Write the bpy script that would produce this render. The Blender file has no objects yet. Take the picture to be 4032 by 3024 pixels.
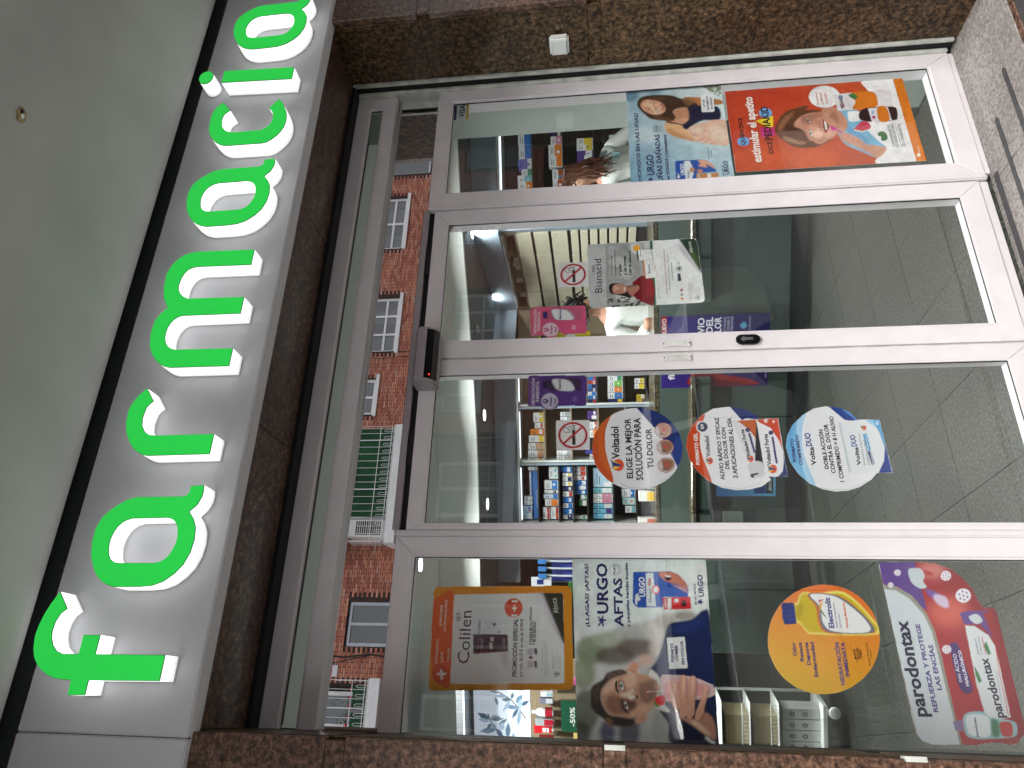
import bpy, bmesh, math, random
import numpy as np
from mathutils import Vector, Matrix

random.seed(11)
SC = bpy.context.scene
COL = SC.collection
R_ = math.radians

# ------------------------------------------------------------------ camera
cam_d = bpy.data.cameras.new('camera')
cam = bpy.data.objects.new('camera', cam_d)
COL.objects.link(cam)
r0 = Vector((0.9081498, -0.4178899, -0.0251372))
r1 = Vector((0.0294157, 0.1235909, -0.9918972))
r2 = Vector((0.4176106, 0.9000519, 0.1245315))
m = Matrix((r1, r0, -r2)).transposed().to_4x4()
m.translation = Vector((0, -2.4, 1.5232))
cam.matrix_world = m
cam_d.sensor_width = 36.0
cam_d.lens = 2792.79 * 36 / 4032
cam_d.clip_start = 0.05
cam_d.clip_end = 200
SC.camera = cam

# ------------------------------------------------------------------ world and sun (overcast)
SUN_EL, SUN_AZ = 46, 185
w = bpy.data.worlds.new('World'); SC.world = w; w.use_nodes = True
nt = w.node_tree; nt.nodes.clear()
sky = nt.nodes.new('ShaderNodeTexSky'); sky.sky_type = 'NISHITA'; sky.sun_disc = False
sky.sun_elevation = R_(SUN_EL); sky.sun_rotation = R_(SUN_AZ); sky.air_density = 1.0; sky.dust_density = 4.0
hs = nt.nodes.new('ShaderNodeHueSaturation'); hs.inputs['Saturation'].default_value = 0.22
bg = nt.nodes.new('ShaderNodeBackground'); bg.inputs['Strength'].default_value = 0.14
ow = nt.nodes.new('ShaderNodeOutputWorld')
nt.links.new(sky.outputs[0], hs.inputs['Color']); nt.links.new(hs.outputs[0], bg.inputs[0]); nt.links.new(bg.outputs[0], ow.inputs[0])
sl = bpy.data.lights.new('sun', 'SUN'); sl.energy = 1.2; sl.angle = R_(35); sl.color = (1, 0.97, 0.93)
so = bpy.data.objects.new('sun', sl); COL.objects.link(so)
el, az = R_(SUN_EL), R_(SUN_AZ)
so.rotation_euler = Vector((math.sin(az)*math.cos(el), math.cos(az)*math.cos(el), math.sin(el))).to_track_quat('Z', 'Y').to_euler()

def area(name, loc, power, size=0.14, col=(0.97, 1, 0.97), spread=150):
    l = bpy.data.lights.new(name, 'AREA'); l.shape = 'DISK'; l.size = size; l.energy = power; l.color = col; l.spread = R_(spread)
    o = bpy.data.objects.new(name, l); COL.objects.link(o); o.location = loc
    return o
LOW_LAMPS = [(3.85, 3.72), (3.2, 4.4), (2.46, 3.57), (2.15, 4.79), (1.73, 3.96), (3.74, 2.53), (0.05, 4.96), (4.64, 2.94), (0.7, 4.6)]
HIGH_AND_FILL_LAMPS = [(1.0, 3.04), (2.05, 2.45), (-0.35, 2.45), (2.95, 1.6), (0.9, 1.2)]  # all but the first are added fill lights, brightening the bulkhead and leaf panel
for x, y in LOW_LAMPS: area('downlight_glow', (x, y, 2.585), 3.4)
for x, y in HIGH_AND_FILL_LAMPS: area('downlight_glow', (x, y, 2.93), 15)

vs = SC.view_settings
vs.view_transform = 'Standard'; vs.look = 'None'; vs.exposure = 1.22; vs.gamma = 1.0; vs.use_curve_mapping = False
SC.cycles.max_bounces = 10; SC.cycles.transparent_max_bounces = 24; SC.cycles.glossy_bounces = 4; SC.cycles.diffuse_bounces = 4
SC.cycles.sample_clamp_indirect = 6.0
SC.cycles.use_denoising = True
SC.cycles.caustics_reflective = False; SC.cycles.caustics_refractive = False

# ------------------------------------------------------------------ colour + material helpers
def lin(c):
    return tuple((v/255/12.92 if v <= 10.3 else ((v/255+0.055)/1.055)**2.4) for v in c[:3])
def c4(c): return (*lin(c), 1)
MATS = {}
def newmat(name):
    mt = bpy.data.materials.new(name); mt.use_nodes = True; MATS[name] = mt
    n = mt.node_tree.nodes; b = n['Principled BSDF']
    return mt, n, mt.node_tree.links, b
def plain(name, col, rough=0.5, metal=0.0, var=0.08, vscale=6.0, bump=0.0, bscale=80, spec=0.5, coat=0.0):
    """colour with a soft noise variation and optional fine relief"""
    mt, n, L, b = newmat(name)
    tc = n.new('ShaderNodeTexCoord')
    ns = n.new('ShaderNodeTexNoise'); ns.inputs['Scale'].default_value = vscale; ns.inputs['Detail'].default_value = 5
    rp = n.new('ShaderNodeValToRGB'); c = lin(col)
    rp.color_ramp.elements[0].position = 0.3; rp.color_ramp.elements[1].position = 0.7
    rp.color_ramp.elements[0].color = (*[v*(1-var) for v in c], 1); rp.color_ramp.elements[1].color = (*[min(1, v*(1+var)) for v in c], 1)
    L.new(tc.outputs['Object'], ns.inputs['Vector']); L.new(ns.outputs['Fac'], rp.inputs[0]); L.new(rp.outputs[0], b.inputs['Base Color'])
    b.inputs['Roughness'].default_value = rough; b.inputs['Metallic'].default_value = metal
    b.inputs['Specular IOR Level'].default_value = spec; b.inputs['Coat Weight'].default_value = coat
    if bump:
        n2 = n.new('ShaderNodeTexNoise'); n2.inputs['Scale'].default_value = bscale; n2.inputs['Detail'].default_value = 4
        bp = n.new('ShaderNodeBump'); bp.inputs['Strength'].default_value = bump; bp.inputs['Distance'].default_value = 0.01
        L.new(tc.outputs['Object'], n2.inputs['Vector']); L.new(n2.outputs['Fac'], bp.inputs['Height']); L.new(bp.outputs[0], b.inputs['Normal'])
    return mt
def granite(name, stops, scale=55, rough=0.3, dirt=0.25, spec=0.5):
    """speckled stone: crystals from voronoi cells warped by noise, clouded at a larger scale"""
    mt, n, L, b = newmat(name)
    tc = n.new('ShaderNodeTexCoord')
    warp = n.new('ShaderNodeTexNoise'); warp.inputs['Scale'].default_value = scale*0.7; warp.inputs['Detail'].default_value = 4
    mx = n.new('ShaderNodeMix'); mx.data_type = 'VECTOR'; mx.inputs[0].default_value = 0.02
    L.new(tc.outputs['Object'], warp.inputs['Vector']); L.new(tc.outputs['Object'], mx.inputs[4]); L.new(warp.outputs['Color'], mx.inputs[5])
    v = n.new('ShaderNodeTexVoronoi'); v.inputs['Scale'].default_value = scale*2.2
    L.new(mx.outputs[1], v.inputs['Vector'])
    sp = n.new('ShaderNodeSeparateColor'); L.new(v.outputs['Color'], sp.inputs[0])
    ns = n.new('ShaderNodeTexNoise'); ns.inputs['Scale'].default_value = scale*0.55; ns.inputs['Detail'].default_value = 5; ns.inputs['Roughness'].default_value = 0.65
    L.new(tc.outputs['Object'], ns.inputs['Vector'])
    ma = n.new('ShaderNodeMath'); ma.operation = 'MULTIPLY_ADD'; ma.inputs[1].default_value = 0.26; ma.inputs[2].default_value = 0
    L.new(sp.outputs[0], ma.inputs[0])
    mb = n.new('ShaderNodeMath'); mb.operation = 'MULTIPLY_ADD'; mb.inputs[1].default_value = 1.7
    L.new(ns.outputs['Fac'], mb.inputs[0]); mb.inputs[2].default_value = -0.48
    mc = n.new('ShaderNodeMath'); mc.operation = 'ADD'; mc.use_clamp = True
    L.new(ma.outputs[0], mc.inputs[0]); L.new(mb.outputs[0], mc.inputs[1])
    rp = n.new('ShaderNodeValToRGB'); cr = rp.color_ramp
    while len(cr.elements) < len(stops): cr.elements.new(0.5)
    for e, (p, c) in zip(cr.elements, stops): e.position = p; e.color = c4(c)
    L.new(mc.outputs[0], rp.inputs[0])
    n3 = n.new('ShaderNodeTexNoise'); n3.inputs['Scale'].default_value = 2.3; n3.inputs['Detail'].default_value = 6
    L.new(tc.outputs['Object'], n3.inputs['Vector'])
    mm = n.new('ShaderNodeMapRange'); mm.inputs[1].default_value = 0.35; mm.inputs[2].default_value = 0.7; mm.inputs[3].default_value = 1-dirt; mm.inputs[4].default_value = 1.0
    L.new(n3.outputs['Fac'], mm.inputs[0])
    vm = n.new('ShaderNodeMix'); vm.data_type = 'RGBA'; vm.blend_type = 'MULTIPLY'; vm.inputs[0].default_value = 1
    L.new(rp.outputs[0], vm.inputs[6]); L.new(mm.outputs[0], vm.inputs[7]); L.new(vm.outputs[2], b.inputs['Base Color'])
    b.inputs['Roughness'].default_value = rough; b.inputs['Specular IOR Level'].default_value = spec
    bp = n.new('ShaderNodeBump'); bp.inputs['Strength'].default_value = 0.12; bp.inputs['Distance'].default_value = 0.002
    L.new(mc.outputs[0], bp.inputs['Height']); L.new(bp.outputs[0], b.inputs['Normal'])
    return mt
def emis(name, col, strength, gloss=0.3):
    mt, n, L, b = newmat(name)
    b.inputs['Base Color'].default_value = c4(col); b.inputs['Emission Color'].default_value = c4(col)
    b.inputs['Emission Strength'].default_value = strength; b.inputs['Roughness'].default_value = gloss
    return mt
def glass(name, tint, boost=1.0, rough=0.0):
    mt, n, L, b = newmat(name); n.remove(b)
    tr = n.new('ShaderNodeBsdfTransparent'); tr.inputs[0].default_value = (*tint, 1)
    gl = n.new('ShaderNodeBsdfGlossy'); gl.inputs['Roughness'].default_value = rough; gl.inputs[0].default_value = (1, 1, 1, 1)
    lw = n.new('ShaderNodeLayerWeight'); lw.inputs['Blend'].default_value = 0.5
    p = n.new('ShaderNodeMath'); p.operation = 'POWER'; p.inputs[1].default_value = 5
    a = n.new('ShaderNodeMath'); a.operation = 'MULTIPLY_ADD'; a.inputs[1].default_value = 0.95; a.inputs[2].default_value = 0.05*boost
    L.new(lw.outputs['Facing'], p.inputs[0]); L.new(p.outputs[0], a.inputs[0])
    mx = n.new('ShaderNodeMixShader'); L.new(a.outputs[0], mx.inputs[0]); L.new(tr.outputs[0], mx.inputs[1]); L.new(gl.outputs[0], mx.inputs[2])
    L.new(mx.outputs[0], n['Material Output'].inputs[0])
    return mt
def colmat(name, rough=0.45, coat=0.0, em=0.0):
    """base colour printed on the mesh itself (colour attribute Col)"""
    mt, n, L, b = newmat(name)
    at = n.new('ShaderNodeAttribute'); at.attribute_name = 'Col'
    L.new(at.outputs['Color'], b.inputs['Base Color']); b.inputs['Roughness'].default_value = rough; b.inputs['Coat Weight'].default_value = coat
    if em: L.new(at.outputs['Color'], b.inputs['Emission Color']); b.inputs['Emission Strength'].default_value = em
    return mt

M_FRAME = plain('lacquered_aluminium', (218, 213, 216), 0.32, var=0.05, vscale=9, bump=0.03, bscale=30)
M_FRAME2 = plain('grimy_aluminium', (196, 200, 192), 0.45, var=0.28, vscale=14, bump=0.05)
M_DARK = plain('black_gap', (14, 13, 13), 0.7, var=0.4)
M_RUBBER = plain('black_rubber', (20, 20, 21), 0.6)
M_TAPE = plain('antislip_tape', (62, 61, 63), 0.85, var=0.2, vscale=40, bump=0.3, bscale=600)
M_GLASS = glass('door_glass', (0.97, 0.985, 0.977), 1.3)
M_MIRROR, _n, _l, _b = newmat('polished_steel')
_b.inputs['Base Color'].default_value = (0.9, 0.88, 0.88, 1); _b.inputs['Metallic'].default_value = 1; _b.inputs['Roughness'].default_value = 0.0
M_PIER = granite('brown_granite', [(0.0, (14, 12, 10)), (0.3, (42, 33, 24)), (0.5, (84, 66, 46)), (0.72, (124, 98, 72)), (1.0, (168, 142, 114))], 95, 0.45, 0.35, spec=0.25)
M_PINK = granite('pink_granite', [(0.0, (15, 12, 11)), (0.32, (58, 43, 35)), (0.55, (106, 79, 64)), (0.8, (146, 113, 94)), (1.0, (190, 158, 138))], 100, 0.3, 0.25)
M_LINT = granite('lintel_granite', [(0.0, (12, 9, 8)), (0.38, (50, 36, 28)), (0.62, (104, 76, 60)), (1.0, (164, 130, 108))], 90, 0.35, 0.4)
M_STEP = granite('grey_granite', [(0.0, (82, 78, 76)), (0.35, (118, 113, 110)), (0.6, (148, 143, 139)), (1.0, (180, 175, 170))], 140, 0.55, 0.22)
M_FLOOR = granite('floor_granite', [(0.0, (12, 13, 12)), (0.35, (46, 48, 44)), (0.6, (78, 80, 74)), (1.0, (130, 132, 124))], 150, 0.3, 0.15)
M_CTOP = granite('counter_granite', [(0.0, (20, 18, 14)), (0.4, (60, 54, 42)), (0.7, (104, 94, 72)), (1.0, (140, 130, 104))], 110, 0.2, 0.1)
M_PLAST = plain('grey_plaster', (176, 177, 175), 0.9, var=0.12, vscale=2.2, bump=0.2, bscale=25)
M_SIGN = plain('silver_lacquer', (202, 203, 206), 0.6, metal=0.0, var=0.03, bump=0.02, bscale=300, spec=0.25)
M_LSIDE = emis('lit_white_acrylic', (255, 255, 255), 0.40)
_n, _l = M_LSIDE.node_tree.nodes, M_LSIDE.node_tree.links      # the diffuser glows a little less towards its back edge
_t = _n.new('ShaderNodeTexCoord'); _s = _n.new('ShaderNodeSeparateXYZ'); _m = _n.new('ShaderNodeMapRange')
_m.inputs[1].default_value = -0.432; _m.inputs[2].default_value = -0.462; _m.inputs[3].default_value = 0.24; _m.inputs[4].default_value = 0.42
_l.new(_t.outputs['Object'], _s.inputs[0]); _l.new(_s.outputs[1], _m.inputs[0]); _l.new(_m.outputs[0], _n['Principled BSDF'].inputs['Emission Strength'])
M_LRIM = plain('dark_green_edge', (8, 92, 40), 0.4)
M_LFACE = emis('lit_green_acrylic', (42, 210, 78), 0.30)
M_WHITE = plain('white_paint', (232, 236, 233), 0.6, var=0.03)
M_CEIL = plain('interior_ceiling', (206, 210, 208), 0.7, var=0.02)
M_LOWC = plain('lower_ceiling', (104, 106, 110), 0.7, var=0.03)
M_FASC = plain('blue_grey_fascia', (150, 164, 178), 0.5, var=0.03)
M_WALL = plain('shop_wall', (180, 188, 184), 0.6, var=0.03)
M_COUNTER = plain('grey_green_panel', (82, 96, 91), 0.16, var=0.04, coat=0.3)
M_KICK = plain('kick_board', (66, 70, 70), 0.4, var=0.05)
M_WOOD = plain('shelf_back_wood', (150, 132, 108), 0.5, var=0.12, vscale=3)
M_DSHELF = plain('dark_shelf', (52, 48, 44), 0.4, var=0.1)
M_CREAM = plain('cream_drawer', (214, 208, 186), 0.4, var=0.03)
M_STEEL = plain('brushed_steel', (150, 152, 156), 0.3, metal=0.8)
M_CARD = colmat('printed_card', 0.4)
M_PRINT = colmat('printed_poster', 0.35, 0.2)
M_BACKLIT = colmat('backlit_print', 0.4, 0.0, 0.22)
M_LAMP = emis('lamp_lens', (255, 250, 240), 5)
M_STRIP = emis('led_strip', (236, 244, 255), 0.9)
M_PANELB = plain('leaf_panel_ground', (214, 222, 236), 0.4, var=0.03)
M_CLOTH = plain('white_cloth', (222, 226, 224), 0.8, var=0.06, vscale=12, bump=0.2, bscale=30)
M_SKIN = plain('skin', (196, 146, 122), 0.5, var=0.06)
M_BRICK = colmat('fired_brick', 0.85)
M_MORTAR = plain('mortar', (66, 52, 47), 0.95, var=0.1)
M_CONC = plain('white_render', (240, 238, 236), 0.85, var=0.06)
M_WGLASS = glass('window_glass', (0.5, 0.52, 0.52), 1.6)
M_GREENF = plain('green_canvas', (34, 78, 48), 0.9, var=0.35, vscale=3)
M_AWN = plain('teal_canvas', (72, 150, 138), 0.9, var=0.1)
M_CURT = plain('curtain', (222, 220, 214), 0.9, var=0.25, vscale=5)
M_ROAD = plain('asphalt', (72, 72, 74), 0.9, var=0.2, vscale=3, bump=0.3, bscale=200)
M_PAVE = plain('pavement_slab', (150, 146, 140), 0.85, var=0.15, vscale=3)
M_CAR = plain('white_car_paint', (222, 224, 226), 0.18, var=0.01, coat=1.0)
M_CARG = plain('car_window', (22, 24, 26), 0.05, var=0.0)
M_PLAS = plain('grey_plastic', (156, 148, 151), 0.4, var=0.05)
M_BLKP = plain('black_plastic', (16, 16, 17), 0.15)
M_LEAF = plain('plant_leaf', (70, 104, 44), 0.7, var=0.3)
M_RED = plain('red_petals', (206, 30, 50), 0.7)

# ------------------------------------------------------------------ mesh helpers
class MB:
    def __init__(s): s.v = []; s.f = []; s.c = []
    def quad(s, a, b, c, d, col=None):
        i = len(s.v); s.v += [a, b, c, d]; s.f.append((i, i+1, i+2, i+3)); s.c.append(col)
    def poly(s, pts, col=None):
        i = len(s.v); s.v += list(pts); s.f.append(tuple(range(i, i+len(pts)))); s.c.append(col)
    def hexa(s, p, col=None):
        """8 points: bottom loop 0-3 then top loop 4-7"""
        i = len(s.v); s.v += list(p)
        for f in ((0, 3, 2, 1), (4, 5, 6, 7), (0, 1, 5, 4), (1, 2, 6, 5), (2, 3, 7, 6), (3, 0, 4, 7)):
            s.f.append(tuple(i+k for k in f)); s.c.append(col)
    def box(s, x0, x1, y0, y1, z0, z1, col=None, T=None):
        p = [(x0, y0, z0), (x1, y0, z0), (x1, y1, z0), (x0, y1, z0), (x0, y0, z1), (x1, y0, z1), (x1, y1, z1), (x0, y1, z1)]
        if T: p = [T(*q) for q in p]
        s.hexa(p, col)
    def prism(s, loop, y0, y1, col=None, T=None):
        """loop of (x,z) extruded along y"""
        n = len(loop); i = len(s.v)
        a = [(x, y0, z) for x, z in loop]; b = [(x, y1, z) for x, z in loop]
        if T: a = [T(*q) for q in a]; b = [T(*q) for q in b]
        s.v += a+b
        s.f.append(tuple(range(i, i+n))); s.c.append(col)
        s.f.append(tuple(range(i+2*n-1, i+n-1, -1))); s.c.append(col)
        for k in range(n):
            j = (k+1) % n; s.f.append((i+k, i+n+k, i+n+j, i+j)); s.c.append(col)
    def tube(s, pts, r, n=6, col=None, closed=False):
        pts = [Vector(p) for p in pts]; base = len(s.v); rr = r if isinstance(r, (list, tuple)) else [r]*len(pts)
        for k, p in enumerate(pts):
            a = pts[max(k-1, 0)]; b = pts[min(k+1, len(pts)-1)]; d = (b-a).normalized()
            u = d.orthogonal().normalized() if abs(d.z) > 0.9 else d.cross(Vector((0, 0, 1))).normalized()
            v = d.cross(u)
            for j in range(n):
                t = 2*math.pi*j/n; s.v.append(tuple(p+(u*math.cos(t)+v*math.sin(t))*rr[k]))
        for k in range(len(pts)-1):
            for j in range(n):
                j2 = (j+1) % n; s.f.append((base+k*n+j, base+k*n+j2, base+(k+1)*n+j2, base+(k+1)*n+j)); s.c.append(col)
        s.f.append(tuple(base+j for j in range(n))[::-1]); s.c.append(col)
        s.f.append(tuple(base+(len(pts)-1)*n+j for j in range(n))); s.c.append(col)
    def lathe(s, prof, c, n=20, col=None, T=None, axis='z'):
        base = len(s.v)
        for r, h in prof:
            for j in range(n):
                t = 2*math.pi*j/n; x, y = r*math.cos(t), r*math.sin(t)
                q = (c[0]+x, c[1]+y, c[2]+h) if axis == 'z' else (c[0]+x, c[1]+h, c[2]+y)
                s.v.append(T(*q) if T else q)
        for k in range(len(prof)-1):
            for j in range(n):
                j2 = (j+1) % n; s.f.append((base+k*n+j, base+k*n+j2, base+(k+1)*n+j2, base+(k+1)*n+j)); s.c.append(col)
        s.f.append(tuple(base+j for j in range(n))[::-1]); s.c.append(col)
        s.f.append(tuple(base+(len(prof)-1)*n+j for j in range(n))); s.c.append(col)
    def build(s, name, mt, parent=None, bevel=0, smooth=False, label=None, kind=None, cat=None, group=None, seg=1, fix=True):
        me = bpy.data.meshes.new(name); me.from_pydata(s.v, [], s.f)
        if any(c is not None for c in s.c):
            at = me.color_attributes.new('Col', 'FLOAT_COLOR', 'CORNER')
            arr = np.empty((len(me.loops), 4), np.float32); k = 0
            for f, c in zip(s.f, s.c):
                arr[k:k+len(f)] = c4(c or (200, 200, 200)); k += len(f)
            at.data.foreach_set('color', arr.ravel())
        if bevel or fix:
            bm = bmesh.new(); bm.from_mesh(me)
            bmesh.ops.recalc_face_normals(bm, faces=bm.faces)
            if bevel:
                bmesh.ops.bevel(bm, geom=[e for e in bm.edges if e.is_manifold and e.calc_face_angle(0) > 0.5], offset=bevel, segments=seg, affect='EDGES', clamp_overlap=True)
            bm.to_mesh(me); bm.free()
        if smooth:
            me.shade_smooth()
            try: me.set_sharp_from_angle(angle=R_(40))
            except Exception: pass
        me.materials.append(mt)
        o = bpy.data.objects.new(name, me); COL.objects.link(o)
        if parent: o.parent = parent
        tag(o, label, cat, group, kind)
        return o
def tag(o, label=None, cat=None, group=None, kind=None):
    if label: o['label'] = label
    if cat: o['category'] = cat
    if group: o['group'] = group
    if kind: o['kind'] = kind
    return o
def thing(name, label, cat, loc=(0, 0, 0), group=None):
    o = bpy.data.objects.new(name, None); COL.objects.link(o); o.empty_display_size = 0.1
    o.location = (0, 0, 0)
    return tag(o, label, cat, group)
def copy_tree(o, parent=None):
    c = o.copy(); COL.objects.link(c)
    if parent: c.parent = parent
    for ch in [q for q in bpy.data.objects if q.parent == o and q != c]: copy_tree(ch, c)
    return c
def box(name, mt, x0, x1, y0, y1, z0, z1, parent=None, bevel=0, T=None, col=None, **k):
    b = MB(); b.box(x0, x1, y0, y1, z0, z1, col, T); return b.build(name, mt, parent, bevel, **k)

# interior frame: w metres straight into the shop, s to its right (the counter and shelves stand askew to the front)
FX, FY = 0.420887, 0.907113
def I(s, w, z): return (FX*w+FY*s, -2.4+FY*w-FX*s, z)
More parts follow.
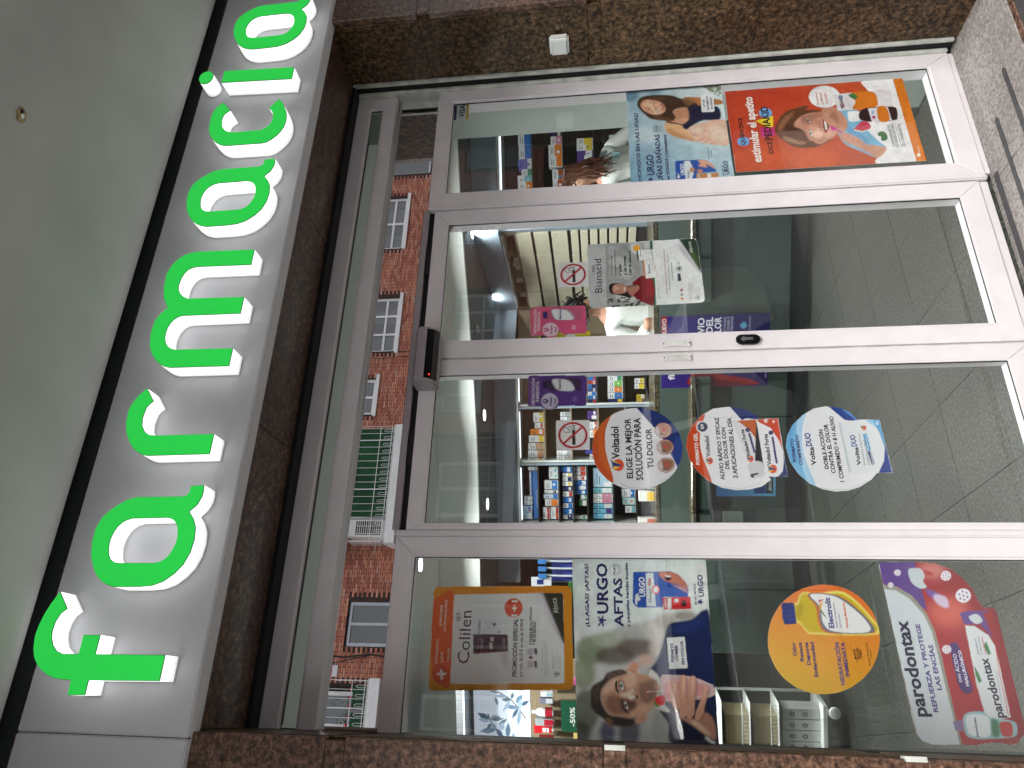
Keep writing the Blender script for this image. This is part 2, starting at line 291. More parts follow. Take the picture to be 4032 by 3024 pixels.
# flat print of every poster in millimetres: outline, then shapes (first point absolute, the rest steps)
PRINTS = {
'aftas': [(487,1635,2,-439,-566,6,-11,420),
('g',196,202,202,205,210,208,118,112,100,90,90,92),
(190,196,196,1,14,1,494,1637,2,-442,-220,14,-3,189,-35,112,31,115),
(98,112,82,0,9,.85,182,1524,-15,3,-14,10,-10,13,-5,17,-1,17,5,17,10,13,13,9,15,3,15,-3,13,-9,11,-14,5,-17,1,-18,-5,-16,-10,-14,-13,-8),
(120,128,100,0,9,.85,114,1563,-16,3,-15,7,-10,10,-6,12,0,13,5,12,10,10,14,7,16,2,16,-2,14,-7,11,-10,6,-13,1,-13,-6,-12,-10,-10,-14,-7),
(140,146,130,0,9,.85,215,1451,-8,4,-8,11,-5,15,-3,20,-1,20,3,20,5,15,7,11,8,3,8,-4,8,-10,6,-16,3,-20,0,-21,-2,-19,-5,-16,-8,-10),
(84,92,68,0,9,.85,7,1553,-21,3,-18,8,-13,11,-8,13,0,14,6,13,13,11,18,7,20,2,21,-2,19,-7,14,-12,7,-13,1,-15,-7,-13,-14,-11,-18,-7),
(66,68,58,0,9,.85,-57,1579,-11,2,-10,7,-8,10,-4,11,-1,13,4,12,7,10,9,6,12,2,11,-2,10,-6,8,-10,4,-12,1,-13,-4,-12,-7,-10,-10,-6),
(150,150,148,0,9,.85,240,1412,-8,3,-8,9,-5,12,-3,16,-1,16,3,15,5,12,7,8,9,2,8,-3,7,-8,6,-13,3,-15,1,-16,-3,-15,-5,-13,-8,-7),
(178,174,170,0,9,.85,241,1345,-12,3,-11,5,-8,8,-5,10,0,10,4,10,8,7,11,5,12,1,13,-3,11,-5,8,-9,5,-9,0,-11,-4,-9,-8,-7,-11,-5),
(86,72,66,0,9,.85,193,1373,-10,4,-8,11,-7,17,-4,21,0,21,3,21,6,16,8,11,9,3,10,-4,9,-11,6,-17,4,-21,0,-22,-3,-20,-6,-17,-8,-10),
(74,60,54,0,9,.85,168,1436,-10,5,-8,11,-7,17,-4,20,0,22,3,20,5,17,8,11,10,3,10,-4,8,-11,7,-17,4,-21,0,-22,-3,-20,-6,-17,-8,-10),
(180,170,165,0,9,.85,193,1344,-8,2,-7,4,-6,7,-3,9,0,8,3,8,5,7,7,4,8,1,8,-2,8,-5,5,-7,3,-8,0,-9,-2,-8,-5,-6,-8,-4),
(190,150,140,0,9,.85,157,1379,-5,2,-5,4,-4,7,-2,8,0,9,2,8,3,6,5,4,5,2,5,-2,5,-5,4,-6,2,-9,0,-8,-2,-8,-3,-7,-5,-4),
(150,148,146,0,9,.85,-59,1406,-24,3,-22,5,-16,7,-9,8,0,9,8,7,16,6,21,3,25,0,25,-2,22,-5,17,-8,9,-8,0,-8,-8,-8,-17,-5,-22,-4),
(140,140,140,0,9,.85,-32,1365,-15,2,-13,3,-10,5,-5,6,0,5,5,5,9,4,13,2,15,0,15,-2,14,-3,10,-5,5,-6,0,-5,-5,-5,-10,-4,-13,-2),
(56,58,76,0,9,.85,-45,1434,-20,2,-18,7,-13,9,-7,10,0,11,6,11,13,8,17,5,20,1,20,-3,18,-6,14,-9,7,-11,0,-11,-6,-11,-13,-8,-18,-4),
(48,46,92,0,9,.85,-55,1506,-13,2,-13,5,-9,6,-5,8,0,9,5,7,8,6,12,4,14,2,14,-2,12,-5,9,-6,5,-9,1,-8,-5,-8,-9,-6,-12,-4),
(150,140,132,0,9,.85,274,1305,-8,3,-7,6,-6,9,-3,12,0,11,2,11,6,9,7,5,8,2,9,-3,7,-6,6,-9,3,-12,0,-11,-2,-11,-6,-9,-7,-5),
(120,110,100,0,9,.85,292,1237,-6,3,-5,7,-4,10,-2,12,0,13,2,13,3,9,5,7,6,2,5,-3,5,-7,4,-10,2,-13,1,-13,-2,-12,-4,-10,-5,-6),
(196,110,60,0,9,.85,136,1425,-4,2,-3,3,-3,4,-1,6,-1,5,2,6,2,4,4,3,4,1,4,-2,3,-3,3,-4,2,-6,0,-5,-2,-6,-2,-4,-4,-3),
(11,24,66,1,2,1,258,1331,12,-17,11,-59,32,-45,-53,-12,-337,4,-1,134,54,9,36,26,19,-18,83,20,4,29,39,-31,60,-25),
(8,16,46,1,4,1,31,1353,20,-25,-16,-95,-44,-28,-68,-3,-1,134,54,9,36,22),
(20,40,92,1,5,.7,250,1332,25,-77,25,-44,-24,-2,-33,48,-5,42),
(196,190,186,1,3,1,119,1399,7,-14,-27,-19,-38,6,-30,-15,-22,-18,10,39,41,14),
(40,32,28,1,2,1,47,1579,13,2,16,-7,10,-16,10,-17,16,-11,8,-17,6,-21,-3,-20,-10,-10,-8,24,-15,31,-13,18,-16,10,-25,2,-25,-11,-15,-16,-3,-30,-4,-30,-9,-13,-14,14,-1,30,2,26,16,23,18,27,21,13),
(92,76,66,1,3,.7,112,1530,8,-24,4,-24,-6,-13,-9,27,-13,24),
(80,64,54,1,5,.7,60,1574,18,-12,8,-17,-26,10,-31,3,6,11),
(150,110,60,1,5,.5,-13,1534,-6,-20,-15,3,-7,-16,-2,10,14,23),
('h',.55,60,4,47,1579,29,-5,20,-33,24,-28,3,-41,-33,45,-26,26,-28,4,-25,-11,-18,-46,-13,-43,-14,14,1,56,34,50),
(170,128,108,1,2,1,51,1549,22,-9,20,-19,15,-32,6,-27,1,-27,-2,-27,-10,-20,-16,-14,-28,0,-31,11,-19,18,-13,27,-8,30,4,30,4,30,18,18),
(204,164,142,1,8,.8,61,1542,25,-18,14,-28,-22,5,-17,20,-9,14),
(206,162,140,1,8,.8,110,1469,2,-31,-27,1,-13,21,12,17),
(122,82,68,1,8,.9,49,1522,1,-31,-12,-33,1,-17,-31,2,2,23,-10,24,2,26,22,17),
(70,44,38,1,7,.75,40,1488,-2,-23,-3,-23,-27,4,2,13,-9,14,12,13),
(196,152,126,1,6,.8,20,1439,13,-27,-5,-20,-22,18,-4,26,-10,24,6,6),
(96,74,66,1,6,.75,86,1428,7,-19,7,-28,-16,-9,-28,5,-22,21,-4,14,9,13,25,5),
('h',.4,15,2,86,1429,14,-48,-16,-9,-28,5,-26,21,6,27,28,7),
(150,90,84,1,2,1,81,1413,-7,-5,-16,-4,-15,4,6,6,15,1),
(184,138,120,1,5,.5,90,1382,-3,-17,-18,1,-1,14),
(38,28,24,1,1,1,84,1504,11,-6,-8,-2,-16,1,-12,-6,1,7,11,5),
(40,28,22,1,1,1,43,1485,-18,-1,-15,-5,-9,-13,-1,-8,5,8,12,10,17,5),
(96,66,54,1,4,.7,94,1493,1,-12,-15,-9,-17,2,4,13,12,6),
(216,210,204,1,1,1,86,1489,5,-6,-11,-5,-15,2,7,7),
(70,84,92,0,1,1,80,1480,-2,0,-2,1,-2,1,-1,2,0,1,1,2,1,1,2,0,2,1,3,-1,2,-1,1,-1,1,-1,0,-2,-1,-1,-1,-1,-2,-1),
(16,14,14,0,0,1,79,1483,-1,0,-1,0,0,1,-1,1,0,0,0,1,1,1,1,0,1,0,1,0,1,-1,1,0,0,-1,0,-1,0,0,-1,-1,-1,0),
(24,18,16,0,1,1,93,1485,-9,6,-11,-1,-10,-9,1,-1,9,9,11,1,8,-6),
(190,180,172,1,1,1,32,1478,3,-6,-10,-4,-12,-3,1,7,8,6),
(60,70,76,0,1,1,24,1469,-3,0,-1,1,-2,1,0,2,0,1,0,1,2,1,1,1,2,0,2,0,2,-1,1,-1,1,-1,0,-2,0,-1,-2,-1,-1,-1),
(14,12,12,0,0,1,23,1471,-1,1,-1,0,0,1,-1,0,0,1,1,1,0,0,1,0,1,0,1,0,1,0,0,-1,1,0,0,-1,0,-1,-1,0,-1,0),
(20,14,12,0,1,1,36,1473,-5,6,-14,0,-8,-15,1,-1,8,15,13,0,4,-5),
(216,178,158,1,4,.8,53,1488,10,-24,8,-17,-3,-7,-11,11,-10,14,0,16),
(232,206,190,1,2,1,50,1464,3,-15,-5,-5,-7,11,4,9),
(70,40,34,1,1,1,71,1445,-3,-5,-3,0,1,4),
(60,34,30,1,1,1,54,1441,-2,-6,-8,0,-1,5),
(110,72,58,0,2,.8,75,1450,-6,-13,-15,-3,-12,2,0,-2,12,-1,16,3,6,14),
(184,136,114,1,2,1,129,1470,2,-19,-6,-15,-9,-3,0,19),
(110,70,56,0,2,.8,124,1458,0,-13,-7,-4,1,-2,8,5,0,14),
(184,132,110,1,2,1,-11,1442,10,-22,-2,-13,-11,4,-8,16,-4,17),
(100,60,48,0,2,.8,-17,1435,6,-15,3,-7,2,1,-3,7,-7,15),
(204,166,166,1,1,.8,111,1359,3,-52,-3,-33,-8,-33,-18,-35,-15,-8,-9,4,-10,24,-8,53,-5,53,4,23,36,8),
(206,110,108,1,5,.6,91,1347,7,-46,-5,-46,-14,-35,-19,11,-14,67,-5,50),
(236,232,232,0,1,.8,112,1357,-4,-78,-22,-76,2,0,21,76,5,78),
(236,232,232,0,1,.8,41,1356,8,-79,14,-79,1,0,-14,79,-8,79),
(230,226,230,0,1,1,62,1407,2,-24,1,-23,3,0,-2,23,-1,24),
(200,60,90,0,1,.8,62,1400,2,-17,1,-16,1,0,0,16,-2,17),
(190,24,40,1,1,1,46,1383,8,-16,-1,-13,-15,-2,-11,10,1,13,8,7),
(226,80,80,0,4,.7,44,1361,-2,0,-2,1,-1,1,-1,1,0,2,1,1,1,1,2,0,2,0,2,0,1,-1,2,-1,0,-1,0,-2,0,-1,-2,-1,-1,0),
(90,120,40,1,1,1,43,1384,-9,-4,-10,-11,-2,7,7,10),
(150,106,88,1,2,1,14,1323,-8,-15,-12,-26,1,-19,16,-24,-9,-19,-24,-11,-38,0,2,16,12,22,17,24,14,25,8,16),
(70,42,36,1,3,.6,80,1329,11,-4,4,-10,-5,-6,-25,2,-31,-1,-18,0,-8,8,17,8,24,7),
(178,130,110,1,1,1,82,1332,11,-4,4,-10,-5,-6,-25,2,-31,-1,-18,0,-8,7,16,9,25,7),
(212,168,148,1,4,.8,89,1326,4,-6,-36,1,-9,4),
(200,140,132,0,2,.8,87,1316,-2,1,-1,0,-1,2,0,1,0,1,0,2,1,1,1,0,2,0,1,0,2,-1,1,-1,0,-1,0,-2,0,-1,-1,-1,-2,-1),
(70,42,36,1,3,.6,103,1301,9,-7,-2,-9,-10,-3,-34,3,-37,-2,-25,2,-12,17,24,7,43,-1),
(178,130,110,1,1,1,105,1304,9,-7,-2,-9,-10,-3,-35,2,-36,-1,-25,2,-12,17,24,7,43,-1),
(212,168,148,1,4,.8,110,1294,-3,-5,-47,7,-9,4),
(200,140,132,0,2,.8,108,1287,-2,0,-1,1,-1,1,-1,2,0,1,1,1,1,1,1,1,1,0,2,0,1,-1,1,-1,1,-2,0,-1,-1,-1,-1,-1,-1,-1),
(70,42,36,1,3,.6,97,1273,12,-6,1,-11,-11,-4,-39,5,-31,5,-24,4,-17,14,16,7,49,-8),
(178,130,110,1,1,1,99,1276,12,-6,0,-11,-10,-4,-39,5,-31,5,-24,3,-17,15,16,7,49,-8),
(212,168,148,1,4,.8,107,1267,0,-7,-50,10,-9,4),
(200,140,132,0,2,.8,105,1259,-1,0,-2,1,-1,1,0,1,0,2,0,1,1,1,1,0,2,0,1,0,2,-1,1,-1,0,-1,0,-2,0,-1,-1,-1,-1,0),
(70,42,36,1,3,.6,67,1234,16,-5,2,-9,-6,-3,-24,5,-25,9,-24,7,-19,16,12,9,37,-16),
(178,130,110,1,1,1,69,1237,15,-5,3,-9,-6,-3,-24,5,-25,9,-24,7,-19,16,12,9,37,-16),
(212,168,148,1,4,.8,81,1230,2,-5,-39,13,-9,4),
(200,140,132,0,2,.8,79,1222,-2,1,-1,0,-1,2,-1,1,0,1,1,2,1,1,1,0,1,0,2,0,1,-1,1,-1,1,-1,0,-2,-1,-1,-1,-1,-1,-1),
(206,166,142,1,6,.8,-12,1283,-5,-26,-23,-24,-15,-11,9,18,20,28),
(206,206,212,0,2,1,-59,1242,-10,-14,-6,-13,6,-3,5,12,10,13),
(232,234,236,0,0,1,223,1337,4,-56,-92,-3,-4,57),
('PERMITE',32,30,95,151,1318,207,1317,9,1),
('COMER',32,30,95,155,1305,202,1304,9,1),
('SIN DOLOR',32,30,95,144,1287,215,1285,9,1),
('¿LLAGAS? ¿AFTAS?',32,30,95,251,1581,454,1584,12,1),
('URGO',32,30,95,293,1519,455,1520,36,1),
('AFTAS',32,30,95,253,1472,407,1472,28,1),
('y pequeñas heridas bucales',32,30,95,253,1451,457,1455,7,1),
(32,30,95,0,0,1,271,1552,10,-7,-2,-4,10,-4,-2,-4,-10,3,-1,-11,-4,-1,-2,11,-16,-1,-2,4,13,3,-11,9,3,4,12,-9),
(32,30,95,0,0,1,281,1547,-1,0,-1,1,-1,1,0,1,0,1,0,1,1,1,1,0,1,1,1,-1,1,0,1,-1,0,-1,0,-1,0,-2,-1,-1,-1,0),
(160,166,170,0,1,1,435,1473,-7,1,-6,4,-4,5,-3,7,0,7,3,7,4,5,6,3,7,1,7,-1,6,-4,4,-5,3,-7,0,-7,-2,-7,-5,-5,-6,-3),
(196,200,202,0,3,1,433,1481,-6,1,-4,3,-4,4,-2,5,0,5,2,5,4,4,4,2,6,1,5,-1,5,-3,3,-4,2,-5,0,-5,-2,-5,-3,-4,-5,-2),
('FILMO',70,74,84,419,1491,451,1494,8,0),
(24,70,150,0,0,1,427,1433,3,-121,-11,-25,-23,-20,-25,-8,-24,3,2,77,-33,6,-2,77,6,10,11,7),
('URGO',238,240,244,348,1398,411,1396,19,1),
(186,194,204,0,0,1,423,1393,2,-25,-107,-3,0,30),
('Filmogel',50,50,60,331,1378,373,1379,9,0),
('Aftas',200,60,50,381,1378,408,1379,10,1),
(214,70,60,0,0,1,372,1350,-5,1,-4,3,-3,3,-2,5,0,4,2,4,3,3,4,2,4,1,5,-1,4,-2,3,-4,2,-4,0,-5,-2,-4,-3,-3,-4,-2),
(236,236,236,0,0,1,372,1355,-4,0,-2,2,-3,2,-1,3,0,3,1,3,2,2,3,1,3,1,4,-1,2,-2,3,-2,1,-3,0,-3,-1,-3,-2,-2,-3,-1),
(176,110,90,1,2,1,425,1352,3,-40,-10,-25,-22,-20,-23,-7,14,29,13,42),
(60,20,24,0,1,1,409,1310,-3,1,-2,2,-2,3,-1,4,0,4,1,3,1,3,3,2,3,1,3,-1,3,-2,1,-3,2,-4,0,-4,-1,-4,-2,-3,-3,-1),
(200,196,196,0,1,1,419,1330,-3,-19,-6,2,2,16),
(190,140,120,1,2,1,389,1315,-10,-38,-17,-17,19,38),
(238,240,244,1,0,1,352,1429,7,-9,-11,-1,-2,-4,-9,0,-2,7,-13,4,4,5),
(176,32,42,0,0,1,346,1343,4,-89,-38,0,-3,87),
('URGO',240,240,240,314,1331,342,1331,7,1),
(220,220,222,0,0,1,345,1327,1,-12,-34,1,-1,12),
(60,20,20,0,1,1,329,1268,-4,1,-3,1,-3,3,-1,3,0,3,1,2,2,2,4,2,3,0,4,-1,3,-2,3,-2,1,-3,0,-3,-1,-3,-3,-2,-3,-1),
(230,200,196,0,1,1,343,1305,0,-13,-11,1,0,13),
(214,218,218,1,2,1,413,1253,26,-10,9,-22,-9,-21,-122,7,8,32,46,13),
('MI PIEL MERECE',32,30,95,326,1235,392,1235,7,0),
('URGO',32,30,95,350,1211,420,1212,17,1),
(32,30,95,0,0,1,334,1232,7,-5,-1,-4,4,-3,-2,-3,-5,3,-2,-6,-2,0,-1,7,-5,-2,-1,4,5,1,-4,6),],
'colilen': [(355,2103,12,-4,6,-10,7,-438,-7,-11,-16,-3,-280,-3,-10,5,-4,9,-13,435,5,11,14,3),
('g',214,140,20,204,132,14,204,134,16,196,122,10),
(206,84,30,1,0,1,340,2088,6,-57,-265,-4,-13,31,11,24,28,7,98,10,102,1,26,-2),
(196,66,22,0,0,1,99,2029,-9,1,-9,4,-7,8,-4,10,0,10,3,10,7,9,8,5,10,3,10,-1,9,-5,7,-7,4,-10,0,-10,-4,-10,-6,-9,-9,-6),
(240,236,232,0,0,1,102,2073,1,-11,9,1,1,-7,-10,-2,1,-11,-7,-1,-1,11,-13,-2,-1,8,14,2,-1,11),
('PRODUCTO',246,226,206,131,2074,205,2082,7,1),
('DÍAS',246,226,206,136,2054,166,2058,8,1),
('VALOR',246,226,206,135,2035,179,2040,7,1),
('¡DESCUBRE',246,226,206,245,2068,314,2075,8,1),
('LA PROMOCIÓN!',246,226,206,230,2053,330,2062,8,1),
(222,216,222,0,0,1,348,2032,9,-364,-4,-3,-266,-4,-6,4,-9,358,4,4),
('Colilen',84,26,44,132,1969,296,1975,40,0),
('IBS',84,26,44,264,2004,291,2008,15,0),
(90,20,34,0,0,1,222,1954,2,-88,-52,-22,-10,113),
(206,204,208,0,0,1,268,1961,3,-91,-46,-3,-3,91),
(230,230,232,0,0,1,271,1870,-1,-21,-45,-2,-1,18),
(60,14,24,0,0,1,223,1960,1,-114,-50,-3,-4,114),
('Colilen',90,50,70,224,1937,265,1940,10,0),
(150,154,168,0,1,1,229,1924,15,-7,20,6,-1,1,-19,-6,-14,7),
(150,154,168,0,1,1,233,1917,11,-7,20,6,0,1,-20,-6,-11,7),
(150,154,168,0,1,1,236,1910,8,-7,20,6,0,2,-20,-7,-7,7),
(150,154,168,0,1,1,240,1904,4,-8,20,7,0,1,-20,-7,-3,7),
(150,154,168,0,1,1,244,1897,0,-8,20,7,0,1,-20,-7,1,7),
(150,154,168,0,1,1,247,1891,-3,-9,20,7,0,1,-20,-7,4,7),
(70,96,60,0,1,1,254,1886,-1,0,-2,1,-1,1,-1,2,0,2,1,1,1,2,2,1,1,0,2,0,2,-1,1,-1,0,-2,0,-2,0,-2,-1,-1,-2,-1),
(70,96,60,0,1,1,231,1872,-1,0,-1,1,-1,1,0,1,0,1,0,1,1,1,1,1,1,0,1,0,1,-1,1,-1,0,-1,0,-1,0,-1,-1,-1,-1,-1),
(190,140,150,0,1,.7,176,1940,35,2,0,1,-35,-2),
(190,140,150,0,1,.7,176,1930,35,2,0,2,-35,-2),
(190,140,150,0,1,.7,176,1925,36,1,0,2,-36,-2),
(190,140,150,0,1,.7,178,1861,35,1,0,1,-35,-1),
(190,140,150,0,1,.7,178,1856,35,1,0,2,-35,-1),
(190,140,150,0,1,.7,178,1852,35,1,0,1,-35,-1),
(200,170,176,0,1,.8,198,1906,0,-12,-19,-1,-1,11),
(200,170,176,0,1,.8,214,1903,1,-11,-13,-1,-1,10),
(150,140,148,1,12,.5,164,1868,7,-24,-52,-3,7,11),
('PROMOCIÓN ESPECIAL',52,28,40,97,1814,274,1818,14,1),
('por solo 38,50 € en vez de 67,00 €',70,40,52,97,1795,273,1799,8,0),
(200,50,40,0,0,1,237,1803,36,-3,0,2,-36,3),
(212,76,30,0,0,1,308,1798,-11,2,-9,5,-7,8,-3,10,-1,10,4,10,6,9,10,5,10,2,11,-1,9,-5,7,-8,4,-10,0,-11,-4,-10,-6,-8,-10,-6),
('1+1',246,236,230,280,1816,332,1818,20,1),
(198,194,200,0,0,1,319,1787,1,-38,-200,-4,-2,38),
(222,216,222,0,0,1,317,1785,1,-34,-196,-5,-2,36),
('COLILEN IBS 96 CÁPSULAS',66,34,46,193,1768,311,1770,7,1),
('+ 60 DE REGALO',66,34,46,194,1754,266,1755,7,1),
('+',66,34,46,149,1758,162,1758,11,1),
(176,172,178,0,0,1,145,1779,0,-29,-18,-2,-2,32),
(60,26,34,0,0,1,145,1756,0,-6,-18,-2,-2,7),
(176,172,178,0,0,1,183,1780,1,-30,-19,-1,-2,32),
(60,26,34,0,0,1,184,1757,0,-7,-19,-1,-1,6),
(150,146,152,0,.8,.6,99,1730,136,1,0,2,-136,-1),
(150,146,152,0,.8,.6,99,1722,109,1,0,2,-109,-1),
(150,146,152,0,.8,.6,99,1716,102,1,0,2,-102,-1),
(150,146,152,0,.8,.6,99,1710,45,0,0,2,-45,0),
(130,126,132,0,.8,.6,123,1698,61,1,0,1,-61,0),
(130,126,132,0,.8,.6,123,1693,37,0,0,2,-37,0),
(130,126,132,0,.8,.6,123,1686,53,0,0,2,-53,0),
(130,126,132,0,.8,.6,123,1680,44,0,0,2,-44,0),
(130,126,132,0,.8,.6,123,1674,34,0,0,2,-34,0),
(70,60,66,0,0,1,110,1677,-4,0,-2,2,-2,3,-2,3,0,3,1,3,2,3,3,1,3,1,3,-1,3,-1,2,-3,1,-3,0,-3,-1,-3,-2,-3,-2,-1),
(222,216,222,0,0,1,110,1679,-3,0,-2,2,-2,2,-1,2,0,3,1,2,1,2,3,2,2,0,3,0,2,-2,2,-2,1,-2,0,-3,-1,-2,-2,-2,-2,-2),
('B',70,60,66,106,1681,113,1681,10,1),
(40,44,26,0,0,1,356,1743,1,-77,-163,-5,68,45),
(200,190,200,0,4,1,354,1756,2,-23,-164,-72,-4,4,60,33,78,54),
(232,226,232,1,9,.8,344,1752,1,-10,-98,-40,43,30),
('Aboca',226,226,216,294,1679,342,1688,19,0),],
'electro': [(230,696,-21,5,-20,8,-20,10,-18,12,-17,15,-16,17,-13,18,-12,19,-9,20,-7,21,-4,22,-2,21,0,21,4,20,6,19,8,18,11,16,13,15,15,12,16,10,19,7,19,5,21,2,21,-2,21,-4,21,-7,21,-9,19,-13,19,-14,16,-17,15,-19,13,-20,10,-22,7,-22,5,-23,1,-22,-1,-22,-4,-21,-7,-20,-9,-18,-12,-17,-15,-14,-16,-11,-17,-9,-20,-6,-20,-3,-20,-1),
('g',236,194,58,228,118,50,226,158,48,224,106,48),
(240,226,120,1,2,1,329,938,7,-14,26,-12,7,-23,-7,-24,8,-87,-78,-71,-47,-9,-3,184,5,24,25,18,8,12),
(206,178,30,1,2,1,325,936,6,-16,27,-10,5,-20,-7,-25,7,-84,-71,-66,-42,-7,-3,173,4,23,25,17,8,12),
(150,130,24,1,5,.5,323,926,13,-15,-30,0,-17,11,0,8),
(22,40,120,0,0,1,329,973,5,-4,2,-30,-5,-5,-59,1,-3,36,19,4),
(60,90,180,0,1,.6,321,972,2,-39,2,0,-2,39),
(60,90,180,0,1,.6,308,974,2,-39,3,0,-3,39),
(60,90,180,0,1,.6,295,976,3,-39,2,0,-3,38),
(60,90,180,0,1,.6,282,977,3,-39,2,0,-2,39),
(224,110,40,1,1,1,362,890,-38,-20,-51,-1,-28,-26,2,-104,1,-29,6,-5,29,11,63,57,19,53),
(120,120,134,1,1,1,361,888,-37,-24,-51,-1,-25,-26,1,-123,39,6,58,57,18,49),
(236,234,240,1,1,1,360,882,-36,-25,-47,-2,-26,-29,0,-100,36,2,57,58,17,44),
('Electrolit',40,40,130,261,824,353,823,16,1),
(60,110,50,1,0,1,290,841,17,15,25,0,-17,-2,-19,-10),
(226,160,40,1,0,1,309,859,19,0,13,-13,-17,7),
(190,40,60,1,0,1,337,860,8,-4,2,-15,-5,9),
('BEBIDA AROMATIZADA',60,60,140,262,813,337,813,4,0),
('ELECTROLITICA',60,60,140,263,802,303,804,5,0),
('Naranja-Mandarina',226,110,60,262,782,338,781,7,1),
('Calor',54,40,120,177,947,217,945,11,1),
('Resaca',54,40,120,162,928,217,926,11,1),
('Deporte',54,40,120,152,909,218,906,11,1),
('Enfermedad',54,40,120,119,892,219,887,11,1),
('HIDRATACIÓN',44,48,140,98,818,219,822,12,1),
('INMEDIATA',44,48,140,122,801,220,802,11,1),
('MUTUA',70,44,30,172,772,201,771,7,1),
('MADRID',70,44,30,172,763,205,761,7,1),
('OPEN',70,44,30,175,755,199,755,7,1),
(90,60,30,0,0,1,162,771,22,3,28,12,0,1,-29,-12,-22,-2),
('Bebida Deportiva',80,50,30,154,735,220,735,5,0),
('Oficial',80,50,30,177,727,200,727,4,0),],
'paro': [(459,658,5,-9,2,-103,-5,-55,-16,-43,-30,-31,-34,-21,-26,-6,-23,-9,-5,-11,1,-21,-8,-5,-317,-1,-26,9,-21,22,-4,21,5,25,-2,30,-6,32,-3,119,7,25,22,16),
('g',190,28,44,176,22,42,150,24,44,120,20,34),
(226,110,96,0,30,.7,313,423,-16,7,-14,13,-10,18,-6,19,0,20,5,17,10,13,13,8,16,0,16,-7,14,-13,11,-17,6,-20,0,-20,-5,-18,-11,-13,-13,-7),
(230,150,140,0,20,.6,440,466,-9,4,-8,8,-5,11,-4,13,0,13,3,12,6,9,8,5,9,0,9,-4,8,-8,6,-11,3,-13,0,-14,-3,-11,-6,-9,-8,-5),
(92,60,140,0,0,1,468,659,-1,-111,-58,-1,-89,-5,8,17,59,51,6,45),
(150,146,136,0,0,1,394,657,-5,-39,-28,-41,-50,-31,-49,-14,-61,-4,-255,-6,-3,79,6,33,22,8),
(206,212,220,0,0,1,380,657,-2,-33,-25,-37,-46,-32,-50,-14,-56,-3,-255,-10,-3,73,8,29,24,9),
('parodontax',34,30,66,18,601,287,606,28,1),
('REFUERZA Y PROTEGE',80,60,140,31,569,277,572,13,1),
('LAS ENCÍAS',80,60,140,91,547,217,547,13,1),
(66,38,110,1,0,1,217,499,7,-16,-10,-10,-102,-12,-19,1,-10,13,5,14,23,9,70,2),
('con ÁCIDO',226,220,240,114,486,193,485,8,0),
('HIALURÓNICO',226,220,240,104,468,203,470,9,1),
(232,226,236,0,0,1,363,405,-7,3,-6,5,-5,7,-3,8,0,8,3,6,4,5,7,3,7,0,7,-3,7,-6,5,-7,2,-7,0,-8,-2,-7,-5,-5,-6,-2),
(110,70,130,0,0,1,360,413,-2,1,0,1,-1,1,-1,1,0,1,1,1,0,0,1,1,2,0,1,-1,1,-1,0,-1,1,-1,0,-1,-1,-1,0,0,-1,-1),
(110,70,130,0,0,1,351,424,-1,1,-1,1,-1,0,0,2,0,1,0,1,1,0,1,1,1,-1,1,0,1,-1,1,-1,0,-1,0,-1,0,-1,-1,0,-1,-1),
(110,70,130,0,0,1,355,435,-2,1,-1,0,0,1,-1,1,0,2,1,0,0,1,1,0,1,0,2,0,0,-1,1,-1,1,-1,0,-1,-1,-1,0,0,-1,-1),
(110,70,130,0,0,1,367,435,-1,1,-1,0,-1,1,0,1,0,1,0,1,1,1,1,0,1,0,1,0,1,-1,1,-1,0,-1,0,-1,0,-1,-1,-1,-1,0),
(110,70,130,0,0,1,376,424,-1,1,-1,0,-1,1,0,1,-1,1,1,1,1,1,1,0,1,0,1,0,1,-1,0,-1,1,-1,0,-1,-1,-1,0,-1,-1,0),
(110,70,130,0,0,1,372,413,-1,1,-1,0,-1,1,0,2,0,1,0,0,1,1,1,0,1,0,1,0,1,-1,1,-1,0,-1,0,-1,0,-1,-1,0,-1,-1),
(110,70,130,0,0,1,363,424,-1,1,-1,0,-1,1,0,2,0,1,0,1,1,0,1,1,1,-1,1,0,1,-1,1,-1,0,-1,0,-1,0,-1,-1,0,-1,-1),
(232,226,236,0,0,1,423,450,-5,2,-4,3,-4,5,-2,6,0,5,2,5,3,3,5,2,5,-1,5,-2,4,-3,4,-5,2,-5,0,-6,-2,-4,-3,-4,-5,-1),
(110,70,130,0,0,1,420,455,0,1,-1,0,-1,1,0,1,0,0,0,1,1,1,1,0,0,0,1,-1,1,0,0,-1,1,0,0,-1,-1,-1,0,0,-1,-1),
(110,70,130,0,0,1,414,463,0,0,-1,1,-1,0,0,1,0,1,0,1,1,0,1,0,0,0,1,0,1,-1,0,0,0,-1,0,-1,0,0,0,-1,-1,0),
(110,70,130,0,0,1,417,471,-1,0,-1,0,0,1,0,1,0,1,0,0,0,1,1,0,1,0,1,0,0,-1,1,-1,0,0,0,-1,0,-1,-1,0,0,0),
(110,70,130,0,0,1,426,471,-1,0,-1,0,0,1,-1,1,0,1,1,0,0,1,1,0,1,0,0,0,1,-1,0,-1,1,0,0,-1,-1,-1,0,0,-1,0),
(110,70,130,0,0,1,432,463,-1,0,-1,1,0,0,-1,1,0,1,1,1,0,0,1,0,1,0,0,0,1,-1,1,0,0,-1,0,-1,0,0,-1,-1,-1,0),
(110,70,130,0,0,1,429,455,-1,1,0,0,-1,1,0,1,0,0,0,1,0,1,1,0,1,0,1,-1,0,0,1,-1,0,-1,0,0,0,-1,-1,0,0,-1),
(110,70,130,0,0,1,423,463,-1,0,0,1,-1,1,0,0,0,1,0,1,0,0,1,0,1,0,1,0,0,-1,1,0,0,-1,0,-1,0,0,-1,-1,0,0),
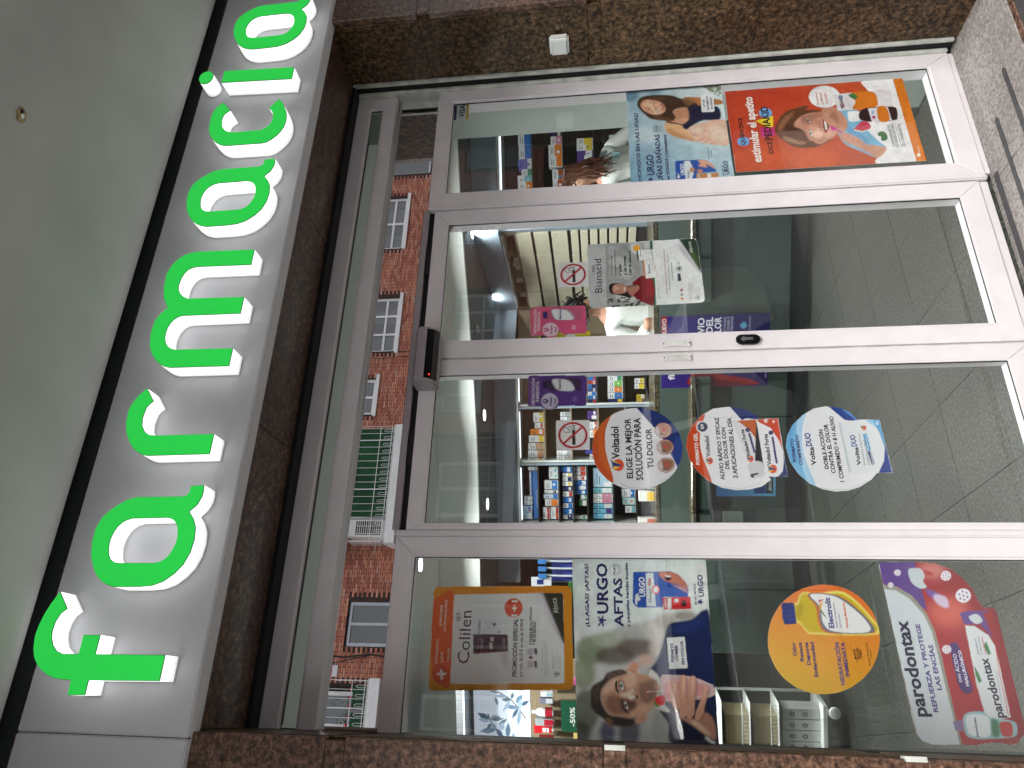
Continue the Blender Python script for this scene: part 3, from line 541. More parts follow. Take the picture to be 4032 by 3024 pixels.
(232,226,236,0,0,1,432,597,-3,1,-3,2,-3,3,-1,4,0,3,1,3,3,3,2,1,4,0,3,-1,3,-3,2,-3,1,-3,0,-4,-1,-3,-2,-2,-3,-1),
(110,70,130,0,0,1,430,600,0,1,-1,0,0,0,0,1,0,0,0,1,0,0,1,0,0,0,1,0,0,0,0,-1,1,0,0,-1,-1,0,0,0,0,-1),
(110,70,130,0,0,1,426,605,0,0,-1,1,0,0,0,1,0,0,0,1,0,0,1,0,0,0,1,0,0,0,0,-1,1,0,0,-1,-1,0,0,-1,0,0),
(110,70,130,0,0,1,428,610,-1,0,0,1,0,0,-1,1,0,0,1,1,0,0,0,0,1,0,0,0,1,0,0,-1,0,0,0,-1,0,0,0,-1,-1,0),
(110,70,130,0,0,1,434,610,-1,1,0,0,-1,0,0,1,0,0,0,1,1,0,0,0,1,0,0,0,0,0,1,-1,0,0,0,-1,0,0,-1,0,0,-1),
(110,70,130,0,0,1,438,605,-1,1,0,0,-1,0,0,1,0,0,0,1,1,0,0,0,0,0,1,0,0,0,1,-1,0,0,0,-1,0,0,-1,0,0,-1),
(110,70,130,0,0,1,436,600,-1,1,0,0,-1,0,0,1,0,0,0,1,1,0,0,0,1,0,0,0,1,0,0,-1,0,0,0,-1,0,0,0,0,-1,-1),
(110,70,130,0,0,1,432,605,-1,1,0,0,0,0,-1,1,0,0,1,1,0,0,0,0,1,0,0,0,1,0,0,-1,0,0,0,-1,0,0,0,0,-1,-1),
(232,226,236,0,0,1,393,626,-2,1,-3,2,-2,2,-1,3,0,3,1,3,2,1,2,1,3,0,3,-1,2,-1,2,-3,1,-3,0,-3,-1,-2,-2,-2,-2,-1),
(110,70,130,0,0,1,392,629,-1,0,0,0,0,1,0,0,0,0,0,1,0,0,0,0,1,0,0,0,1,0,0,-1,0,0,0,0,0,-1,0,0,-1,0),
(110,70,130,0,0,1,389,633,-1,0,0,0,0,1,-1,0,0,0,1,1,0,0,0,0,1,0,0,0,0,0,1,-1,0,0,0,0,0,-1,-1,0,0,0),
(110,70,130,0,0,1,390,637,0,0,-1,0,0,1,0,0,0,1,0,0,0,0,1,0,0,0,0,0,1,0,0,-1,0,0,0,0,0,-1,0,0,-1,0),
(110,70,130,0,0,1,395,637,-1,0,0,1,0,0,-1,0,0,1,0,0,1,0,0,0,1,0,0,0,0,0,1,0,0,-1,0,0,0,0,-1,-1,0,0),
(110,70,130,0,0,1,398,633,-1,0,0,1,0,0,0,0,0,1,0,0,0,0,0,0,1,0,0,0,0,0,1,0,0,-1,0,0,0,0,-1,-1,0,0),
(110,70,130,0,0,1,396,629,0,0,0,0,-1,1,0,0,0,1,0,0,1,0,0,0,0,0,1,0,0,0,0,0,0,-1,0,0,0,-1,0,0,0,0),
(110,70,130,0,0,1,393,633,0,0,-1,0,0,1,0,0,0,1,0,0,0,0,1,0,0,0,1,0,0,0,0,0,0,-1,0,0,0,-1,0,0,0,0),
(232,226,236,0,0,1,205,496,-4,2,-3,3,-3,4,-2,4,0,5,2,4,2,2,4,2,4,0,4,-2,4,-3,3,-4,1,-4,0,-5,-1,-4,-3,-3,-3,-1),
(110,70,130,0,0,1,203,501,0,0,-1,0,0,1,-1,0,0,1,1,1,0,0,1,0,0,0,1,0,0,0,1,-1,0,-1,0,0,0,-1,-1,0,0,0),
(110,70,130,0,0,1,198,507,0,0,-1,1,0,0,-1,1,0,0,1,1,0,0,0,1,1,0,1,-1,0,0,1,-1,0,0,0,-1,0,0,-1,-1,0,0),
(110,70,130,0,0,1,200,513,0,1,-1,0,0,1,-1,0,0,1,1,0,0,1,1,0,0,0,1,0,0,-1,1,0,0,-1,0,0,0,-1,-1,0,0,-1),
(110,70,130,0,0,1,207,513,0,1,-1,0,0,1,-1,0,0,1,1,1,0,0,1,0,0,0,1,0,0,-1,1,0,0,-1,0,0,0,-1,-1,0,0,-1),
(110,70,130,0,0,1,212,507,0,0,-1,1,0,0,-1,1,0,1,1,0,0,1,1,0,0,0,1,-1,0,0,1,-1,0,0,0,-1,0,0,-1,-1,0,0),
(110,70,130,0,0,1,210,501,0,0,-1,0,0,1,-1,1,0,0,1,1,0,0,0,0,1,0,1,0,0,0,1,-1,0,-1,0,0,0,-1,-1,0,0,0),
(110,70,130,0,0,1,205,507,0,0,-1,1,0,0,-1,1,0,1,1,0,0,0,1,1,0,0,1,-1,0,0,1,-1,0,0,0,-1,0,0,-1,-1,0,0),
(196,204,212,1,1,1,440,573,6,-14,-2,-23,-22,-8,-17,8,-17,-7,-5,19,13,19,17,7),
(170,40,60,1,2,1,440,524,-9,-23,-8,6,4,18),
(170,40,60,1,2,1,409,526,-2,-26,-8,3,-3,24),
(110,80,160,1,2,1,381,534,-6,-26,-17,-17,-8,10,8,23),
(210,190,220,1,2,1,366,510,-8,-31,-29,-2,0,20,20,17),
(92,60,140,0,0,1,310,450,7,-19,3,-66,-92,-6,4,7,48,33,-1,44),
(150,20,36,0,2,1,313,383,6,-25,-103,-1,4,12),
(214,218,224,0,0,1,275,442,-1,-26,-26,-34,-32,-12,-192,4,-13,67,94,6),
(200,206,214,1,1,1,300,426,9,-26,-20,-11,-9,22),
('parodontax',34,30,66,22,392,184,399,18,1),
('ADVANCED',150,150,170,61,388,149,383,3,0),
('REFUERZA',90,90,140,192,421,238,420,4,0),
('Y PROTEGE',90,90,140,192,411,243,410,4,0),
('LAS ENCÍAS',190,40,60,193,400,244,400,4,1),
(50,130,80,0,0,1,219,403,11,-11,-34,-5,-5,9),
(50,130,80,0,0,1,161,442,-21,-8,-22,-4,-5,10,23,4),
(210,60,70,0,1,1,28,378,109,-2,79,-7,0,2,-79,7,-110,2),
(120,110,160,0,0,1,8,534,5,-24,-30,1,1,22),
(150,190,200,1,0,1,16,505,17,-19,3,-39,-14,-20,-9,-58,-26,-3,-15,17,-7,65,0,38,10,20),
(220,226,232,1,0,1,16,497,12,-18,-6,-44,-48,7,-3,39,8,17),
('parodontax',60,50,110,-30,473,21,470,5,1),
(190,40,50,1,1,1,8,408,1,-31,-33,5,-1,26),
(60,120,90,1,2,1,15,429,-3,-18,-37,5,-1,19),],
'volta1': [(855,1244,-19,3,-20,5,-18,8,-18,10,-16,12,-14,14,-13,16,-10,18,-9,18,-6,20,-3,20,-1,20,1,20,4,20,6,19,9,18,11,17,13,15,15,13,16,11,18,9,19,6,20,4,20,1,20,-2,20,-4,20,-7,18,-10,17,-12,16,-15,13,-16,11,-18,9,-20,7,-20,3,-21,1,-22,-2,-21,-4,-20,-7,-20,-10,-18,-12,-17,-14,-15,-16,-13,-17,-10,-19,-8,-19,-5,-20,-3),
('g',232,228,234,232,228,234,230,226,232,230,226,232),
(206,84,34,1,0,1,862,1564,72,-12,57,-61,-58,20,-82,2,-115,-25,29,42,59,39),
(220,110,40,1,4,.5,944,1536,45,-42,-62,22,-71,2,-91,-23,59,39),
(28,46,110,0,0,1,1016,1397,3,-54,-91,-111,-124,8,-20,25,57,17,77,41),
(44,66,140,0,0,.8,901,1263,-1,-30,-96,7,-18,24,51,23),
(226,80,40,0,0,1,797,1450,-7,1,-7,4,-5,5,-2,7,0,7,2,6,5,6,7,3,8,1,7,-2,7,-3,5,-6,3,-6,0,-7,-3,-7,-5,-5,-7,-3),
(240,190,60,1,1,1,813,1485,-16,-23,-15,24,16,3),
(36,52,130,0,0,1,823,1498,-14,-11,-12,-31,-5,9,2,21,-12,8,16,-4,13,4),
('Voltadol',28,28,34,820,1465,943,1466,27,1),
('ELIGE LA MEJOR',28,28,34,748,1421,975,1423,21,1),
('SOLUCIÓN PARA',28,28,34,741,1386,976,1386,24,1),
('TU DOLOR',28,28,34,784,1348,934,1347,21,1),
(170,70,70,0,0,1,926,1277,-10,2,-9,6,-6,9,-4,10,0,10,4,10,7,7,9,5,10,1,10,-2,9,-6,6,-8,4,-10,0,-11,-4,-10,-7,-7,-9,-5),
(206,196,196,0,0,1,926,1279,-9,3,-9,5,-6,8,-3,9,1,9,3,9,6,7,8,5,10,1,9,-2,8,-6,6,-7,4,-10,-1,-9,-3,-9,-6,-7,-9,-5),
(188,140,120,1,3,1,949,1321,-4,-35,-25,-4,-18,21,14,15),
(210,70,80,0,3,1,929,1298,-3,1,-2,1,-2,2,-1,2,1,2,0,2,2,1,3,1,2,0,3,0,2,-1,2,-2,1,-2,0,-2,-1,-2,-2,-2,-2,0),
(90,70,64,0,4,.7,911,1308,-2,1,-2,1,-2,2,0,3,0,2,1,2,1,2,2,1,2,1,3,-1,1,-1,2,-2,1,-3,0,-2,-1,-2,-2,-2,-2,-1),
(170,70,70,0,0,1,862,1273,-10,3,-9,6,-6,8,-3,10,0,10,3,10,7,7,9,5,10,1,10,-2,8,-6,7,-8,3,-10,0,-11,-4,-9,-7,-8,-8,-4),
(206,196,196,0,0,1,862,1276,-9,2,-8,5,-6,8,-3,9,0,10,3,8,6,7,8,5,10,1,9,-2,8,-6,6,-7,3,-9,0,-10,-4,-9,-6,-7,-8,-4),
(150,104,80,1,3,1,884,1317,-3,-35,-25,-3,-18,21,14,14),
(210,70,80,0,3,1,865,1295,-3,0,-2,1,-2,2,-1,2,0,2,1,2,2,2,2,0,3,1,2,-1,3,-1,1,-2,1,-2,0,-2,-1,-2,-1,-1,-3,-1),
(90,70,64,0,4,.7,847,1305,-2,0,-2,2,-1,2,-1,2,0,2,1,2,1,2,2,1,2,1,3,-1,1,-1,2,-2,1,-2,0,-3,-1,-2,-2,-2,-2,-1),
(170,70,70,0,0,1,796,1274,-10,3,-8,5,-6,9,-4,9,0,11,4,9,6,8,9,4,10,1,9,-2,9,-6,6,-8,3,-10,0,-10,-3,-10,-7,-7,-8,-5),
(206,196,196,0,0,1,796,1277,-9,2,-8,5,-6,8,-3,9,0,9,4,9,6,7,7,4,9,1,9,-2,8,-5,6,-8,3,-9,0,-9,-3,-9,-6,-7,-8,-4),
(150,100,78,1,3,1,817,1317,-3,-34,-23,-3,-18,20,13,14),
(210,70,80,0,3,1,799,1295,-3,1,-2,1,-2,2,0,2,0,2,0,2,2,1,2,1,3,0,2,0,3,-2,1,-1,1,-2,0,-2,-1,-2,-2,-2,-2,-1),
(90,70,64,0,4,.7,781,1305,-2,1,-2,1,-1,2,-1,2,0,3,1,2,2,2,1,1,3,0,2,-1,2,-1,1,-2,1,-2,0,-2,-1,-3,-1,-1,-2,-2),
(170,168,176,0,1,.6,730,1467,-13,-25,-6,-59,10,-40,26,-41,2,1,-26,41,-10,39,6,59,13,24),
(170,168,176,0,1,.5,726,1463,-16,-30,-3,-50,9,-44,23,-36,2,1,-23,35,-9,44,4,49,15,30),],
'volta2': [(863,1230,37,-6,38,-18,44,-39,24,-42,6,-51,-6,-44,-14,-33,-23,-25,-7,8,3,-74,-214,-6,-1,42,2,21,-13,-5,-22,30,-11,44,-2,43,9,47,23,41,37,36,42,23),
('g',232,228,234,232,228,234,230,226,232,230,226,232),
(206,74,34,1,0,1,863,1234,65,-12,59,-65,-60,19,-81,5,-118,-28,34,42,69,43),
(190,60,30,1,3,.6,863,1234,-54,-24,-73,-42,26,31,69,39),
(28,46,110,0,0,1,1013,1067,-1,-43,-43,-59,-8,15,6,34,-8,16),
(28,46,110,0,0,1,760,936,20,-31,-29,-6,-3,43),
('FORMATO GEL',244,236,234,796,1189,913,1190,13,1),
(240,236,236,0,0,1,936,1148,-8,1,-7,5,-5,6,-2,7,0,8,3,7,5,5,7,4,8,0,8,-2,7,-4,5,-6,2,-8,0,-7,-3,-7,-5,-6,-7,-3),
(40,44,80,0,0,1,936,1150,-6,2,-6,4,-4,5,-2,6,0,6,3,6,4,4,5,3,7,0,6,-1,6,-4,4,-5,2,-6,0,-6,-3,-6,-4,-4,-6,-3),
('24',240,240,240,928,1165,946,1164,10,1),
(226,80,40,0,0,1,810,1143,-5,1,-4,2,-2,3,-2,4,0,4,2,3,3,3,3,2,5,0,4,-1,4,-2,3,-4,1,-3,0,-4,-2,-4,-2,-2,-4,-2),
(240,190,60,1,1,1,819,1162,-9,-12,-9,13,9,1),
(36,52,130,0,0,1,824,1168,-8,-5,-6,-17,-4,5,2,12,-7,5,9,-3,7,2),
('Voltadol',28,28,34,824,1151,902,1148,14,1),
('ALIVIO RÁPIDO Y EFICAZ',28,28,34,740,1110,972,1117,14,1),
('DEL DOLOR CON',28,28,34,779,1091,933,1095,13,1),
('2 APLICACIONES AL DÍA',28,28,34,746,1066,969,1072,15,1),
(190,90,40,0,0,1,957,1062,4,-79,-92,-7,66,56),
(226,170,60,1,4,.8,952,1060,-9,-29,-47,-34,17,23),
(218,216,222,1,1,1,952,1060,-20,-42,-46,-29,-43,-8,-31,11,-10,30),
(24,26,34,0,0,1,958,981,-152,-7,-46,-5,41,10,6,23),
('Voltadol Forte',28,28,34,823,1015,925,1028,12,1),
(226,80,40,0,0,1,815,1005,-4,2,-4,2,-2,3,-2,3,0,3,2,4,2,2,4,1,4,1,4,-1,3,-3,3,-3,1,-3,0,-3,-1,-4,-3,-2,-3,-1),
(240,190,60,1,1,1,823,1023,-8,-11,-8,12,8,1),
(36,52,130,0,0,1,828,1028,-7,-4,-6,-15,-3,4,1,11,-6,5,8,-3,7,1),
(206,204,210,1,2,1,797,1025,7,-44,-49,-4,-9,44,14,3),
(40,44,70,0,0,1,760,1023,5,-28,-5,-1,-6,19,-7,-2,1,10),
(228,226,232,0,0,1,961,980,3,-73,-212,-7,-3,74),
(206,64,34,0,0,1,961,980,3,-73,-122,-2,37,7,49,23,22,37),
(28,46,110,0,0,1,845,904,-93,-4,-3,33,21,-19,36,-8),
('Voltadol Forte',28,28,34,791,949,906,952,14,1),
(226,80,40,0,0,1,778,932,-6,2,-4,3,-4,4,-1,4,0,5,1,4,4,3,5,2,5,0,5,-1,5,-3,3,-4,2,-5,0,-4,-2,-5,-4,-3,-4,-2),
(240,190,60,1,1,1,789,955,-11,-14,-11,17,11,0),
(36,52,130,0,0,1,795,963,-9,-6,-8,-21,-4,7,1,14,-8,6,11,-4,9,2),
(60,56,100,0,0,1,910,928,-3,1,-2,1,-2,3,-1,3,0,3,1,3,2,2,3,1,3,0,3,-1,2,-2,2,-2,1,-3,0,-3,-1,-3,-2,-2,-3,-1),
(60,56,100,0,0,1,922,1005,-2,1,-3,2,-2,2,-1,3,0,3,1,3,2,2,3,2,3,0,3,-1,2,-2,2,-2,1,-3,0,-3,-1,-3,-2,-2,-3,-2),
(40,50,110,0,0,1,895,937,1,-7,-98,-3,-1,7),
(40,50,110,0,0,1,910,1014,2,-7,-74,-11,-2,7),
(236,232,236,0,0,1,952,919,-2,0,-1,1,-1,1,-1,2,0,1,1,1,1,1,1,0,2,1,2,-1,1,-1,1,-1,1,-1,0,-2,-1,-1,-1,-1,-2,0),
(236,232,236,0,2,1,956,944,-3,1,-2,1,-2,1,-1,2,0,2,1,1,2,1,2,1,3,0,3,-1,3,-1,2,-1,1,-2,0,-2,-1,-1,-2,-1,-3,-1),
(170,168,176,0,1,.6,720,1138,-8,-35,-4,-47,13,-49,10,-16,2,1,-10,15,-13,49,4,46,8,36),],
'volta3': [(858,892,37,-8,42,-23,37,-39,25,-42,7,-40,-6,-47,-18,-31,-28,-21,-2,-72,-191,-8,-1,50,-23,22,-25,41,-12,38,-3,42,9,40,20,39,35,32,44,21),
('g',232,230,236,232,230,236,230,228,234,230,228,234),
(120,180,224,1,0,1,858,896,69,-16,58,-59,-64,18,-90,10,-118,-28,36,51,72,28),
(170,206,236,1,0,1,964,838,21,-29,-65,21,-89,7,-113,-24,10,24,98,17,79,-3),
(90,160,214,1,2,.8,858,896,63,-18,27,-28,-70,19,-78,1,-20,17,41,13),
(30,60,140,0,0,1,1007,731,-3,-43,-50,-54,-5,29,5,21),
(70,130,200,0,1,1,1003,683,-48,-50,-2,15,35,33),
('FORMATO',40,50,110,802,864,886,868,12,1),
('COMPRIMIDO',40,50,110,790,846,902,848,11,1),
('Volta',28,28,34,789,802,856,805,16,1),
('DUO',30,60,140,858,806,907,807,20,1),
('DOBLE ACCIÓN',28,28,34,776,763,919,762,13,1),
('CONTRA EL DOLOR',28,28,34,760,743,939,741,14,1),
('1 COMPRIMIDO = 8 H ALIVIO',28,28,34,730,720,968,738,14,1),
(196,202,210,0,0,1,945,706,5,-7,-183,-8,-6,9),
(222,224,230,0,0,1,950,699,2,-130,-191,-7,-4,131),
(140,196,230,0,0,1,952,615,0,-46,-63,-2,32,16),
(30,60,140,0,0,1,889,567,-128,-5,-1,44,42,-25,46,-11),
(90,160,214,0,0,1,952,569,-68,-3,-36,4,52,7,52,14),
('Volta',28,28,34,787,657,853,658,13,1),
('DUO',30,60,140,855,659,897,659,18,1),
(226,80,40,0,0,1,923,617,-3,1,-3,2,-2,2,-1,3,0,3,1,2,2,2,3,1,3,0,3,-1,3,-2,2,-2,1,-3,0,-3,-1,-2,-2,-2,-3,-1),
(240,190,60,1,1,1,930,630,-7,-8,-7,10,7,1),
(36,52,130,0,0,1,934,635,-6,-4,-5,-12,-2,4,1,9,-6,4,7,-3,6,1),
('500mg/200mg comprimidos',90,90,110,788,643,901,647,5,0),
('recubiertos con película',90,90,110,789,629,880,637,5,0),
(40,50,110,0,0,1,837,628,2,-11,-47,-4,-5,9),
(80,160,210,0,0,1,900,633,2,-14,-60,-3,-4,11),
('paracetamol',230,230,236,789,616,836,618,5,0),
('ibuprofeno',230,230,236,844,622,898,622,5,0),
(236,232,236,0,0,1,940,576,-3,0,-2,1,-2,1,-1,1,0,1,1,1,2,0,2,1,3,-1,2,0,2,-1,2,-1,1,-1,0,-1,-1,-1,-2,0,-2,-1),
(170,168,176,0,1,.6,710,796,-9,-38,3,-51,29,-64,2,0,-29,64,-3,51,9,37),],
'nosmoke_left': [(970,1691,1,-121,-114,-1,0,120),
('g',230,226,228,230,226,228,226,222,226,226,222,226),
(180,20,32,0,0,1,912,1576,-8,1,-8,2,-7,3,-7,5,-5,5,-6,7,-4,7,-2,7,-2,8,-1,9,1,8,2,8,3,8,4,7,6,6,6,5,7,5,7,3,8,2,8,1,8,-1,8,-2,7,-3,7,-5,6,-5,5,-6,4,-8,3,-7,2,-9,1,-8,-1,-8,-2,-9,-4,-7,-4,-7,-5,-7,-7,-5,-7,-4,-7,-3,-8,-2),
(230,226,228,0,0,1,912,1584,-6,1,-7,2,-6,3,-6,3,-5,5,-4,5,-3,6,-3,7,-1,7,-1,7,1,7,2,6,2,7,4,6,4,5,5,5,6,3,6,3,7,2,7,0,7,0,6,-2,6,-3,6,-3,5,-5,5,-5,3,-6,3,-7,1,-7,0,-7,0,-7,-2,-7,-3,-6,-3,-6,-5,-6,-5,-4,-6,-4,-6,-3,-7,-1),
(22,20,22,0,0,1,935,1632,0,-11,-59,-1,0,12),
(22,20,22,0,0,1,952,1632,0,-11,-5,0,0,11),
(22,20,22,0,0,1,943,1632,0,-11,-5,0,1,11),
(22,20,22,0,0,1,927,1636,-3,14,-2,0,3,-15),
(22,20,22,0,0,1,924,1650,4,10,-3,1,-3,-11),
(22,20,22,0,0,1,927,1660,8,5,-1,1,-8,-5),
(22,20,22,0,0,1,934,1665,9,-5,1,2,-9,4),
(22,20,22,0,0,1,942,1661,1,-8,2,0,-1,8),
(22,20,22,0,0,1,943,1654,-4,-6,2,-2,4,6),
(22,20,22,0,0,1,939,1646,10,-7,2,1,-11,8),
(22,20,22,0,0,1,949,1640,-6,-4,2,-1,6,4),
(22,20,22,0,0,1,944,1636,-11,2,0,-2,11,-2),
(22,20,22,0,0,1,934,1638,-5,4,-1,-1,4,-5),
(22,20,22,0,0,1,929,1641,8,3,-1,2,-8,-3),
(22,20,22,0,0,1,937,1645,-3,6,-2,-1,4,-6),
(180,20,32,0,0,1,884,1666,-6,-5,62,-67,6,5),],
'nosmoke_right': [(1662,1685,-1,-117,-114,-3,-1,118),
('g',230,226,228,230,226,228,226,222,226,226,222,226),
(180,20,32,0,0,1,1604,1572,-8,1,-8,2,-8,3,-6,5,-7,5,-5,6,-4,7,-3,7,-2,8,0,8,1,8,1,8,4,8,4,6,5,7,6,5,7,4,8,3,7,2,8,1,9,-1,7,-2,8,-3,7,-4,6,-6,5,-6,4,-7,4,-7,1,-8,1,-8,-1,-9,-2,-7,-3,-8,-4,-7,-6,-6,-6,-5,-7,-4,-8,-3,-7,-2),
(230,226,228,0,0,1,1604,1580,-7,1,-7,2,-6,2,-6,4,-5,5,-4,5,-4,6,-2,6,-2,6,0,7,0,7,2,7,3,6,3,6,5,5,5,4,6,4,6,2,7,2,6,1,7,-1,7,-2,6,-2,6,-4,5,-4,5,-6,3,-5,3,-7,1,-7,1,-6,-1,-7,-2,-7,-2,-6,-4,-6,-4,-5,-6,-5,-6,-3,-6,-3,-7,-1),
(22,20,22,0,0,1,1626,1627,0,-11,-59,-1,0,11),
(22,20,22,0,0,1,1643,1627,0,-11,-4,0,0,11),
(22,20,22,0,0,1,1634,1627,0,-11,-4,0,0,11),
(22,20,22,0,0,1,1618,1630,-3,14,-2,0,3,-14),
(22,20,22,0,0,1,1615,1644,3,10,-2,0,-3,-10),
(22,20,22,0,0,1,1618,1653,8,5,-2,2,-7,-5),
(22,20,22,0,0,1,1624,1658,9,-4,2,2,-9,4),
(22,20,22,0,0,1,1633,1655,1,-8,2,0,-1,8),
(22,20,22,0,0,1,1634,1647,-4,-5,2,-1,4,5),
(22,20,22,0,0,1,1630,1640,10,-7,2,2,-11,7),
(22,20,22,0,0,1,1640,1635,-6,-4,2,-2,6,4),
(22,20,22,0,0,1,1635,1631,-11,1,0,-1,11,-2),
(22,20,22,0,0,1,1625,1632,-5,5,-1,-2,4,-4),
(22,20,22,0,0,1,1620,1635,8,3,-1,2,-8,-3),
(22,20,22,0,0,1,1629,1639,-4,6,-2,-1,4,-6),
(180,20,32,0,0,1,1575,1660,-6,-6,63,-65,6,6),],
'bian': [(1730,1566,12,-5,4,-9,5,-340,1,-66,-3,-14,-12,-7,-156,-6,-114,-2,-12,4,-5,13,-3,167,-3,245,4,9,11,6),
('g',196,196,196,206,206,208,178,176,178,224,222,226),
(176,176,178,0,0,1,1748,1566,0,-74,-306,1,3,69),
(150,150,150,0,0,1,1748,1492,-2,-178,-164,-6,-136,22,-1,163),
(180,180,180,0,7,.8,1654,1414,-9,2,-8,6,-5,9,-3,11,1,11,4,11,6,8,8,6,9,2,9,-3,8,-6,6,-9,2,-10,0,-12,-4,-11,-7,-8,-8,-6),
(130,134,136,0,7,.8,1719,1385,-7,2,-7,4,-5,6,-2,8,1,7,3,7,5,6,7,4,8,1,7,-2,7,-4,5,-6,2,-7,-1,-8,-3,-7,-5,-6,-7,-4),
(190,190,190,0,7,.8,1717,1349,-9,2,-8,4,-6,6,-2,7,0,8,4,7,6,5,8,4,10,1,9,-2,8,-4,5,-6,3,-8,0,-7,-4,-7,-6,-6,-9,-3),
(170,172,174,0,7,.8,1709,1445,-9,1,-8,4,-6,5,-2,6,0,6,3,6,7,5,8,3,9,1,9,-2,8,-3,6,-5,3,-6,0,-7,-4,-6,-6,-4,-9,-3),
(176,176,176,0,7,.8,1608,1386,-13,2,-11,5,-9,7,-4,9,0,9,6,8,9,6,12,4,13,1,13,-2,12,-5,9,-7,4,-8,-1,-9,-5,-8,-9,-7,-12,-4),
(200,200,200,0,7,.8,1728,1315,-6,1,-5,2,-4,3,-2,4,1,4,2,3,4,3,6,2,6,0,6,-1,5,-2,4,-3,2,-4,0,-4,-3,-3,-4,-3,-5,-1),
(160,160,160,0,7,.8,1603,1448,-9,2,-8,3,-5,5,-3,6,0,6,4,6,6,5,8,3,9,1,9,-2,7,-3,6,-5,3,-6,0,-6,-4,-6,-6,-5,-8,-3),
(190,190,188,0,7,.8,1488,1374,-9,2,-7,8,-5,12,-2,14,0,15,4,13,6,12,8,7,9,2,8,-3,8,-8,5,-11,2,-14,-1,-15,-3,-14,-7,-11,-8,-7),
(28,34,26,0,1,.9,1456,1388,-1,0,-1,2,-1,2,0,2,0,3,1,2,1,2,1,2,1,0,1,0,1,-2,1,-2,1,-2,-1,-3,0,-2,-1,-2,-1,-2),
(40,50,34,0,1,.9,1448,1371,-1,1,-2,1,0,2,-1,2,1,3,0,2,1,2,1,1,1,1,2,-1,1,-1,1,-2,0,-2,0,-3,-1,-2,-1,-2,-1,-1),
(40,50,34,0,1,.9,1479,1364,-2,1,-1,1,-1,2,0,3,0,2,1,3,1,2,1,1,1,0,1,0,2,-2,0,-2,1,-2,0,-3,-1,-2,-1,-2,-1,-1),
(40,50,34,0,1,.9,1471,1465,-2,1,-1,1,0,1,-1,2,0,2,1,2,1,2,1,1,1,0,2,0,1,-1,0,-2,1,-2,0,-2,-1,-2,-1,-1,-1,-1),
(28,34,26,0,1,.9,1481,1467,-1,0,-1,1,-1,2,-1,2,1,2,0,2,1,1,1,1,1,0,2,0,1,-1,1,-2,0,-1,0,-2,-1,-2,-1,-2,-1,-1),
(60,70,44,0,1,.9,1450,1442,-2,0,-1,1,0,1,-1,2,0,2,1,2,1,1,1,1,1,0,1,0,1,-1,1,-1,1,-2,0,-2,-1,-2,-1,-1,-1,-1),
(28,34,26,0,1,.9,1484,1362,-2,1,-1,1,-1,1,0,3,0,2,1,2,1,1,1,1,1,1,1,-1,2,-1,0,-2,1,-2,0,-2,-1,-2,-1,-1,-1,-1),
(40,50,34,0,1,.9,1448,1464,-2,0,-1,1,-1,1,0,2,0,2,1,2,1,1,1,1,1,1,1,-1,1,-1,1,-1,1,-2,-1,-2,0,-2,-1,-1,-1,-1),
(40,50,34,0,1,.9,1447,1451,-1,0,-2,1,0,2,-1,2,0,2,1,2,1,1,1,1,1,0,2,0,1,-1,0,-2,1,-1,0,-2,-1,-2,-1,-2,-1,-1),
(28,34,26,0,1,.9,1465,1338,-2,1,-1,1,0,2,-1,2,0,2,1,2,1,2,1,1,1,1,1,-1,2,-1,0,-2,1,-2,0,-2,-1,-3,-1,-1,-1,-2),
(40,50,34,0,1,.9,1447,1454,-1,0,-1,2,-1,2,0,2,0,3,1,3,1,2,1,1,1,0,1,0,1,-1,1,-3,1,-2,-1,-3,0,-2,-1,-2,-1,-2),
(60,70,44,0,1,.9,1476,1348,-1,1,-1,1,-1,1,-1,2,1,3,0,2,1,1,1,1,1,1,2,-1,1,-1,1,-2,0,-2,0,-2,-1,-2,-1,-1,-1,-1),
(60,70,44,0,1,.9,1477,1342,-1,1,-1,1,-1,1,0,2,0,2,1,2,0,2,2,1,1,0,1,-1,1,-1,1,-1,0,-2,0,-2,0,-2,-1,-1,-1,-1),
(28,34,26,0,1,.9,1490,1390,-1,1,-1,1,-1,2,0,2,0,2,1,3,1,2,1,1,1,0,1,0,2,-2,0,-2,1,-2,-1,-2,0,-3,-1,-1,-1,-1),
(60,70,44,0,1,.9,1476,1472,-1,0,-1,1,-1,2,0,2,0,2,0,3,1,1,1,1,2,1,1,-1,1,-1,1,-2,0,-2,0,-2,0,-2,-1,-2,-2,-1),
(28,34,26,0,1,.9,1469,1435,-1,1,-1,1,-1,1,0,2,0,2,1,2,1,1,1,1,1,0,1,0,1,-1,1,-1,1,-2,-1,-2,0,-2,-1,-1,-1,-1),
(28,34,26,0,1,.9,1449,1445,-2,0,-1,1,0,2,-1,2,0,2,1,2,1,1,1,1,1,1,1,-1,2,-1,0,-2,1,-2,0,-2,-1,-2,-1,-1,-1,-1),
(60,70,44,0,1,.9,1466,1422,-1,0,-1,1,-1,2,0,2,0,2,0,2,1,1,1,2,2,0,1,-1,1,-1,1,-1,0,-2,0,-2,-1,-2,0,-2,-2,-1),
(40,50,34,0,1,.9,1490,1394,-1,0,-1,2,-1,1,0,3,0,2,1,2,0,2,2,1,1,1,1,-1,1,-1,1,-2,0,-2,0,-3,0,-2,-1,-2,-1,-1),
(40,50,34,0,1,.9,1447,1389,-2,0,-1,1,0,2,-1,3,0,2,1,2,1,2,1,2,1,0,2,-1,1,-1,0,-2,1,-2,0,-3,-1,-2,-1,-2,-1,-1),
(60,70,44,0,1,.9,1446,1344,-1,1,-1,1,-1,1,0,3,0,2,1,2,0,1,2,1,1,1,1,-1,1,-1,1,-2,0,-2,0,-2,0,-2,-1,-2,-1,-1),
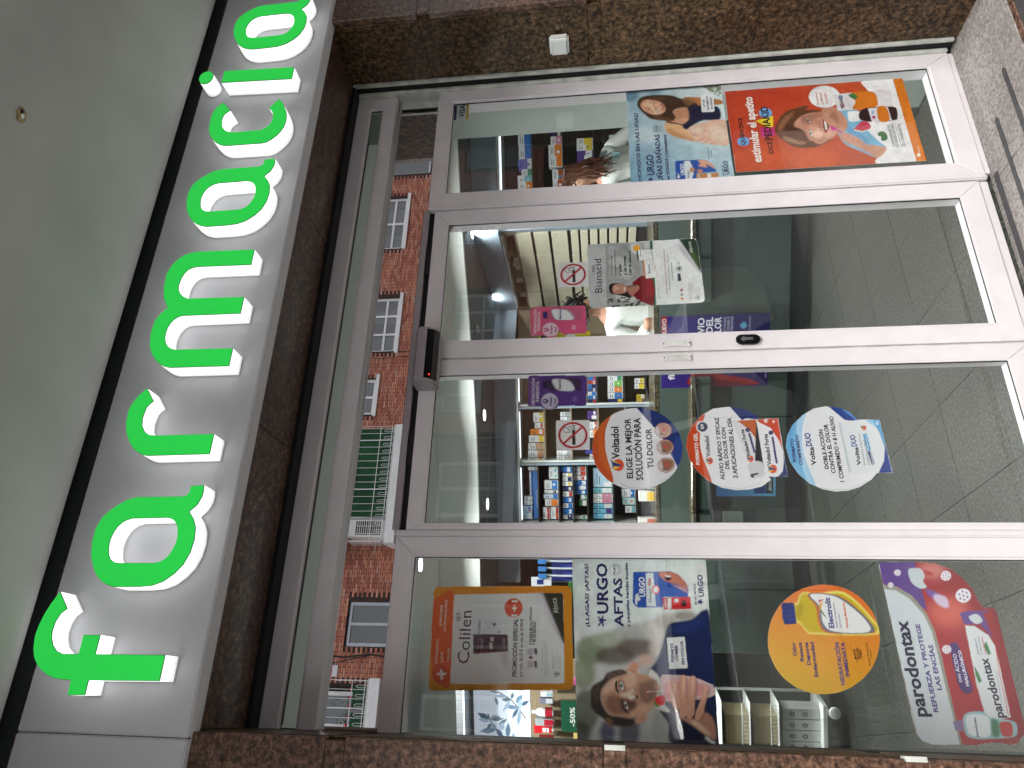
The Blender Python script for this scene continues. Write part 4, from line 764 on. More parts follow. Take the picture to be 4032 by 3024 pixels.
(60,70,44,0,1,.9,1478,1349,-1,1,-1,1,-1,1,0,2,0,2,0,1,1,2,1,0,2,1,1,-1,1,-1,1,-1,0,-2,0,-2,0,-1,-1,-2,-2,-1),
(60,70,44,0,1,.9,1454,1372,-2,0,-1,1,-1,2,0,1,0,2,1,2,1,1,1,1,1,0,1,0,1,-1,1,-2,1,-1,-1,-2,0,-2,-1,-1,-1,-1),
(60,70,44,0,1,.9,1482,1340,-1,0,-1,2,-1,1,0,2,0,3,1,2,1,1,1,1,1,1,1,-1,1,-1,1,-2,0,-2,0,-2,0,-2,-1,-2,-1,-1),
(60,70,44,0,1,.9,1485,1426,-2,0,-1,2,0,2,-1,2,0,3,1,2,1,2,1,2,1,0,2,0,1,-2,0,-2,1,-2,0,-3,-1,-3,-1,-2,-1,-1),
(60,70,44,0,1,.9,1476,1401,-1,0,-1,1,-1,2,0,1,0,3,1,1,1,2,1,1,1,0,1,0,1,-1,1,-2,1,-2,-1,-2,0,-2,-1,-1,-1,-1),
(28,34,26,0,1,.9,1461,1362,-1,1,-1,1,-1,2,0,2,0,3,0,2,1,2,1,1,2,0,1,0,1,-2,1,-2,0,-2,0,-2,0,-2,-1,-2,-2,-1),
(40,50,34,0,1,.9,1481,1334,-1,0,-1,1,-1,1,0,2,0,2,0,2,1,1,1,1,2,0,1,0,1,-1,1,-2,0,-1,0,-2,-1,-2,0,-1,-2,-1),
(40,50,34,0,1,.9,1448,1394,-1,0,-1,1,-1,2,0,1,0,2,0,2,1,2,1,1,2,0,1,-1,1,-1,1,-1,0,-2,0,-2,0,-2,-1,-1,-1,-1),
(60,70,44,0,1,.9,1453,1393,-2,1,-1,1,0,2,-1,2,0,2,1,3,1,1,1,1,1,1,2,-1,1,-1,0,-2,1,-2,0,-2,-1,-3,-1,-1,-1,-1),
(28,34,26,0,1,.9,1447,1462,-1,0,-1,1,-1,2,0,1,0,2,0,2,1,1,1,1,2,0,1,0,1,-1,1,-1,0,-2,0,-2,0,-2,-1,-1,-1,-1),
(40,50,34,0,1,.9,1452,1407,-1,1,-1,1,-1,2,0,3,0,2,1,3,1,2,1,1,1,1,1,-1,1,-1,1,-2,1,-3,-1,-3,0,-2,-1,-2,-1,-1),
(60,70,44,0,1,.9,1485,1398,-2,0,-1,1,0,2,-1,1,0,2,1,2,1,1,1,1,1,0,1,0,2,-1,0,-1,1,-2,0,-2,-1,-2,-1,-1,-1,-1),
(60,70,44,0,1,.9,1484,1417,-1,0,-1,1,-1,2,0,2,0,2,1,2,0,1,2,1,1,0,1,0,1,-1,1,-2,0,-2,0,-2,0,-1,-1,-2,-1,-1),
(40,50,34,0,1,.9,1445,1414,-1,0,-1,1,-1,3,0,2,0,3,0,2,1,2,2,2,1,0,1,-1,1,-1,1,-2,0,-3,0,-2,0,-3,-1,-2,-2,-1),
(28,34,26,0,1,.9,1469,1414,-2,1,-1,1,0,2,-1,1,0,3,1,1,1,2,1,1,1,0,2,0,1,-1,0,-2,1,-2,0,-2,-1,-2,-1,-1,-1,-1),
(40,50,34,0,1,.9,1470,1442,-1,0,-1,1,-1,2,0,1,0,2,0,2,1,1,1,1,2,0,1,0,1,-1,1,-1,0,-2,0,-2,0,-2,-1,-1,-2,-1),
(40,50,34,0,1,.9,1465,1359,-1,0,-1,1,-1,2,0,3,0,2,1,2,1,2,1,1,1,0,1,0,1,-1,1,-2,0,-2,0,-3,0,-2,-1,-2,-1,-1),
(40,50,34,0,1,.9,1475,1407,-1,0,-1,1,-1,2,0,2,0,2,1,3,1,1,1,1,1,1,1,-1,1,-1,1,-2,0,-2,0,-2,0,-2,-1,-2,-1,-1),
(28,34,26,0,1,.9,1466,1405,-2,1,-1,1,0,1,-1,2,0,2,1,2,1,2,1,1,1,0,2,0,1,-1,0,-2,1,-2,0,-2,-1,-2,-1,-1,-1,-1),
(28,34,26,0,1,.9,1454,1365,-1,0,-1,1,-1,2,0,2,0,3,1,2,1,2,1,1,1,0,1,0,1,-2,1,-1,0,-3,0,-2,0,-2,-1,-2,-1,-1),
(28,34,26,0,1,.9,1478,1476,-1,0,-1,2,-1,2,0,2,0,2,1,3,1,1,1,2,1,0,1,-1,2,-1,0,-2,1,-2,-1,-2,0,-3,-1,-2,-1,-1),
(28,34,26,0,1,.9,1469,1439,-1,1,-1,1,-1,2,0,2,0,3,1,2,0,2,2,1,1,0,1,0,1,-2,1,-1,0,-3,0,-2,0,-2,-1,-2,-1,-1),
(40,50,34,0,1,.9,1474,1339,-2,0,-1,1,0,2,-1,2,0,2,1,3,1,1,1,1,1,1,2,-1,1,-1,0,-2,1,-2,0,-2,-1,-2,-1,-2,-1,-1),
(60,70,44,0,1,.9,1467,1481,-1,0,-1,1,-1,2,0,2,0,2,1,2,1,1,1,1,1,1,1,-1,1,-1,1,-1,1,-2,-1,-2,0,-2,-1,-2,-1,-1),
(28,34,26,0,1,.9,1478,1440,-1,1,-1,1,-1,2,0,2,0,2,1,2,1,2,1,1,1,1,1,-1,1,-1,1,-2,1,-2,-1,-2,0,-3,-1,-1,-1,-2),
('Bianacid',30,28,36,1513,1510,1673,1512,29,0),
('neo',30,28,36,1611,1538,1643,1539,10,0),
(24,20,22,1,1,1,1527,1482,17,-1,10,-13,-3,-32,-11,-25,5,-29,23,-16,-79,32,3,25,8,29,5,17,5,9),
(176,124,108,1,1,1,1539,1468,11,-14,-2,-26,-12,-17,-13,-3,-14,11,-5,22,0,18,14,10),
(206,160,142,1,4,.8,1539,1461,5,-14,-19,-3,-8,11,9,8),
(160,108,92,1,2,1,1532,1415,6,-44,-17,-10,-29,19,1,18,24,14),
(40,28,28,0,1,1,1539,1444,-1,0,-1,1,-1,0,-1,1,0,0,1,1,1,0,1,1,1,0,1,0,1,-1,1,0,0,-1,0,0,0,-1,-1,0,-1,-1),
(40,28,28,0,1,1,1520,1443,-1,0,-1,0,-1,1,0,0,0,1,0,0,1,1,1,0,1,0,1,0,1,0,1,-1,0,0,0,-1,0,-1,-1,0,-1,0),
(50,34,30,0,1,1,1545,1453,-10,0,0,-1,10,-1),
(50,34,30,0,1,1,1525,1451,-10,0,0,-1,10,-1),
(226,214,210,1,1,1,1537,1422,-4,-4,-13,1,-4,5),
(150,40,50,0,1,1,1538,1424,-10,-7,-12,8,-1,-1,13,-9,11,8),
(150,96,84,0,2,1,1529,1431,-1,0,-1,0,-1,1,0,0,0,1,1,1,0,0,1,1,1,0,1,0,0,-1,1,0,0,-1,0,-1,0,0,-1,-1,-1,0),
(112,16,26,1,1,1,1548,1392,17,-15,20,-29,-15,-32,-9,-14,-112,6,4,28,27,41,17,10,24,-22,17,3),
(150,20,34,1,8,.7,1562,1331,-10,-25,-59,2,1,30),
(22,84,58,0,0,1,1749,1312,0,-11,-301,2,-2,9,72,-7,60,7),
(224,222,226,0,0,1,1750,1301,1,-93,-174,-91,-124,1,-3,16,-4,167),
('Para mi estómago',60,70,66,1589,1466,1687,1466,6,0),
('he elegido un producto',60,70,66,1588,1452,1718,1451,7,0),
('rápido',30,70,46,1590,1431,1644,1432,8,1),
('y de origen',30,70,46,1590,1411,1682,1410,8,1),
('100 % natural',30,70,46,1591,1391,1707,1390,10,1),
(226,150,40,0,0,1,1716,1350,-5,1,-4,3,-4,4,-1,5,0,6,2,5,4,4,5,2,5,1,5,-1,5,-3,3,-5,1,-5,0,-5,-2,-5,-4,-4,-5,-2),
(60,60,74,0,0,1,1707,1367,1,-5,-44,-3,-8,7),
(214,214,216,0,0,1,1708,1362,0,-71,-46,-3,-5,71),
(200,110,50,0,0,1,1657,1345,1,-8,-87,-1,4,5),
(226,224,226,0,0,1,1658,1339,2,-58,-84,-8,-6,63),
(200,110,50,0,0,1,1656,1302,-81,-10,0,-2,82,11),
(60,60,74,0,0,1,1708,1310,-47,-5,0,-2,47,5),
('Bianacid',50,46,60,1593,1318,1633,1321,8,0),
('Bianacid',50,46,60,1678,1350,1707,1351,6,0),
(150,150,160,0,1,1,1638,1320,-4,-11,14,-5,6,11,-3,1,-4,-10,-11,4,5,9),
('PARA ADULTOS Y NIÑOS',70,70,74,1475,1289,1528,1290,4,0),
('CONTRA EL REFLUJO, LA ACIDEZ Y LAS DIFICULTADES DIGESTIVAS',150,40,50,1494,1256,1704,1260,5,0),
('NeoBianacid calma los trastornos del estómago',60,100,80,1512,1244,1686,1245,5,0),
('y respeta tu organismo.',60,100,80,1556,1231,1642,1233,5,0),
(50,60,66,0,0,1,1586,1213,2,-12,-36,-1,-1,13),
(110,110,114,0,0,1,1610,1193,-4,1,-4,2,-3,3,-1,4,0,5,2,3,3,3,4,2,4,1,5,-1,4,-3,2,-3,2,-4,-1,-4,-1,-4,-3,-3,-4,-2),
(224,222,226,0,0,1,1610,1195,-3,1,-3,2,-2,2,-2,4,1,3,1,3,2,2,4,2,3,0,4,-1,3,-1,2,-3,1,-3,0,-4,-2,-3,-2,-2,-3,-2),
(60,60,64,0,0,1,1610,1198,-2,1,-2,1,-1,2,-1,2,0,2,1,2,2,2,2,1,2,0,2,-1,2,-1,2,-2,1,-2,-1,-2,0,-2,-2,-2,-2,-1),
(110,120,110,0,2,.7,1630,1200,14,2,-3,8,-13,-3),
(210,130,40,0,0,1,1470,1196,-2,0,-1,1,-2,2,0,2,0,2,1,1,1,2,2,1,2,0,2,-1,1,-1,2,-1,0,-2,0,-2,-1,-2,-1,-1,-2,-1),
(110,120,114,0,0,1,1489,1197,-2,0,-2,1,-1,2,-1,1,1,2,0,1,1,2,2,0,2,1,2,-1,1,-1,2,-1,0,-2,0,-2,-1,-1,-1,-1,-2,-1),
(160,50,60,0,0,1,1510,1197,-2,0,-2,1,-1,2,-1,1,0,2,1,1,1,2,2,0,2,1,2,-1,2,-1,1,-1,1,-2,0,-2,-1,-1,-2,-1,-1,-1),
(130,130,134,0,1,.6,1465,1175,83,-3,0,2,-83,3),
(130,130,134,0,1,.6,1465,1170,82,-3,0,2,-82,3),
(130,130,134,0,1,.6,1465,1165,83,-4,0,2,-83,4),
(130,130,134,0,1,.6,1464,1160,74,-3,0,2,-74,2),
(130,130,134,0,1,.6,1488,1147,46,0,0,1,-47,1),
(130,130,134,0,1,.6,1487,1139,43,-1,0,2,-43,1),
(130,130,134,0,1,.6,1487,1132,33,0,0,2,-33,0),
(60,60,64,0,0,1,1473,1135,-3,1,-3,1,-2,3,-1,3,0,4,2,2,2,3,3,1,3,1,3,-1,3,-2,2,-3,1,-3,0,-3,-1,-3,-3,-2,-3,-2),
(224,222,226,0,0,1,1473,1137,-2,0,-2,2,-2,2,-1,2,0,3,1,2,2,2,2,2,3,0,2,-1,3,-1,1,-3,1,-2,0,-3,-1,-2,-2,-2,-2,-1),
('B',60,60,64,1470,1140,1477,1139,8,1),
(20,44,24,0,0,1,1751,1199,1,-60,-13,-14,-156,-5,78,36),
(60,84,30,1,8,.8,1675,1159,7,-22,-88,-15,27,20),
(206,204,208,1,3,1,1732,1227,19,-19,-4,-13,-90,-42,-80,-33,13,10,77,51),
(150,150,156,1,6,.6,1735,1198,-83,-45,-71,-31,41,27,63,38),
('Aboca',230,232,224,1683,1144,1737,1151,15,0),],
'hid_pink': [(1448,1794,8,-5,0,-207,-5,-6,-112,-2,-6,6,-3,85,22,16,-20,6,-14,14,-1,18,13,18,1,51,7,4),
('g',196,76,116,196,76,116,196,76,116,196,76,116),
('HIDRATACIÓN',236,214,222,1338,1769,1449,1771,11,1),
('INMEDIATA',236,214,222,1350,1755,1437,1757,10,1),
(222,186,200,0,0,.95,1353,1682,-11,2,-8,5,-7,9,-3,10,0,11,4,10,7,9,10,5,10,2,10,-1,9,-6,7,-8,3,-11,0,-11,-4,-10,-8,-8,-9,-6),
('Pídelo',170,60,96,1334,1706,1373,1707,8,1),
('Aquí',170,60,96,1340,1691,1367,1691,8,1),
(170,60,96,1,0,1,1354,1741,9,-5,0,-6,-10,-13,-8,13,0,6),
(222,186,200,0,0,1,1354,1729,-2,0,-1,1,-1,1,0,1,0,1,0,1,1,1,2,1,1,0,1,0,2,0,0,-1,1,-2,0,-1,-1,-1,-1,-1,-1,-1),
(28,34,90,0,0,1,1435,1744,1,-17,-31,-2,0,18),
(170,80,110,1,1,1,1428,1725,18,-13,2,-112,-9,-7,-41,1,-6,7,3,108,14,16),
(146,140,150,1,1,1,1444,1711,1,-31,-3,-29,-18,-22,-27,-9,-3,38,4,36,21,13),
(206,206,210,1,1,1,1443,1707,1,-27,-7,-29,-17,-16,-23,-9,-1,39,4,27,19,11),
('Electrolit',40,50,120,1401,1672,1443,1673,8,1),
(214,160,180,0,2,.6,1359,1613,-4,1,-3,1,-2,3,-2,3,1,3,1,3,3,3,3,1,4,1,4,-1,3,-2,3,-2,1,-3,0,-3,-2,-3,-2,-3,-4,-1),],
'hid_purple': [(1150,1796,7,-5,-5,-208,-8,-7,-108,2,-8,6,2,98,-10,8,-5,24,6,23,9,9,-1,45,7,4),
('g',74,44,116,74,44,116,74,44,116,74,44,116),
('HIDRATACIÓN',206,196,220,1035,1771,1145,1774,12,1),
('INMEDIATA',206,196,220,1047,1755,1132,1757,12,1),
(176,168,190,0,0,1,1049,1683,-11,2,-10,6,-7,8,-4,10,1,11,4,11,7,8,10,6,11,2,11,-2,10,-5,7,-9,4,-10,0,-11,-5,-11,-7,-8,-10,-6),
('Pídelo',60,40,90,1030,1706,1068,1707,9,1),
('Aquí',60,40,90,1035,1692,1062,1692,8,1),
(60,40,90,1,0,1,1050,1742,9,-7,0,-6,-9,-11,-10,11,1,6),
(176,168,190,0,0,1,1050,1729,-2,0,-1,1,-1,1,0,1,0,2,0,1,1,1,2,1,1,0,1,0,2,-1,1,-1,0,-1,0,-2,0,-1,-1,-1,-2,-1),
(24,24,50,0,0,1,1132,1742,0,-19,-28,-1,-1,18),
(52,36,66,1,1,1,1124,1723,17,-15,1,-100,-9,-10,-36,0,-7,11,0,94,17,19),
(140,136,148,1,1,1,1139,1707,-2,-55,-15,-22,-31,-8,-1,51,12,22),
(196,196,200,1,1,1,1138,1704,-2,-48,-17,-22,-27,-8,0,47,12,18),
('Electrolit',60,50,90,1097,1673,1138,1675,9,1),
(120,100,150,0,2,.6,1055,1613,-4,1,-3,2,-3,2,-1,3,0,3,1,2,3,3,4,1,4,0,4,0,4,-2,2,-2,2,-3,-1,-3,-1,-2,-3,-3,-3,-1),],
'kid': [(2538,944,-2,-749,-459,-6,0,750),
('g',198,70,42,192,66,42,198,84,46,200,82,44),
(216,96,48,0,40,.6,2110,518,-30,17,-24,41,-16,60,-5,71,6,74,16,70,25,56,31,35,34,10,31,-16,25,-42,17,-61,5,-74,-7,-76,-18,-70,-26,-54,-31,-33),
(186,52,34,0,40,.5,2473,597,-23,12,-18,26,-12,38,-4,45,5,47,12,44,19,35,24,21,25,6,24,-11,19,-26,12,-39,4,-46,-5,-48,-14,-44,-19,-34,-24,-21),
(120,180,214,1,2,1,2356,506,41,-29,-32,-79,-52,-26,-66,-50,-84,-6,-53,52,40,66,40,50,49,18,62,8),
(80,140,190,1,8,.6,2297,471,-27,-31,-65,-50,-32,32,39,36),
(236,232,236,1,0,1,2538,358,-1,-123,-460,-12,-1,153,39,-9,41,-37,46,26,51,26,48,-4,69,-51,103,-45,-1,54,27,17),
(236,232,236,0,0,1,2537,235,-459,-8,0,41,363,19),
(216,118,30,0,0,1,2537,234,-1,-39,-459,-6,0,38),
(196,140,116,1,3,1,2386,551,14,-52,-54,-36,-50,-5,-35,19,-8,36,27,31),
(150,96,76,1,8,.6,2370,517,4,-23,-62,1,-35,23,26,14),
(100,58,40,1,2,1,2290,757,25,-6,32,-16,28,-19,23,-27,10,-33,10,-29,1,-24,-12,0,-9,15,-6,-36,-7,-27,-9,17,-3,37,-18,27,-41,12,-27,-21,-25,-2,-42,-7,-2,-23,13,-38,-7,-26,-18,24,-14,28,-8,40,3,42,14,34,28,26,31,24),
(156,108,74,1,7,.7,2297,744,45,-18,35,-35,14,-29,-32,16,-31,29,-44,24),
(190,142,110,1,6,.8,2254,728,-10,-29,-20,-33,-11,-29,-10,23,12,37,23,27),
(60,34,26,1,6,.6,2303,716,14,-32,-12,-41,-31,-14,-1,30,7,33),
('h',.6,68,4,2290,757,25,-6,32,-16,51,-46,20,-62,-11,-24,-15,-21,-19,27,-26,34,-42,6,-43,-24,-42,-7,7,-60,-21,-3,-22,68,3,42,42,60,31,24),
(200,144,122,1,2,1,2308,676,32,-14,23,-27,13,-39,0,-42,-23,-27,-32,-20,-30,-10,-32,5,-23,19,-18,32,-1,36,3,29,17,10,38,10,19,18),
(160,104,86,1,8,.7,2359,635,14,-50,-1,-37,-25,10,-5,31,-32,23,2,18,22,12),
(236,190,170,1,8,.9,2272,599,2,-24,-18,-10,-24,10,3,23,17,10),
(222,170,150,1,8,.8,2284,549,-4,-35,-21,-3,-30,28,10,17),
(190,120,104,1,9,.7,2329,585,6,-25,-29,4,-7,19),
(216,164,142,1,5,.8,2301,607,-6,-23,-5,-15,-16,6,5,17,7,23),
(250,236,228,0,2,.9,2283,577,-1,1,-1,0,-1,1,-1,1,1,1,0,1,1,0,1,1,1,0,2,-1,1,0,0,-1,1,-1,0,-1,-1,-1,-1,0,-1,-1),
(130,70,58,0,1,.8,2298,574,-10,-4,-12,5,-1,-1,13,-5,11,4),
(90,46,38,0,1,1,2293,571,-1,0,0,1,-1,0,0,1,0,1,1,0,0,1,1,0,1,0,0,0,1,-1,0,0,0,-1,0,-1,0,0,-1,-1,0,0),
(236,230,226,1,1,1,2349,615,-5,-5,-21,-2,0,6,13,4),
(60,56,50,0,1,1,2334,610,-2,0,-3,1,-2,1,0,2,0,1,1,1,2,1,2,0,3,0,3,0,2,-1,2,-2,1,-1,0,-1,-1,-2,-2,0,-3,-1),
(16,12,12,0,0,1,2335,611,-2,1,-1,0,-1,1,0,1,0,0,0,1,1,0,2,1,1,0,1,-1,2,0,1,-1,0,-1,0,-1,-1,0,-1,-1,-1,0),
(240,240,240,0,0,1,2338,614,0,0,-1,0,0,0,0,1,0,0,0,0,0,0,1,0,0,0,1,0,0,0,1,0,0,-1,0,0,0,0,-1,0,0,0),
(50,28,22,0,1,1,2357,611,-12,8,-16,1,-11,-10,2,-2,10,10,14,-1,12,-7),
(236,230,226,1,1,1,2271,617,5,-7,-18,-2,-14,3,9,6),
(60,56,50,0,1,1,2262,609,-3,1,-2,1,-2,1,-1,1,0,2,1,1,2,0,3,1,2,0,3,-1,3,-1,1,-1,1,-2,0,-1,-1,-1,-2,0,-2,-1),
(16,12,12,0,0,1,2262,611,-1,1,-2,0,0,1,-1,0,0,1,1,0,1,1,1,0,1,0,2,-1,1,0,1,-1,0,0,0,-1,0,0,-1,-1,-2,0),
(240,240,240,0,0,1,2265,613,0,0,-1,0,0,1,0,0,0,0,0,1,1,0,0,0,1,0,0,0,1,0,0,-1,0,0,0,0,0,-1,0,0,-1,0),
(50,28,22,0,1,1,2281,611,-7,8,-18,1,-16,-10,1,-1,17,9,15,0,6,-8),
(130,80,60,0,2,.8,2363,627,-12,8,-22,2,0,-2,21,-2,10,-8),
(130,80,60,0,2,.7,2274,631,-21,2,-17,-7,2,-2,16,6,21,-1),
(150,50,54,1,1,1,2338,553,-13,-5,-18,-11,-16,-2,-16,5,-18,13,19,5,29,-1),
(60,16,20,1,1,1,2325,551,-13,-9,-21,-3,-20,9,5,5,25,0),
(244,236,230,1,1,1,2323,550,-6,-6,-22,-2,-20,4,5,5,20,0),
(170,140,136,0,0,.8,2310,549,-3,-8,1,0,3,8),
(170,140,136,0,0,.8,2300,550,-3,-7,1,-1,3,8),
(170,140,136,0,0,.8,2290,552,-4,-8,1,0,4,8),
(170,140,136,0,0,.8,2280,553,-3,-8,1,0,3,8),
(206,146,124,1,2,1,2219,607,3,-13,-6,-17,6,-22,-8,1,-14,23,6,23),
(130,70,56,0,2,.8,2215,595,0,-15,4,-4,2,1,-3,3,-1,15),
(196,60,150,0,0,1,2293,533,-19,-18,-27,-31,6,-3,27,31,19,17),
(196,60,150,0,0,1,2297,533,-4,-13,-11,-14,-13,4,-3,14,10,10,3,-10,6,9,1,-11),
(206,150,128,1,2,1,2245,497,10,-19,-14,-24,-27,-31,-31,-20,-9,-33,-18,-42,-47,38,27,36,39,45,27,35,19,14),
(140,84,70,0,2,.8,2243,463,-21,9,-1,-2,20,-9),
(140,84,70,0,2,.8,2223,449,-20,8,-1,-2,20,-8),
(140,84,70,0,2,.8,2212,429,-20,9,-1,-3,20,-8),
(206,60,90,1,1,1,2273,435,36,-36,-9,-25,-30,-4,-16,29,9,33),
(230,240,220,0,1,1,2261,438,-12,-29,9,-35,6,0,-9,34,11,28),
(50,20,26,0,0,1,2285,401,-1,0,-1,0,-1,1,0,1,0,1,0,0,1,1,1,0,1,0,1,0,1,-1,1,-1,0,0,0,-1,-1,-1,0,0,-1,-1),
(50,20,26,0,0,1,2289,387,-1,0,0,0,-1,1,0,1,0,1,0,0,1,1,1,0,1,0,1,0,1,-1,0,-1,1,0,0,-1,-1,-1,-1,0,0,0),
(50,20,26,0,0,1,2271,385,-1,1,-1,0,0,1,-1,1,0,0,1,1,1,0,0,1,2,0,1,-1,0,0,1,-1,0,-1,0,0,0,-1,-1,0,-1,-1),
(50,20,26,0,0,1,2274,411,-2,0,0,1,-1,1,0,0,0,1,0,1,1,0,1,0,1,0,1,0,1,0,0,-1,1,-1,0,-1,-1,0,-1,-1,0,0),
(236,232,234,0,0,1,2456,464,-21,7,-18,14,-13,19,-5,22,2,23,10,20,16,15,20,8,23,1,21,-7,19,-14,13,-19,5,-23,-2,-23,-10,-20,-17,-15,-20,-8),
('Contribuye',206,90,60,2418,557,2495,550,8,0),
('a estimular',206,90,60,2419,538,2495,530,8,0),
('el apetito',206,90,60,2422,519,2484,514,8,0),
(222,214,220,0,0,1,2474,489,2,-232,-100,3,2,227),
(216,118,30,1,0,1,2473,416,0,-85,-48,-14,-42,16,-2,89,41,-16),
('PEDIAKID',40,40,50,2388,457,2464,459,14,1),
(60,120,60,1,0,1,2462,429,8,-21,-18,-15,-15,11,5,13),
(190,60,120,0,0,.6,2416,470,1,-16,-22,0,-1,16),
(110,160,214,0,0,.7,2451,452,-5,1,-3,2,-3,4,-1,3,0,4,2,3,3,3,4,1,5,0,4,-2,4,-2,2,-3,1,-4,0,-4,-2,-3,-3,-2,-4,-1),
(236,234,238,1,0,1,2363,448,6,-6,-3,-38,-47,0,-6,5,1,39),
(44,20,24,1,1,1,2347,406,26,-18,10,-28,-4,-97,-23,-13,-36,5,-17,14,-1,87,9,33,11,16),
(226,220,226,0,0,1,2379,363,0,-80,-75,-3,-2,80),
(216,118,30,1,1,1,2379,325,0,-35,-74,0,-1,40),
(110,160,214,0,0,.8,2353,342,-3,1,-3,1,-2,2,-1,3,0,2,1,2,3,1,3,0,3,0,3,-1,3,-1,2,-2,1,-3,0,-2,-1,-1,-3,-2,-3,0),
(190,60,120,0,0,1,2336,355,-1,-14,-16,2,-1,11),
(120,170,230,1,0,1,2249,917,14,-12,2,-23,-17,-14,-24,5,-7,18,8,22),
('QUIEN DICE',36,30,36,2220,886,2377,883,17,1),
('estimular el apetito',244,236,236,2122,830,2494,836,27,1),
(206,50,130,0,0,1,2308,816,4,-57,-49,-1,-5,57),
(240,206,50,0,0,1,2353,830,22,-76,-62,7,-5,21),
(120,170,230,0,0,1,2392,756,-10,3,-8,6,-6,8,-2,9,1,9,4,9,7,6,9,4,10,1,10,-3,8,-6,6,-8,2,-9,0,-10,-5,-8,-7,-7,-9,-3),
('DICE',36,30,36,2165,777,2232,773,19,1),
('PEDIAKID',36,30,36,2238,772,2432,772,30,1),
(40,100,50,1,0,1,2237,348,10,-17,-12,-15,-30,-1,-11,17,7,9,18,-2,4,9),
('CON INGREDIENTES',50,56,60,2159,293,2278,296,11,0),
('DE ORIGEN NATURAL',50,56,60,2156,279,2284,280,11,0),
('SIN CONSERVANTES',50,56,60,2158,253,2281,255,11,0),
(60,60,60,0,0,1,2154,268,134,3,0,1,-135,-2),
('Uriach',240,232,226,2119,204,2154,203,7,0),
(240,232,226,1,0,1,2103,220,14,-5,-1,-8,-9,-2,-6,5),],
'hongos': [(2591,1377,-5,-420,-534,-9,-6,427),
('g',110,150,176,168,188,198,160,182,194,200,210,216),
(60,110,140,0,14,.8,2553,1320,-14,2,-11,7,-8,10,-4,12,1,13,6,11,10,9,13,6,14,2,14,-3,12,-6,8,-10,3,-13,-1,-12,-6,-12,-10,-9,-13,-6),
(140,172,190,0,20,.7,2476,1268,-15,4,-12,9,-9,13,-3,16,1,17,7,15,11,13,14,8,16,2,15,-3,12,-9,9,-14,3,-16,-1,-17,-7,-16,-11,-12,-15,-8),
(84,130,160,0,20,.6,2551,1215,-10,3,-9,6,-6,9,-3,10,1,12,5,10,8,8,10,6,11,1,10,-2,9,-7,6,-9,3,-11,-1,-11,-5,-10,-8,-9,-10,-5),
(190,204,210,0,25,.8,2309,1235,-17,5,-14,12,-10,17,-4,21,2,22,7,20,13,17,16,10,18,3,17,-5,15,-11,9,-18,5,-21,-2,-22,-8,-20,-13,-17,-17,-10),
(200,206,210,0,20,.8,2543,964,-15,4,-12,9,-9,14,-3,16,1,16,7,15,11,12,14,7,16,2,15,-4,12,-9,9,-14,4,-16,-2,-17,-7,-15,-11,-12,-15,-7),
(120,120,50,0,2,.9,2580,1008,-1,1,-1,1,-1,1,0,2,0,2,1,1,1,2,1,0,1,1,2,-1,1,-1,1,-1,0,-2,0,-2,-1,-1,-1,-2,-1,0),
(60,80,30,0,2,.9,2572,972,-1,1,-1,1,-1,1,0,2,0,2,0,1,1,1,2,1,1,0,1,0,2,-1,0,-1,1,-2,-1,-2,0,-2,-1,-1,-2,-1),
(96,110,44,0,2,.9,2554,966,-2,0,-1,1,0,2,-1,1,0,2,1,2,1,1,1,1,2,0,1,-1,1,-1,1,-1,0,-2,0,-1,-1,-2,-1,-1,-1,-1),
(120,120,50,0,2,.9,2579,1024,-1,0,-1,1,-1,2,0,1,0,2,1,2,1,1,1,1,2,0,1,0,1,-1,1,-2,0,-2,0,-1,-1,-2,-1,-1,-1,-1),
(96,110,44,0,2,.9,2543,991,-1,0,-1,1,-1,2,0,1,0,2,1,2,1,1,1,1,1,0,2,0,1,-1,1,-2,0,-1,0,-2,-1,-2,-1,-1,-1,-1),
(120,120,50,0,2,.9,2574,995,-2,1,-1,1,-1,1,0,2,0,2,1,1,1,2,1,0,2,1,1,-1,1,-1,1,-1,0,-2,0,-2,-1,-1,-1,-2,-1,0),
(40,58,24,0,2,.9,2579,1025,-1,0,-1,1,-1,1,-1,2,1,2,0,1,1,2,2,1,1,0,1,-1,2,-1,0,-1,1,-2,-1,-2,0,-1,-1,-1,-2,-1),
(120,120,50,0,2,.9,2552,992,-2,0,-1,1,0,2,-1,1,0,2,1,2,1,1,1,1,2,0,1,0,1,-1,1,-2,0,-2,0,-1,-1,-2,-1,-1,-1,-1),
(60,80,30,0,2,.9,2527,979,-1,1,-1,1,-1,1,0,2,0,2,1,1,1,2,1,0,1,1,2,-1,1,-1,1,-1,0,-2,0,-2,-1,-1,-1,-2,-1,0),
(120,120,50,0,2,.9,2583,1021,-1,0,-1,1,-1,2,0,1,0,2,1,2,1,1,1,1,1,0,2,0,1,-1,1,-2,0,-1,0,-2,-1,-2,-1,-1,-1,-1),
(96,110,44,0,2,.9,2575,1022,-1,0,-2,1,0,2,-1,1,1,2,0,2,1,1,2,1,1,0,1,0,1,-1,1,-2,1,-1,-1,-2,0,-2,-1,-1,-2,-1),
(96,110,44,0,2,.9,2557,990,-2,0,-1,1,-1,1,0,2,0,2,1,1,1,2,1,1,2,0,1,-1,1,-1,1,-1,0,-2,0,-2,-1,-1,-1,-1,-1,-1),
(60,80,30,0,2,.9,2574,1016,-2,0,-1,1,-1,1,0,2,0,2,1,1,1,2,1,1,2,0,1,-1,1,-1,1,-1,0,-2,0,-2,-1,-1,-1,-1,-1,-1),
(96,110,44,0,2,.9,2583,1023,-1,0,-1,1,-1,2,0,1,0,2,1,2,1,1,1,1,1,0,2,0,1,-1,1,-2,0,-1,0,-2,-1,-2,-1,-1,-1,-1),
